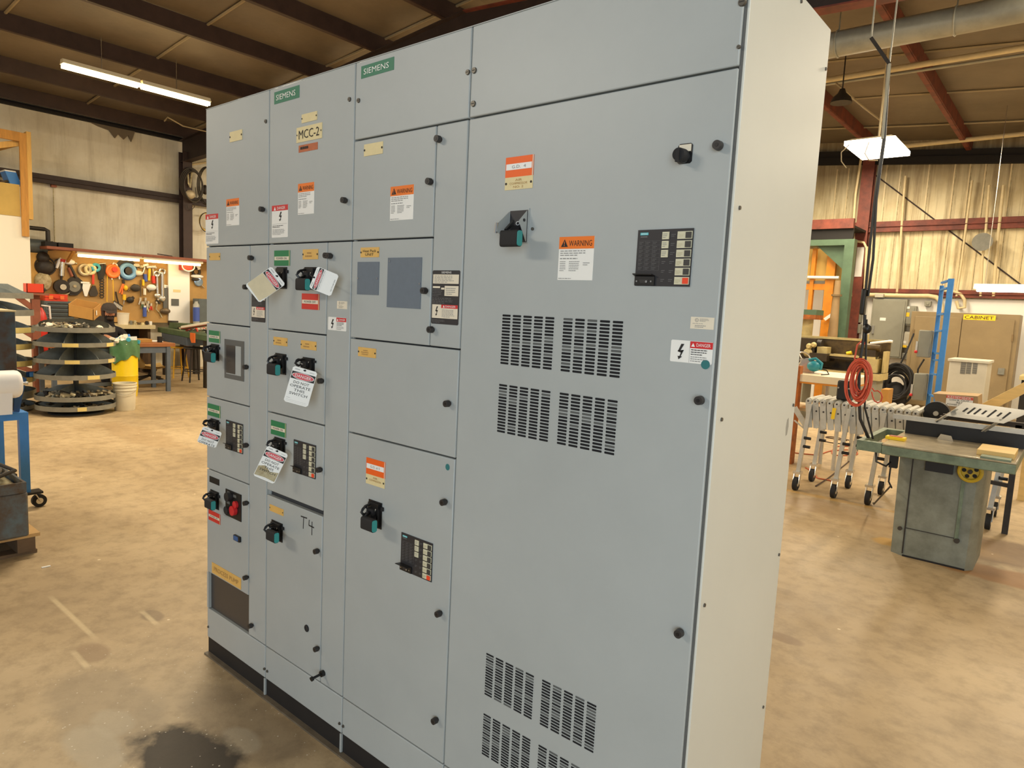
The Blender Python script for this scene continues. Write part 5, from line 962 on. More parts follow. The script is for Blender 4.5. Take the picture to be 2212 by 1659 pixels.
b.ball(HW(443,410), (.05,.06,.1), 'tool_dark', 10); one('cable_coil', b, 'thin cable loops hanging at the top left edge of the switchgear', 'cable coil')
c = HW(443,478); b = MB()
for k in range(3): b.torus(c+Vector((.01*k,.015*k,-.01*k)), .12+.015*k, .009, ('grime','tool_yellow','hose')[k], (1,0,0), n=24, k=5, ell=1.3)
one('rope_coil', b, 'yellow and dark cord loops below the thin cable loops', 'cord coil')
b = MB(); b.tube([HW(401,560), HW(401.5,440), HW(401,362), HW(404,357), HW(443,351), HW(470,348)], .018, 'pipe_cream', 8); one('conduit', b, 'pale conduit running up beside the dark steel column', 'conduit')
b = MB(); q = at(115,402,0,XL+.03); b.tube([q-Vector((0,0,k*.12)) for k in range(13)], .008, 'grime', 5); b.box((XL-.004,q.y-.04,q.z-.02), (q.x+.05,q.y+.04,q.z+.06), 'red_wood'); one('drop_line', b, 'thin cord hanging from a brown clip on the white wall', 'cord')
# --- tube fixture under the roof
X = -8.1; a, m_, c = at(133, 144, 0, X), at(303, 189, 0, X), at(452, 230, 0, X)
for i, (u0, u1) in enumerate(((a.y, m_.y-.015), (m_.y+.015, c.y))):
    z = (a.z+c.z)/2; t = thing('ceiling_tube_light', 'bright lit tube light under the roof, %s of the pair' % ('the left one', 'the one nearest the switchgear')[i], 'light fixture', (X, (u0+u1)/2, z), group='pair of tube lights under the roof')
    b = MB(); b.prism([(X-.07,u0,z+.05), (X+.07,u0,z+.05), (X+.04,u0,z+.11), (X-.04,u0,z+.11)], (0,u1-u0,0), 'cream'); b.build('housing', t)
    b = MB(); b.cyl((X-.035,u0+.01,z+.02), (X-.035,u1-.01,z+.02), .026, 'tube_glow', n=12); b.cyl((X+.035,u0+.01,z+.02), (X+.035,u1-.01,z+.02), .026, 'tube_glow', n=12); b.build('tube', t)
    b = MB(); b.cyl((X,(u0+u1)/2,z+.1), (X,(u0+u1)/2,roof(X)+.204), .006, 'chrome', n=6); b.build('hanger', t)
b = MB(); p = [at(355,262,0,-9.6), at(362,253,0,-9.6), at(395,272,0,-9.6), at(445,284,0,-9.6)]; b.tube(p, .012, 'seam', 6); one('ceiling_cable', b, 'pale cable sagging under the roof at the left of the switchgear', 'cable')
# --- blue frame with paper roll, steel boxes and pallet at the left edge
lg = Vector((-2.76, .04, 0)); zr = zat(890, lg.x, lg.y); t = thing('wheeled_frame', 'blue square-tube frame on casters at the left edge', 'frame', (lg.x-.35, lg.y-.45, 0))
yL, xB = -.98, lg.x-.62
b = MB(); b.box((lg.x-.025,lg.y-.027,.12), (lg.x+.025,lg.y+.027,zr), 'steel_blue'); b.build('leg', t)
for x, y in ((lg.x,yL), (xB,yL), (xB,lg.y)): b = MB(); b.box((x-.025,y-.027,.12), (x+.025,y+.027,zr), 'steel_blue'); b.build('leg', t)
b = MB(); b.box((lg.x-.025,yL+.027,zr-.05), (lg.x+.025,lg.y-.027,zr), 'steel_blue'); b.build('rail', t); b = MB(); b.box((xB-.025,yL+.027,zr-.05), (xB+.025,lg.y-.027,zr), 'steel_blue'); b.build('rail', t)
for y in (lg.y, yL): b = MB(); b.box((xB+.025,y-.025,zr-.05), (lg.x-.025,y+.025,zr), 'steel_blue'); b.build('rail', t)
b = MB(); xg = lg.x+.0; g = [at(q[0],q[1],0,xg) for q in ((42,890), (30,890), (33,850), (45,812), (58,818), (50,850))]; b.prism(g, (-.012,0,0), 'blue_dark'); b.build('bracket', t)
for x, y in ((lg.x,lg.y+.03), (lg.x,yL), (xB,yL), (xB,lg.y+.03)):
    b = MB(); b.box((x-.05,y-.045,.105), (x+.05,y+.065,.12), 'black'); b.bar((x+.028,y+.02,.105), (x+.028,y+.05,.045), .05, .006, 'chrome'); b.bar((x-.028,y+.02,.105), (x-.028,y+.05,.045), .05, .006, 'chrome'); o = b.build('caster', t)
    b = MB(); b.cyl((x-.018,y+.05,.045), (x+.018,y+.05,.045), .045, 'rubber', n=22); b.cyl((x-.02,y+.05,.045), (x+.02,y+.05,.045), .022, 'chrome', n=16); b.build('wheel', o)
xr = lg.x+.12; rc = at(43, 829, 0, xr); rad = .093; t2 = thing('paper_roll', 'large white roll of wrapping film on the blue frame', 'roll', (xr, rc.y-.4, rc.z-rad))
b = MB(); b.lathe((xr,rc.y,rc.z), [(0,0), (rad*.82,0), (rad*.95,-.012), (rad,-.03), (rad,-1.0), (0,-1.0)], 'roll_white', 36, axis=1); b.build('roll', t2)
b = MB(); b.cyl((xr,rc.y,rc.z), (xr,rc.y+.045,rc.z), .012, 'chrome'); b.build('core', t2)
ye, ze = at(27,896,0,xr+rad*.6).y, at(14,896,0,xr+rad*.6).z; b = MB(); b.prism([(xr+rad*.88,rc.y-1.,rc.z-rad*.3), (xr+rad*.88,ye,rc.z-rad*.3), (xr+rad*.6,ye,ze), (xr+rad*.6,rc.y-1.,ze)], (-.004,0,0), 'roll_white'); b.build('loose_sheet', t2)
b = MB(); yr = at(35,740,0,lg.x-.1).y; zt = at(35,674,0,lg.x-.1).z; b.box((lg.x-.6,yr-.75,zr), (lg.x-.1,yr,zt), 'tank_dark'); b.box((lg.x-.61,yr-.76,zt), (lg.x-.09,yr+.004,zt+.012), 'bench_front'); one('steel_cabinet', b, 'dark blue-black steel box standing on the blue frame behind the white roll', 'steel box', bevel=.004)  # cream sheet on top paints the light catching the top edge
pc = at(83, 1195, 2, 0); px1, py1 = pc.x, pc.y; t = thing('pallet', 'low wooden pallet on the floor at the left edge', 'pallet', (px1-.5, py1-.6, 0))
b = MB(); b.box((px1-1.,py1-1.2,.105), (px1+.0,py1+.012,.125), 'pallet_wood'); b.build('deck', t)
for k in range(3): x = px1-.02-.45*k; b = MB(); b.box((x-.05,py1-1.2,.02), (x,py1,.105), 'pallet_dark') if 0 else None; b.box((x-.09,py1-1.2,.0), (x,py1,.02), 'pallet_dark'); b.build('bottom_board', t)
for k in range(3):
    y = py1-.55*k; b = MB(); b.box((px1-1.,y-.1,.02), (px1-.004,y-.012,.105), 'pallet_dark'); b.build('stringer', t)
tc = at(64, 1158, 2, .125); zt = zat(1062, tc.x, tc.y); t = thing('steel_tank', 'blue-grey rusty steel tank on the pallet with a hose on its lid', 'tank', (tc.x-.35, tc.y-.45, .125))
b = MB(); b.box((tc.x-.62,tc.y-.9,.125), (tc.x,tc.y,zt), 'tank_rust'); b.build('body', t, bevel=.012)
zl = zat(1040, tc.x, tc.y); b = MB(); b.box((tc.x-.64,tc.y-.92,zt), (tc.x+.012,tc.y-.01,zt+.02), 'tank_rust')
for p, q in (((tc.x,tc.y-.92), (tc.x+.012,tc.y-.01)), ((tc.x-.64,tc.y-.92), (tc.x-.628,tc.y-.01)), ((tc.x-.628,tc.y-.022), (tc.x,tc.y-.01)), ((tc.x-.628,tc.y-.92), (tc.x,tc.y-.908))): b.box((p[0],p[1],zt+.02), (q[0],q[1],zl), 'tank_rust')
b.box((tc.x-.62,tc.y-.9,zt+.02), (tc.x-.01,tc.y-.03,zt+.024), 'grime'); b.build('lid_tray', t)
b = MB(); hc = Vector((tc.x-.3, tc.y-.4, zl+.004))
for k in range(4): b.tube([hc+Vector((.25*math.cos(a)*(1-.06*k)+.03*math.sin(2*a+k), (.36-.02*k)*math.sin(a), .015+.012*k+.01*math.sin(3*a+k))) for a in [2*math.pi*i/26 for i in range(26)]], .011, 'hose', 7, closed=True)
b.tube([hc+Vector((-.25,.1,.03)), hc+Vector((-.05,.3,.07)), hc+Vector((.22,.36,.05)), hc+Vector((.29,.2,.02)), hc+Vector((.26,-.1,.02))], .011, 'hose', 7); one('air_hose', b, 'dark hose coiled on the lid of the rusty tank', 'hose')
b = MB(); p = at(1,1,2,0) if 0 else at(90, 1226, 2, .003); q = at(109, 1222, 2, .003); b.bar(p, q, .012, .004, 'label_white'); one('paper_scrap', b, 'thin white scrap on the floor in front of the pallet', 'scrap')
# ================================================================== right side: saw, conveyor, lathe and the back wall
mat('cabinet_tan', (146,126,90), .5, var=.12, scale=4); mat('sign_yellow', (248,206,28), .5); mat('panel_grey', (146,144,128), .5, var=.08, scale=6); mat('unit_white', (198,192,174), .5, var=.08, scale=8); mat('grime_brown', (140,116,80), .7, var=.3, scale=9)
mat('alu', (208,206,196), .38, .4, var=.15, scale=14); mat('saw_green', (142,146,134), .45, .1, var=.3, scale=6, col2=(114,116,104)); mat('saw_edge', (128,142,118), .5, .2, var=.4, scale=14); mat('saw_top', (196,182,152), .26, .2, var=.3, scale=7); mat('wheel_yellow', (206,172,38), .45, var=.2, scale=15)
mat('lathe_cream', (206,186,128), .5, var=.25, scale=8); mat('lathe_dark', (70,58,42), .45, .3, var=.4, scale=9); mat('lathe_back', (110,88,48), .45, .2, var=.4, scale=5, col2=(60,48,32)); mat('orange_paint', (224,140,26), .5, var=.2, scale=6); mat('green_paint', (92,118,92), .5, var=.25, scale=5); mat('post_orange', (190,106,34), .6, var=.35, scale=8, col2=(130,70,26))
mat('red_cord', (206,86,58), .5); mat('orange_cord', (178,88,50), .55); mat('cord_dark', (66,46,34), .55); mat('hood_tan', (170,140,98), .6, var=.12, scale=6); mat('lumber', (236,200,126), .6, var=.15, scale=6, stretch=(.8,6,6)); mat('lamp_glow', (255,236,200), .4, emit=14); mat('white_glow', (255,246,226), .4, emit=2.2); mat('table_white', (240,224,190), .5, var=.08, scale=8); mat('saw_teal', (40,136,150), .4); mat('sign_red', (214,84,66), .5)
def vx(px, py, Y): return at(px, py, 1, Y)
def quad(mb, pts, d, m): return mb.prism(pts, d, m)
# --- tan double-door cabinet with the sign
Y = 13.0; a = vx(1970,672,Y); c = vx(2206,673,Y); x0, x1, zt = a.x, c.x, a.z; zb = .02; xm = vx(2079,690,Y).x
t = thing('storage_cabinet', 'large tan steel cabinet with two doors and a yellow sign', 'cabinet', ((x0+x1)/2, Y+.3, 0))
b = MB(); b.box((x0,Y+.0,zb+.06), (x1,Y+.6,zt), 'cabinet_tan'); b.box((x0+.02,Y+.02,0), (x1-.02,Y+.58,zb+.06), 'grime_brown'); b.build('carcass', t, bevel=.006)
for u0, u1, h in ((x0+.07, xm-.006, 0), (xm+.006, x1-.07, 1)):
    b = MB(); b.box((u0,Y-.022,zb+.12), (u1,Y-.002,zt-.09), 'cabinet_tan'); o = b.build('door', t, bevel=.004)
    for z in (.3, 1.4): b = MB(); hx = u0 if not h else u1; b.cyl((hx,Y-.025,z), (hx,Y-.025,z+.12), .014, 'grime_brown', n=10); b.build('hinge', o)
    if h:
        b = MB(); q = vx(2183,803,Y); b.box((u1-.14,Y-.05,q.z-.06), (u1-.05,Y-.022,q.z+.05), 'lip_grey'); b.build('latch', o)
        b = MB(); p, q = vx(2082,679,Y-.023), vx(2150,693,Y-.023); e = Dec(b, (p.x,Y-.0225,q.z), UX, UZ, .002); w, hh = q.x-p.x, p.z-q.z; e.slab(0,0,w,hh,.002,'sign_yellow'); e.text('CABINET', w*.04, hh*.2, w*.94, hh*.8, 'ink'); b.build('sign', o)
# --- electrical boxes on the back wall
def wall_box(tl, br, label, m='panel_grey', Y=YB-.026, dep=.16, cat='electrical box', handle_px=None, stickers=(), grp=None):
    p, q = vx(*tl, Y-dep), vx(*br, Y-dep); t = thing('electrical_box', label, cat, ((p.x+q.x)/2, Y-dep/2, q.z), group=grp)
    b = MB(); b.box((p.x,Y-dep,q.z), (q.x,Y,p.z), m); b.build('enclosure', t, bevel=.008)
    b = MB(); b.box((p.x+.03,Y-dep-.012,q.z+.03), (q.x-.03,Y-dep,p.z-.03), m); o = b.build('cover', t, bevel=.004)
    for s0, s1, sm in stickers: b = MB(); a, c = vx(*s0, Y-dep-.014), vx(*s1, Y-dep-.014); b.box((a.x,Y-dep-.015,c.z), (c.x,Y-dep-.012,a.z), sm); b.build('sticker', o)
    if handle_px: b = MB(); h = vx(*handle_px, Y-dep-.02); b.box((h.x-.02,Y-dep-.04,h.z-.08), (h.x+.02,Y-dep-.012,h.z+.08), 'chrome'); b.build('handle', o)
    return t
wall_box((1886,645), (1946,775), 'tall grey electrical panel door on the back wall', dep=.2, handle_px=(1886,712), stickers=(((1901,686), (1913,693), 'label_white'),))
wall_box((1835,667), (1858,697), 'small grey breaker box left of the tall panel', stickers=(((1842,676), (1848,686), 'label_white'), ((1840,687), (1852,692), 'label_white')))
wall_box((1831,699), (1857,720), 'lower grey box under the small breaker box')
wall_box((1947,660), (1975,704), 'upper grey disconnect box between the tall panel and the tan cabinet', stickers=(((1956,662), (1965,667), 'label_white'), ((1958,675), (1964,684), 'tool_yellow')))
wall_box((1946,716), (1967,752), 'cream switch box with a yellow band under the upper disconnect', m='unit_white', stickers=(((1947,745), (1958,751), 'sign_yellow'), ((1948,736), (1957,742), 'label_white')))
wall_box((1945,762), (1959,777), 'small outlet box lowest on the white wall section', m='lip_grey')
wall_box((1998,650), (2010,662), 'little grey junction box above the tan cabinet', dep=.1)
def pipe(pts, r, label, m='pipe_cream', Y=YB-.12, name='conduit', grp=None):
    b = MB(); b.tube([vx(p[0], p[1], p[2] if len(p) > 2 else Y) for p in pts], r, m, 10)
    if 'bent over' in label:
        for p in (pts[3],): v = vx(p[0], p[1], Y); b.box((v.x-.02,Y,v.z-.03), (v.x+.02,YB-.005,v.z+.03), m)
    return one(name, b, label, 'conduit', grp)
pipe([(1846,637), (1893,637), (1960,639), (2005,639), (2022,642), (2031,650), (2034,662), (2034,680)], .045, 'thick cream conduit running level over the electrical panels')
b = MB(); a, c = vx(1890,634,YB-.25), vx(1908,643,YB-.25); b.box((a.x,YB-.26,c.z), (c.x,YB-.04,a.z), 'unit_white'); one('pull_box', b, 'white pull box on the thick cream conduit', 'junction box', bevel=.01)
pipe([(2040,628), (2062,630), (2076,636), (2084,648), (2084,664), (2070,666), (2066,650)], .03, 'cream conduit looping down right of the blue upright')
pipe([(1937,640), (1943,560), (1951,440), (1956,380)], .022, 'thin cream vertical conduit left of the blue upright')
pipe([(2066,640), (2078,560), (2088,480), (2100,390)], .02, 'thin cream vertical conduit above the tan cabinet')
pipe([(2118,640), (2122,560), (2128,520), (2137,400)], .022, 'pair of pipes carrying the round siren, left pipe')
pipe([(2146,640), (2155,520), (2168,400)], .026, 'cream vertical pipe nearest the right picture edge')
pipe([(1838,640), (1840,530), (1848,420), (1862,330)], .024, 'cream conduit climbing the red column', Y=YB-.262)
pipe([(1834,515), (1850,521), (1866,524), (1872,536), (1868,620), (1866,640)], .024, 'cream conduit bent over beside the red column', Y=YB-.3)
pipe([(1835,517), (1832,540), (1836,560), (1833,640)], .014, 'thin pale wire hanging left of the red column', m='seam')
b = MB(); c = vx(2124,523,YB-.2); b.cyl(c, c+Vector((0,-.14,-.01)), .13, 'lip_grey', r2=.16); b.cyl(c+Vector((0,.1,0)), c, .07, 'lip_grey'); one('siren_horn', b, 'round grey horn mounted on the back wall pipes', 'horn')
b = MB(); a = vx(1857,567,YB-.23); b.box((a.x-.07,YB-.236,a.z-.28), (a.x+.06,YB-.2295,a.z+.3), 'label_white'); one('paper_notice', b, 'torn white paper stuck on the red column', 'notice')
# --- loft, green frame, orange rack and white doorway left of the red column
Y = 12.6; xa, xb2 = vx(1700,500,Y).x, vx(1842,500,Y).x
b = MB(); zz = vx(1800,480,Y).z; b.box((xa-1.,Y,zz-.12), (xb2,Y+.1,zz+.06), 'red_iron'); struct('loft_beam', b)
b = MB(); b.box((xa-1.,Y+.1,zz-.1), (xb2,YB-.2,zz-.06), 'dark_gap'); b.box((xa-1.,Y+.05,vx(1800,516,Y).z), (xb2,Y+.12,zz-.12), 'dark_gap'); struct('loft_slab', b)  # upright dark sheet paints the shaded gap below the beam
t = thing('press_frame', 'green steel frame with a gusset standing left of the red column', 'steel frame', (xb2-.2, Y-.3, 0)); Yg = Y-.3
z0, z1 = vx(1800,530,Yg).z, vx(1800,517,Yg).z; u0, u1 = vx(1817,600,Yg).x, vx(1838,600,Yg).x
b = MB(); b.box((u0,Yg,0), (u1,Yg+.2,z1), 'green_paint'); b.build('post', t); b = MB(); b.box((xa-1.,Yg,z0), (u0,Yg+.2,z1), 'green_paint'); b.build('beam', t)
b = MB(); b.prism([(u0,Yg+.1,z0), (u0-.5,Yg+.1,z0), (u0,Yg+.1,z0-.45)], (0,.03,0), 'green_paint'); b.build('gusset', t)
Yo = Y-.1; t = thing('timber_rack', 'orange painted timber frame under the loft', 'rack', (vx(1790,600,Yo).x, Yo, 0))
for p0, p1 in ((1783, 1802), (1750, 1758)):
    b = MB(); b.box((vx(p0,600,Yo).x,Yo,0), (vx(p1,600,Yo).x,Yo+.1,vx(1790,536,Yo).z), 'orange_paint'); b.build('post', t)
b = MB(); b.box((xa-1.,Yo+.02,vx(1765,626,Yo).z), (vx(1784,600,Yo).x,Yo+.1,vx(1765,613,Yo).z), 'orange_paint'); b.build('rail', t)
b = MB(); b.box((xa-1.,Yo+.04,vx(1765,613,Yo).z), (vx(1784,600,Yo).x,Yo+.08,vx(1765,606,Yo).z), 'lip_grey'); b.build('strip', t)
b = MB(); b.box((xa-1.,Yo+.11,vx(1765,606,Yo).z), (vx(1815,600,Yo).x,Yo+.13,vx(1790,536,Yo).z), 'plywood'); b.box((vx(1783,600,Yo).x,Yo+.11,0), (vx(1815,600,Yo).x,Yo+.13,vx(1790,606,Yo).z), 'plywood'); b.build('plywood_panel', t)
pipe([(1745,599,Yo-.034), (1812,600,Yo-.034)], .03, 'white pipe lying level across the orange timber frame', m='label_white', name='level_pipe')
b = MB(); p, q = vx(1700,680,YB-.4), vx(1780,626,YB-.4); b.box((p.x-.6,YB-.42,0), (q.x,YB-.38,q.z), 'white_glow' if 0 else 'white'); struct('door_1', b)
b = MB(); c = vx(1806,650,Yg-.2); b.cyl((c.x,Yg-.2,vx(1806,722,Yg-.2).z), (c.x,Yg-.2,vx(1806,606,Yg-.2).z), .085, 'hood_tan', r2=.05, n=18); b.cyl((c.x,Yg-.2,vx(1806,640,Yg-.2).z), (c.x,Yg-.2,vx(1806,636,Yg-.2).z), .09, 'grime_brown', n=18); b.cyl((c.x,Yg-.2,0), (c.x,Yg-.2,vx(1806,722,Yg-.2).z), .085, 'hood_tan', n=18); one('gas_cylinder', b, 'tall tan gas cylinder beside the green steel frame', 'gas cylinder')
b = MB(); c = vx(1790,685,Yo-.05); b.prism([c+Vector((-.09,0,-.03)), c+Vector((.03,0,.07)), c+Vector((.07,0,.03)), c+Vector((-.05,0,-.07))], (0,-.004,0), 'label_white'); one('paper_tag', b, 'white paper tag tied to the orange timber post', 'tag')
Yd = 11.6; c = vx(1745,690,Yd); t = thing('drill_press', 'cream drill press with a green top left of the orange timber frame', 'drill press', (c.x, Yd, 0))
zt, z2 = vx(1745,669,Yd).z, vx(1745,680,Yd).z; b = MB(); b.cyl((c.x,Yd,.0), (c.x,Yd,z2-.05), .1, 'lathe_cream', n=18); b.box((c.x-.2,Yd-.25,.0), (c.x+.2,Yd+.25,.06), 'lathe_cream'); b.build('column', t)
b = MB(); b.box((c.x-.28,Yd-.22,z2-.08), (c.x+.2,Yd+.22,z2), 'post_orange'); b.build('head', t); b = MB(); b.box((c.x-.28,Yd-.22,z2), (c.x+.2,Yd+.22,zt), 'green_paint'); b.build('belt_cover', t)
# --- lathe
Y = 10.4; a, c = vx(1738,726,Y), vx(1925,738,Y); x0, x1 = a.x-.9, c.x; zt = c.z; zc = vx(1900,822,Y-.35).z; zc2 = vx(1900,806,Y-.35).z
t = thing('metal_lathe', 'long cream and brown metal lathe with a tall splash guard', 'lathe', ((x0+x1)/2, Y-.2, 0))
b = MB(); b.box((x0,Y,zc2), (x1,Y+.03,zt), 'lathe_back'); b.box((x0,Y-.02,zt-.02), (x1,Y+.05,zt+.015), 'lathe_cream'); b.box((x1-.03,Y-.3,zc2), (x1,Y,zt-.15), 'lathe_cream'); b.build('splash_guard', t)
b = MB(); b.box((x0,Y-.5,zc), (x1,Y+.05,zc2-.01), 'lathe_cream'); b.box((x0+.02,Y-.48,zc2-.01), (x1-.02,Y+.0,zc2), 'lathe_dark'); b.build('chip_tray', t)
b = MB(); b.box((x0+.05,Y-.45,0), (x1-1.1,Y,zc), 'panel_grey'); b.box((x1-.75,Y-.45,0), (x1-.05,Y,zc), 'panel_grey'); b.build('base', t)
zr = vx(1850,768,Y-.25).z; b = MB(); b.box((x0+.3,Y-.35,zr-.07), (x1-.12,Y-.12,zr-.03), 'lathe_dark'); b.box((x0+.3,Y-.37,zr-.03), (x1-.12,Y-.33,zr), 'lathe_cream'); b.box((x0+.3,Y-.16,zr-.03), (x1-.12,Y-.12,zr), 'lathe_cream'); b.box((x1-.25,Y-.4,zc2), (x1-.08,Y-.1,zr-.03), 'lathe_cream'); b.box((x0+.2,Y-.4,zc2), (x0+1.1,Y-.1,zr-.03), 'lathe_dark'); b.build('bed', t)
b = MB(); q = vx(1740,760,Y-.25); b.box((x0,Y-.4,zr), (vx(1762,765,Y-.3).x,Y-.06,zr+.22), 'lathe_dark'); b.cyl((vx(1762,765,Y-.3).x,Y-.24,zr+.11), (vx(1772,765,Y-.3).x,Y-.24,zr+.11), .1, 'tool_dark')
for px, py, r in ((1748,748,.05), (1758,745,.045), (1745,762,.07), (1755,768,.02), (1763,770,.02)): k = vx(px,py,Y-.42); b.cyl(k, k+Vector((0,-.05,0)), r, 'lathe_cream' if r > .04 else 'chrome', r2=r*.6, n=14)
b.build('headstock', t)
b = MB(); k = vx(1733,777,Y-.5); b.torus(k, .12, .014, 'chrome', (0,1,0)); b.cyl(k+Vector((0,-.03,0)), k+Vector((0,.05,0)), .03, 'chrome')
for i in range(3): b.cyl(k, k+Vector((.12*math.cos(i*2.1),0,.12*math.sin(i*2.1))), .01, 'chrome', n=6)
b.build('handwheel', t)
b = MB(); k = vx(1775,772,Y-.3); b.box((k.x-.13,Y-.5,zr-.12), (k.x+.13,Y-.06,zr+.0), 'lathe_dark'); b.box((k.x-.06,Y-.38,zr), (k.x+.09,Y-.16,zr+.1), 'lathe_cream'); b.build('carriage', t)
b = MB(); k = vx(1876,758,Y-.25); b.box((k.x-.12,Y-.34,zr), (k.x+.12,Y-.14,zr+.1), 'lathe_dark'); b.cyl((k.x-.14,Y-.24,zr+.14), (k.x+.16,Y-.24,zr+.14), .06, 'lathe_back'); b.build('tailstock', t)
b = MB(); a, c = vx(1862,746,Y-.1), vx(1876,722,Y-.1); b.box((a.x,Y-.14,a.z), (c.x,Y-.03,c.z), 'lathe_cream'); b.cyl((a.x+.04,Y-.15,a.z+.07), (a.x+.04,Y-.2,a.z+.07), .03, 'black'); b.build('switch_box', t)
b = MB(); a, c = vx(1840,762,Y-.2), vx(1829,764,Y-.2); b.cyl(c, a, .03, 'sign_yellow'); one('yellow_oil_can', b, 'small yellow object lying on the lathe bed', 'can')
pipe([(1880,742,Y-.25), (1923,737,Y-.25), (1928,738,Y-.25)], .02, 'white rod lying on top of the lathe splash guard', m='label_white', name='white_rod')
# --- white topped table with an orange post, circular saw
yT = 6.3; lg = at(1709, 1004, 2, 0); xT0 = lg.x-.35; xT1 = vx(1842,830,yT).x; z1 = vx(1800,815,yT).z; z0 = vx(1800,834,yT).z
t = thing('work_table', 'white topped table with orange trim, standing just behind the switchgear', 'table', ((xT0+xT1)/2, yT+.4, 0))
b = MB(); b.box((xT0,yT,z0+.012), (xT1,yT+.8,z1), 'table_white'); b.build('table_top', t, bevel=.004)
b = MB(); b.box((xT0,yT-.004,z0-.004), (xT1,yT+.79,z0+.012), 'orange_paint'); b.build('trim', t)
b = MB(); xp = vx(1720,900,yT).x; b.box((xp-.11,yT-.02,0), (xp,yT+.08,vx(1722,790,yT).z), 'post_orange'); b.build('post', t)
for x, y in ((xT1-.12,yT+.06), (xT1-.12,yT+.72), (xT0+.05,yT+.72), (vx(1769,850,yT).x,yT+.3)): b = MB(); b.cyl((x,y,0), (x,y,z0), .022, 'alu', n=12); b.build('leg', t)
b = MB(); b.box((xT0,yT+.12,z0-.32), (xT1-.1,yT+.7,z0-.29), 'pipe_cream'); b.build('lower_shelf', t)
c = vx(1752,805,yT+.25); t = thing('circular_saw', 'teal and chrome circular saw on the white topped table', 'circular saw', (c.x, yT+.25, z1))
b = MB(); b.cyl((c.x-.04,yT+.25,z1+.08), (c.x-.04,yT+.31,z1+.08), .09, 'chrome', n=24); b.box((c.x-.14,yT+.2,z1), (c.x+.1,yT+.34,z1+.008), 'chrome'); b.build('guard', t)
b = MB(); b.ball((c.x+.03,yT+.23,z1+.085), (.075,.06,.06), 'saw_teal', 14); b.tube([(c.x-.03,yT+.23,z1+.15), (c.x+.04,yT+.23,z1+.17), (c.x+.11,yT+.23,z1+.12), (c.x+.1,yT+.23,z1+.05)], .016, 'saw_teal', 8); b.build('motor_handle', t)
b = MB(); b.tube([(c.x+.11,yT+.23,z1+.06), (c.x+.17,yT+.22,z1+.05), (c.x+.2,yT+.2,z1+.012), (c.x+.15,yT+.1,z1+.008)], .006, 'black', 6); b.build('cord', t)
# --- flexible roller conveyor
yC0, yC1 = 5.2, 5.66; xa, xb2 = vx(1746,872,yC0).x, 2.5; zR = vx(1850,877,yC0).z; zL = vx(1850,938,yC0).z
t = thing('roller_conveyor', 'expanding aluminium roller conveyor on caster legs', 'conveyor', ((xa+xb2)/2, (yC0+yC1)/2, 0))
xb2 = vx(1985,905,yC0).x; n = int((xb2-xa)/.062)
for y in (yC0, yC1):
    b = MB()
    for k in range(n+1):
        x = xa+k*.062; b.bar((x,y,zR-.01), (x+.03,y,zL+.004*(k % 2)), .052, .006, 'alu', up=(0,1,0)); b.bar((x+.045,y+.007,zR-.05), (x+.02,y+.007,zL+.012), .04, .006, 'lip_grey', up=(0,1,0)); b.cyl((x+.03,y-.008,zL+.02), (x+.03,y+.004,zL+.02), .02, 'alu', n=10); b.cyl((x+.016,y-.008,zL+.16), (x+.016,y+.004,zL+.16), .008, 'knob', n=8)
        b.cyl((x,y-.012,zR-.005), (x,y+.012,zR-.005), .022, 'alu', n=12); b.cyl((x,y-.016,zR-.005), (x,y-.012,zR-.005), .008, 'knob', n=8)
    b.build('scissor_side', t)
for k in range(n+1): b = MB(); x = xa+k*.062; b.cyl((x,yC0+.014,zR), (x,yC1-.014,zR), .024, 'alu', n=14); b.build('roller', t)
for px, top in ((1752,872), (1836,884), (1912,895), (None, 0)):
    x = vx(px,top,yC0).x if px else 2.42
    for y, s in ((yC0-.02,-1), (yC1+.02,1)):
        b = MB(); b.bar((x,y,zR-.03), (x-.05,y+.0,.16), .034, .034, 'alu', up=(0,1,0)); b.cyl((x-.02,y-.02,.42), (x+.04,y-.02,.42), .014, 'black', n=10); b.cyl((x-.02,y-.02,.5), (x+.04,y-.02,.5), .014, 'black', n=10); o = b.build('leg', t)
        b = MB(); q = (x-.05, y, 0); g = .025*s
        b.bar((q[0]-.025,q[1],.165), (q[0]-.025,q[1]-.03,.06), .006, .05, 'chrome'); b.bar((q[0]+.025,q[1],.165), (q[0]+.025,q[1]-.03,.06), .006, .05, 'chrome'); b.box((q[0]-.035,q[1]-.04,.155), (q[0]+.035,q[1]+.03,.175), 'chrome')
        b.cyl((q[0]-.018,q[1]-.03,.062), (q[0]+.018,q[1]-.03,.062), .062, 'rubber', n=24); b.cyl((q[0]-.02,q[1]-.03,.062), (q[0]+.02,q[1]-.03,.062), .026, 'chrome', n=14); b.build('caster', o)
p, q = vx(1794,905,yC0-.03), vx(1806,882,yC0-.03); b = MB(); b.prism([(p.x,yC0-.022,p.z), (p.x+.03,yC0-.022,p.z), (q.x,yC0-.022,q.z), (q.x-.03,yC0-.022,q.z)], (0,-.002,0), 'sign_yellow'); o = b.build('sticker', t); o['label'] = 'yellow sticker'
b = MB(); p, q = vx(1716,880,yC0+.1), vx(1742,922,yC0+.1); b.bar(p, q, .006, .05, 'alu'); b.bar(vx(1716,908,yC0+.1), vx(1740,928,yC0+.1), .012, .012, 'alu'); b.build('stop_bracket', t)
zb = zR+.026; a, c = vx(1804,871,yC0+.1), vx(1840,824,yC0+.1); t = thing('battery_charger', 'black plastic box standing on the conveyor rollers', 'box', ((a.x+c.x)/2, yC0+.2, zb))
b = MB(); b.box((a.x,yC0+.1,zb), (c.x,yC0+.3,c.z), 'black'); b.build('case', t, bevel=.015); b = MB()
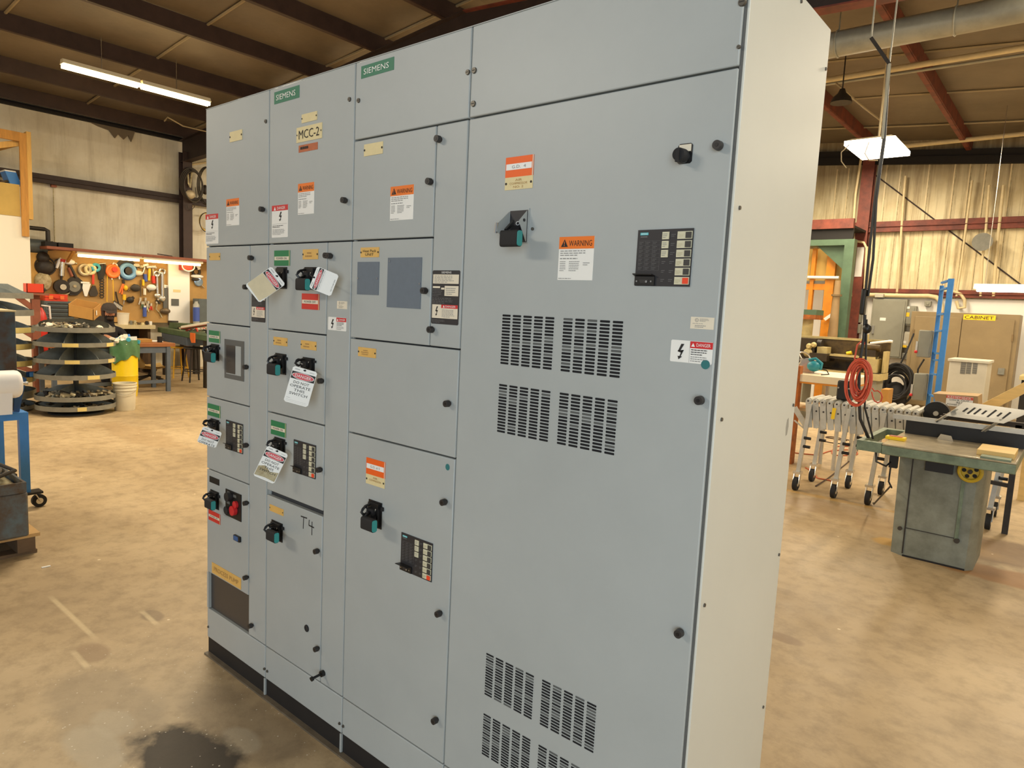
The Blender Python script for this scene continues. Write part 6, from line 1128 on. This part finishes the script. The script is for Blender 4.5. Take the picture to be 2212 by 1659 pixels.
for i in (-1, 1): k = ((a.x+c.x)/2+i*.045, yC0+.098, zb+(c.z-zb)*.62); b.cyl(k, (k[0],k[1]-.004,k[2]), .008, 'chrome', n=8)
b.build('socket', t)
b = MB(); a, c = vx(1827,872,yC0+.35), vx(1842,871,yC0+.35)
# --- table saw
P1, P2, P3 = (at(*p, 2, 0) for p in ((1924,1191), (1948,1201), (2083,1233)))
yF = (P2.y+P3.y)/2; ytf = yF-.16; zT = vx(2000,972,ytf).z; zB = vx(2000,996,ytf).z
t = thing('table_saw', 'green-grey table saw with a yellow handwheel and a cast top', 'table saw', ((P2.x+P3.x)/2, yF+.25, 0))
foot = [Vector((P1.x,P1.y,0)), Vector((P2.x,yF,0)), Vector((P3.x,yF,0)), Vector((P3.x+.04,yF+.06,0)), Vector((P3.x+.04,yF+.46,0)), Vector((P1.x,yF+.46,0))]
cz = sum(foot, Vector())/len(foot); zP = zB-.02
b = MB(); top = [Vector((cz.x+(p.x-cz.x)*1.04, cz.y+(p.y-cz.y)*1.02, zP)) for p in foot]; n = len(foot)
b.add(foot+top, [tuple(range(n))[::-1], tuple(range(n, 2*n))]+[(i, (i+1) % n, n+(i+1) % n, n+i) for i in range(n)], 'saw_green')
b.box((P2.x-.004,yF-.004,.02), (P2.x+.004,yF,zP), 'tool_dark'); b.box((P2.x+.0,yF-.006,.2), (P3.x-.05,yF,.204), 'tool_dark'); b.box((P2.x,yF-.003,0), (P3.x,yF+.001,.012), 'dark_gap'); b.build('base', t)
b = MB(); b.box((P3.x-.075,yF-.01,.18), (P3.x-.055,yF,zP), 'saw_edge'); b.cyl((P2.x-.03,yF-.012,.19), (P2.x-.03,yF,.19), .014, 'hose'); b.cyl((P3.x-.06,yF-.02,.19), (P3.x-.06,yF,.19), .016, 'hose'); b.build('brace', t)
xl, xr = vx(1905,955,ytf).x, vx(2196,1005,ytf).x; yb2 = ytf+.82
b = MB(); b.box((xl,ytf,zB), (xr,yb2,zT-.012), 'saw_edge'); b.box((xl,ytf,zT-.012), (xr,yb2,zT), 'saw_top'); b.build('cast_top', t, bevel=.008)
b = MB(); x2 = vx(1852,945,ytf).x; b.box((x2,ytf,zB+.005), (xl,ytf+.05,zT), 'saw_edge'); b.box((x2+.0,yb2-.08,zB+.01), (xl,yb2,zT), 'saw_edge'); b.box((x2,ytf+.05,zB+.01), (x2+.04,yb2-.08,zT), 'saw_edge'); b.build('extension_wing', t)
b = MB(); k = vx(2097,1018,yF-.03); kx, kz = k.x, k.z; b.torus((kx,yF-.05,kz), .06, .012, 'wheel_yellow', (0,1,0), n=30); b.cyl((kx,yF-.045,kz), (kx,yF-.038,kz), .058, 'wheel_yellow', n=28)
for i in range(5): g = 2*math.pi*i/5+.5; b.cyl((kx+.035*math.cos(g),yF-.047,kz+.035*math.sin(g)), (kx+.035*math.cos(g),yF-.046,kz+.035*math.sin(g)), .0125, 'dark_gap', n=14)
b.cyl((kx,yF-.07,kz), (kx,yF,kz), .013, 'tool_dark'); b.build('handwheel', t)
b = MB(); a, c = vx(1998,1014,yF-.02), vx(2062,992,yF-.02); b.box((a.x,yF-.03,zB-.085), (c.x,yF+.01,zB-.003), 'black'); b.build('switch_housing', t)
b = MB(); k = vx(1935,985,yF-.02); b.box((k.x-.03,yF-.06,zB-.1), (k.x+.02,yF-.02,zB-.003), 'black'); b.build('plug_box', t)
b = MB(); q = vx(1895,965,ytf+.05)
b.tube([(q.x,ytf+.03,zB), (q.x+.01,ytf+.02,zB-.06), (q.x+.07,ytf+.02,zB-.08), (k.x-.02,yF-.04,zB-.06)], .007, 'black', 6); b.tube([(k.x-.02,yF-.04,zB-.1), (k.x-.02,yF-.05,zB-.2), (k.x,yF-.04,zB-.24), (k.x-.03,yF+.1,.45), (k.x-.2,yF+.5,.2), (k.x-.3,yF+1.,.09)], .006, 'black', 6); b.build('power_cord', t)
yfn = yb2-.16; b = MB(); xe = xr+.6; b.box((xl+.02,yfn,zT+.001), (xe,yfn+.06,zT+.13), 'black'); b.box((vx(1930,900,yfn).x,yfn-.012,zT+.1), (xe,yfn+.0,zT+.135), 'alu'); b.build('fence', t)
# slotted hold-down plate on two arms
H = lambda px, py, y: vx(px, py, y)
pl = [H(2082,868,yfn+.04), H(2230,888,yfn+.04), H(2168,914,yfn-.16), H(2043,897,yfn-.16)]
mat('plate_grey', (168,166,158), .5, .1, var=.1, scale=12)
b = MB(); b.prism(pl, (0,-.004,-.003), 'plate_grey'); u, v = pl[1]-pl[0], pl[3]-pl[0]; nn = u.cross(v).normalized(); nn = nn if nn.z > 0 else -nn
for i, (f, l) in enumerate(((.16,.3), (.25,.5), (.34,.45), (.44,.3), (.55,.6), (.66,.3), (.76,.55))):
    s = pl[0]+u*f+v*(.5-l*.42)+nn*.002; e = pl[0]+u*f+v*(.5+l*.42)+nn*.002; b.bar(s, e, .012, .001, 'hole', up=nn)
b.build('guard_plate', t)
for p, q in (((2024,910), (2066,884)), ((2124,932), (2165,906))): b = MB(); a, c = H(*p, yfn-.02), H(*q, yfn-.12); b.bar(a, c, .03, .006, 'alu'); b.cyl(a+Vector((0,-.008,0)), a+Vector((0,.008,0)), .008, 'knob', n=10); b.build('guard_arm', t)
b = MB(); k = vx(2046,912,yfn-.08); b.prism([(k.x-.05,yfn-.08,zT), (k.x+.05,yfn-.08,zT), (k.x+.035,yfn-.08,zT+.035), (k.x-.03,yfn-.08,zT+.04)], (0,.003,0), 'chrome'); b.build('blade', t)
b = MB(); a, c = at(1912,948,2,zT), at(1942,938,2,zT); b.box((a.x,a.y,zT), (a.x+.12,a.y+.07,zT+.022), 'sign_yellow'); b.box((a.x+.02,a.y+.01,zT+.022), (a.x+.1,a.y+.06,zT+.026), 'rust_label'); one('yellow_block', b, 'yellow plastic block on the left end of the saw table', 'block', bevel=.004)
a = at(2118,972,2,zT); b = MB(); b.box((a.x,ytf+.12,zT), (xr-.02,ytf+.42,zT+.035), 'lumber'); one('wood_board', b, 'pale board lying on the right end of the saw table', 'board', bevel=.002)
b = MB(); b.box((a.x+.03,ytf+.005,zT), (xr-.03,ytf+.1,zT+.012), 'saw_edge'); one('steel_plate', b, 'flat grey-green plate in front of the pale board', 'plate')
# --- outfeed hood with the lock-out sign, lumber, black wheel
Yh = 5.95; a = vx(2016,850,Yh); c = vx(2112,905,Yh); z0 = .0
b = MB(); b.prism([vx(2015,850,Yh), vx(2112,856,Yh), vx(2114,940,Yh), vx(2040,930,Yh)], (.0,.35,.0), 'hood_tan'); q = Vector((vx(2070,930,Yh).x, Yh+.17, 0)); b.box((q.x-.12,Yh+.05,0), (q.x+.12,Yh+.3,vx(2070,928,Yh).z), 'saw_green')
o = one('dust_hood', b, 'tan hopper with a white and red lock-out sign, behind the table saw', 'hood'); o2 = o
b = MB(); p, r_ = vx(2045,853,Yh-.004), vx(2100,882,Yh-.004); e = Dec(b, (p.x,Yh-.003,r_.z), UX, UZ, .0015); w, h = r_.x-p.x, p.z-r_.z; e.slab(0,0,w,h,.002,'label_white'); e.rect(0,h*.72,w,h*.98,'sign_red'); e.text('REMEMBER', w*.05, h*.76, w*.93, h*.93, 'label_white'); e.text('LOCK OUT', w*.14, h*.52, w*.86, h*.68, 'ink'); e.text('ALL', w*.38, h*.3, w*.66, h*.46, 'ink'); e.text('POWER SOURCES', w*.06, h*.1, w*.94, h*.23, 'ink'); b.build('sign', o)
b = MB(); k = vx(2022,893,Yh-.5); b.cyl((k.x,Yh-.5,k.z), (k.x,Yh-.42,k.z), .1, 'black', n=28); b.cyl((k.x,Yh-.52,k.z), (k.x,Yh-.4,k.z), .02, 'alu'); b.box((k.x-.025,Yh-.41,0), (k.x+.025,Yh-.39,k.z+.03), 'black'); one('drive_wheel', b, 'black wheel standing beside the tan hopper', 'wheel')
b = MB(); p, q = vx(2122,884,6.5), vx(2240,824,6.5); b.bar(p, q, .05, .09, 'lumber'); b.bar((q.x,6.55,q.z-.05), (q.x,6.55,0), .06, .06, 'lumber'); b.bar((p.x+.04,6.55,p.z-.03), (p.x+.04,6.55,0), .06, .06, 'lumber'); one('lumber_plank', b, 'pale plank slanting up to the right picture edge', 'plank')
b = MB(); x = vx(2172,1147,5.0).x
q = at(2172,1147,2,0); q.y -= .09; b.box((q.x-.02,q.y-.02,0), (q.x+.02,q.y+.02,.86), 'tool_dark'); b.bar((q.x,q.y,.38), (q.x-.5,q.y+.02,.4), .03, .03, 'tool_dark'); b.bar((q.x,q.y,.62), (q.x-.5,q.y+.02,.62), .03, .03, 'tool_dark'); b.box((q.x-.52,q.y-.02,0), (q.x-.48,q.y+.04,.86), 'tool_dark'); b.bar((q.x-.5,q.y,.86), (q.x+.4,q.y,.86), .04, .04, 'tool_dark'); one('steel_stand', b, 'black angle-iron stand behind the right end of the table saw', 'stand')
# --- cords on the floor
def cord(pts, m, label, r=.007):
    P = [at(*p, 2, r) for p in pts]; Q = []
    for i in range(len(P)-1):
        p0, p1, p2, p3 = P[max(i-1,0)], P[i], P[i+1], P[min(i+2,len(P)-1)]
        for k in range(6):
            s = k/6; Q.append(.5*((2*p1)+(p2-p0)*s+(2*p0-5*p1+4*p2-p3)*s*s+(3*p1-p0-3*p2+p3)*s**3))
    b = MB(); b.tube(Q+[P[-1]], r, m, 6); return one('extension_cord', b, label, 'cord')
cord([(1715,978), (1765,982), (1795,974), (1840,972), (1850,982), (1800,982), (1810,964), (1870,968)], 'orange_cord', 'orange cord lying loosely under the conveyor')
cord([(1740,1010), (1760,1022), (1765,1032), (1785,1036), (1800,1040)], 'orange_cord', 'orange cord ending near the front casters of the conveyor')
cord([(1762,1050), (1790,1032), (1815,1012), (1845,985), (1855,962)], 'cord_dark', 'dark cord crossing the floor below the conveyor')
cord([(1765,950), (1810,958), (1848,955), (1800,944), (1785,945), (1830,952)], 'cord_dark', 'dark looped cord on the floor behind the conveyor legs')
# --- white chiller unit, blue ladder frame, disconnects, boxes and hose
Yu = 8.6; a, c = vx(2052,775,Yu), vx(2134,784,Yu); zt = (a.z+c.z)/2; zbm = vx(2090,868,Yu).z; t = thing('chiller_unit', 'white metal unit with three vent grilles in front of the tan cabinet', 'machine', ((a.x+c.x)/2, Yu+.3, 0))
b = MB(); b.box((a.x,Yu,.0), (c.x,Yu+.55,zt-.02), 'unit_white'); b.build('casing', t, bevel=.008); b = MB(); b.box((a.x-.02,Yu-.015,zt-.02), (c.x+.015,Yu+.57,zt+.012), 'unit_white'); b.build('lid', t, bevel=.004)
for p0, p1 in ((2075,2087), (2087.5,2099), (2101,2112)):
    b = MB(); p, q = vx(p0,778,Yu-.001), vx(p1,808,Yu-.001); n = 14
    for i in range(n): z = q.z+(p.z-q.z)*i/n; b.box((p.x+.01,Yu-.003,z), (q.x-.012,Yu-.0005,z+(p.z-q.z)/n*.55), 'recess')
    b.build('vent', t)
Yl = 7.4; t = thing('blue_frame', 'tall blue steel frame with short rungs behind the table saw', 'steel frame', (vx(2040,800,Yl).x, Yl, 0)); zt = vx(2050,602,Yl).z
xa, xb2 = vx(2033,610,Yl).x, vx(2056,610,Yl).x
b = MB(); b.box((xb2-.035,Yl-.02,0), (xb2+.02,Yl+.02,zt), 'steel_blue'); b.build('upright', t); b = MB(); b.box((xa-.05,Yl+.28,0), (xa-.01,Yl+.32,zt-.06), 'blue_dark' if 0 else 'steel_blue'); b.build('upright', t)
for py in (606, 622, 678, 715, 765, 780, 812, 860): z = vx(2050,py,Yl).z; b = MB(); b.bar((xb2-.03,Yl+.02,z), (xa-.03,Yl+.28,z-.01), .03, .02, 'steel_blue'); b.build('rung', t)
for i, (px, py, lab) in enumerate(((2004,742,'upper grey disconnect switch on the blue frame'), (1994,835,'lower grey disconnect switch on the blue frame'))):
    c = vx(px+8, py, Yl+.3); x = xa-.06; z = zat(py, xa-.1, Yl+.3); t = thing('disconnect_switch', lab, 'electrical switch', (x-.06, Yl+.3, z-.15))
    b = MB(); b.box((x-.13,Yl+.2,z-.16), (x,Yl+.4,z+.15), 'panel_grey'); b.build('box', t, bevel=.012); b = MB(); b.bar((x-.135,Yl+.204,z-.1), (x-.135,Yl+.204,z+.02), .02, .02, 'alu'); b.ball((x-.135,Yl+.185,z-.1), .018, 'danger_red', 8); b.build('lever', t)
b = MB(); z = zat(780, xa-.1, Yl+.3); b.tube([(xa-.12,Yl+.3,z+.02), (xa-.15,Yl+.3,z-.05), (xa-.17,Yl+.3,z-.1), (xa-.17,Yl+.3,z-.16)], .01, 'tool_dark', 6); one('cable', b, 'short dark cable joining the two grey disconnect switches', 'cable')
Yk = 9.2; a, c = vx(1899,882,Yk), vx(1920,842,Yk); b = MB(); b.box((a.x,Yk,0), (c.x,Yk+.3,c.z), 'cardboard'); one('carton', b, 'tall tan carton behind the conveyor', 'carton', bevel=.004)
Yh2 = 12.6; c = vx(1940,815,Yh2); t = thing('hose_stack', 'tangle of black hose coils left of the tan cabinet', 'hose coils', (c.x, Yh2, 0)); r = random.Random(4)
for k in range(12):
    b = MB(); b.torus((c.x+r.uniform(-.03,.03), Yh2+.035*k-.2, c.z-.1+r.uniform(-.09,.06)), .2+r.uniform(-.08,.08), .02, 'rubber', (r.uniform(-.2,.2),1,r.uniform(-.2,.2)), n=26, k=7, ell=1.25); b.build('coil', t)
b = MB(); b.ball((c.x-.02,Yh2,.28), (.2,.14,.28), 'rubber', 14); b.tube([(c.x,Yh2,c.z+.2), (c.x+.08,Yh2,c.z+.45), (c.x+.12,Yh2+.3,c.z+.8)], .015, 'rubber', 6); b.build('cable_heap', t)
# --- bench scraps at the right picture edge
Yr = 11.5; x = vx(2204,800,Yr).x; t = thing('side_bench', 'cream bench end with dark underside at the right picture edge', 'workbench', (x+.6, Yr, 0)); z = vx(2205,812,Yr).z
b = MB(); b.box((x,Yr,z-.06), (x+1.4,Yr+.7,z), 'lathe_cream'); b.build('bench_top', t); b = MB(); b.box((x+.03,Yr+.04,0), (x+1.3,Yr+.65,z-.06), 'dark_gap'); b.build('underside', t)  # dark box paints the shade below the bench top
b = MB(); b.lathe((x+.12,Yr+.2,z), [(0,0), (.05,0), (.05,.16), (.02,.2), (.02,.24), (0,.24)], 'green', 14); one('green_bottle', b, 'green bottle on the cream bench at the right picture edge', 'bottle')
# --- power drop with red cord coil over the saw
yD = ytf+.1; d0 = vx(1907,140,yD); t = thing('power_drop', 'black power drop cables hanging from a strut over the table saw', 'cable', (vx(1868,700,yD).x, yD, zT))
b = MB(); P = lambda px, py: vx(px, py, yD); b.tube([P(1921,140), P(1911,300), P(1893,430), P(1886,560), P(1875,640)], .009, 'black', 6); b.tube([P(1918,140), P(1909,300), P(1890,430), P(1876,560), P(1870,625)], .009, 'black', 6); b.tube([P(1868,680), P(1866,730), P(1856,790), P(1855,850), P(1858,905), at(1876,946,2,zT)], .011, 'blue_dark' if 0 else 'black', 7); b.tube([P(1872,690), P(1870,780), P(1868,880), at(1886,948,2,zT)], .007, 'black', 6); b.build('cables', t)
b = MB(); a, c = P(1857,680), P(1874,624); b.box((a.x,yD-.03,a.z), (c.x,yD+.03,c.z), 'black'); b.build('outlet_box', t, bevel=.01)
b = MB(); a, c = P(1862,720), P(1880,700); b.ball((P(1873,710)), (.03,.03,.035), 'black', 10); b.build('connector', t)
t = thing('cord_coil', 'coil of red extension cord hanging from the black power drop', 'cord coil', (P(1862,830).x, yD-.05, P(1862,880).z)); c = P(1862,829)
b = MB(); r = random.Random(8)
for k in range(18): R_ = r.uniform(.03,.082); b.torus((c.x+r.uniform(-.01,.01), yD-.03-.004*k, c.z+.02+r.uniform(-.012,.012)-(R_-.06)*.6), R_, .005, 'red_cord', (r.uniform(-.3,.3),1,r.uniform(-.1,.1)), n=28, k=6, ell=2.05+(.08-R_)*9)
b.build('loops', t); b = MB(); b.tube([P(1884,838), P(1889,845), P(1896,844), P(1903,849), P(1906,858), P(1903,867), P(1896,870), P(1889,866), P(1885,856), P(1883,846)], .005, 'red_cord', 6); b.build('loose_end', t); b = MB(); b.tube([P(1856,790), P(1846,775), P(1852,745), P(1866,733), P(1868,742), P(1860,748)], .006, 'red_cord', 6); b.build('loose_end', t)
# strut, pole and high-bay lamp
b = MB(); a, c = P(1882,82), P(1921,138); b.bar(a, c, .022, .022, 'tool_dark'); b.bar(a, (a.x+.01,yD,roof(a.x)+.2), .009, .009, 'duct'); b.bar(c, (c.x+.03,yD,roof(c.x)+.2), .009, .009, 'duct'); b.cyl(c, P(1907,300), .012, 'duct', n=8); one('ceiling_strut', b, 'bent steel strut hanging from the roof above the lamp', 'strut')
Yp = 7.6; c = vx(1896,322,Yp); t = thing('bay_lamp', 'bright square high-bay lamp hanging over the conveyor', 'light fixture', (c.x, Yp, c.z))
b = MB(); b.prism([(c.x-.26,Yp-.42,c.z+.03), (c.x+.26,Yp-.42,c.z+.03), (c.x+.2,Yp-.36,c.z+.06), (c.x-.2,Yp-.36,c.z+.06)], (0,.84,0), 'cream'); b.build('housing', t)
b = MB(); b.box((c.x-.26,Yp-.42,c.z-.02), (c.x+.26,Yp+.42,c.z+.03), 'lamp_glow'); b.build('diffuser', t)
b = MB(); b.cyl((c.x,Yp,c.z+.12), (c.x,Yp,roof(c.x)+.204), .012, 'pipe_cream', n=8); b.build('stem', t)
b = MB(); b.tube([(c.x-.2,Yp-.42,c.z-.01), (c.x-.27,Yp-.46,c.z-.1), (c.x-.26,Yp-.46,c.z-.2), (c.x-.2,Yp-.46,c.z-.28)], .006, 'seam', 5); b.tube([(c.x+.0,Yp-.42,c.z-.01), (c.x-.02,Yp-.46,c.z-.14), (c.x+.03,Yp-.46,c.z-.22), (c.x+.12,Yp-.46,c.z-.23)], .006, 'seam', 5); b.build('pull_cord', t)
# duct and pipes under the roof
yd = 5.75; p, q = vx(1760,100,yd), vx(2212,22,yd); b = MB(); z = (p.z+q.z)/2; b.cyl((p.x-3.2,yd,z), (4.8,yd,z), .115, 'duct', n=10); 
for x in (-.5, .7, 1.65, 2.9): b.torus((x,yd,z), .118, .008, 'duct', (1,0,0), n=20, k=5); b.box((x-.006,yd-.002,z+.11), (x+.006,yd+.002,roof(x)+.204), 'duct')
one('air_duct', b, 'grey duct running across under the roof at the top right', 'duct')
for i, (p, q, Y, r, l) in enumerate((((1760,177), (2230,100), 8.2, .035, 'upper steel pipe crossing under the roof at the top right'), ((1760,186), (2230,116), 8.5, .018, 'thin pipe just under the upper steel pipe'), ((1930,318), (2230,287), 12.9, .04, 'pale pipe running level along the top of the back wall'))):
    b = MB(); b.cyl(vx(*p, Y), vx(*q, Y), r, 'pipe_cream' if i != 1 else 'duct', n=10); one('overhead_pipe', b, l, 'pipe')
b = MB(); b.tube([vx(1806,180,8.4), vx(1820,192,8.4), vx(1835,204,8.6), vx(1845,214,8.8), vx(1870,235,9.2), vx(1905,262,9.6)], .015, 'seam', 6); one('roof_conduit', b, 'thin pale conduit slanting down under the roof near the switchgear', 'conduit')
c = vx(1818,212,8.0); b = MB(); b.lathe((c.x,8.0,c.z-.06), [(.13,0), (.11,.06), (.05,.12), (.03,.17), (0,.17)], 'tool_dark', 18); b.cyl((c.x,8,c.z+.1), (c.x,8,roof(c.x)+.204), .008, 'tool_dark', n=6); one('horn_speaker', b, 'dark horn speaker hanging under the roof beside the switchgear', 'speaker')
# tube fixture at the right edge over the tan cabinet
Y = 11.6; a, c = vx(2104,625,Y), vx(2260,630,Y); z = vx(2160,628,Y).z; t = thing('shop_tube_light', 'white lit tube fixture at the right picture edge over the tan cabinet', 'light fixture', ((a.x+c.x)/2, Y, z))
b = MB(); b.prism([(a.x,Y-.12,z+.02), (a.x,Y+.12,z+.02), (a.x,Y+.06,z+.1), (a.x,Y-.06,z+.1)], (c.x-a.x,0,0), 'white'); b.build('housing', t)
b = MB(); b.cyl((a.x+.04,Y-.05,z), (c.x-.04,Y-.05,z), .02, 'lamp_glow', n=10); b.cyl((a.x+.04,Y+.05,z), (c.x-.04,Y+.05,z), .02, 'lamp_glow', n=10); b.build('tube', t)
b = MB()
for f in (.15, .85): x = a.x+(c.x-a.x)*f; b.cyl((x,Y,z+.1), (x,Y,roof(x)+.204), .005, 'chrome', n=6)
b.build('hanger_wire', t)
# ================================================================== camera and light
cd = bpy.data.cameras.new('camera'); cam = bpy.data.objects.new('camera', cd); COL.objects.link(cam)
cd.sensor_fit = 'HORIZONTAL'; cd.sensor_width = 36; cd.lens = FPX/2212*36; cd.clip_start = .02; cd.clip_end = 200
Mx = Matrix((( RX.x, -RY.x, -RZ.x), (RX.y, -RY.y, -RZ.y), (RX.z, -RY.z, -RZ.z))).to_4x4(); Mx.translation = CAM; cam.matrix_world = Mx
S.camera = cam
def area(name, loc, to, sx, sy, power, col):
    l = bpy.data.lights.new(name, 'AREA'); l.shape = 'RECTANGLE'; l.size = sx; l.size_y = sy; l.energy = power; l.color = col
    o = bpy.data.objects.new(name, l); COL.objects.link(o); o.location = loc
    o.rotation_euler = (Vector(to)-Vector(loc)).to_track_quat('-Z', 'Y').to_euler(); return o
WARM = (1, .85, .62)
w = bpy.data.worlds.new('world'); S.world = w; w.use_nodes = True
w.node_tree.nodes['Background'].inputs[0].default_value = (.75, .85, 1, 1); w.node_tree.nodes['Background'].inputs[1].default_value = .22
S.view_settings.view_transform = 'Standard'; S.view_settings.look = 'None'; S.view_settings.exposure = 0
# lamps of the shop: rows of tubes under the roof, added fill lights, and daylight from the open door behind the camera
for x, y, p in ((-8.1, -1.5, 280), (-3.9, 7.2, 260), (-7.5, 8.5, 300), (-.6, 11.2, 230), (3.4, 10.2, 160), (2.6, 6.6, 160), (-4.2, 2.2, 270), (3.9, 2.0, 30)):
    area('shop_light', (x, y, roof(x)-.35), (x, y, 0), .35, 2.4, p, WARM)
area('door_daylight', (4.9, -4.8, 1.7), (2.0, .2, .7), 3.0, 2.8, 200, (.74,.88,1))
area('side_fill', (5.3, .6, 4.0), (2.2, .3, 1.6), .4, 1.6, 58, (1,.95,.84))  # added unseen fill that brightens the end panel
area('front_fill', (-2.5, -5.5, 4.2), (.2, 0, 1.2), 2.4, .4, 120, (1,.88,.7))  # added unseen warm fill for the front of the line-up
S.cycles.max_bounces = 5; S.cycles.diffuse_bounces = 3; S.cycles.glossy_bounces = 2; S.cycles.transmission_bounces = 2; S.cycles.transparent_max_bounces = 4
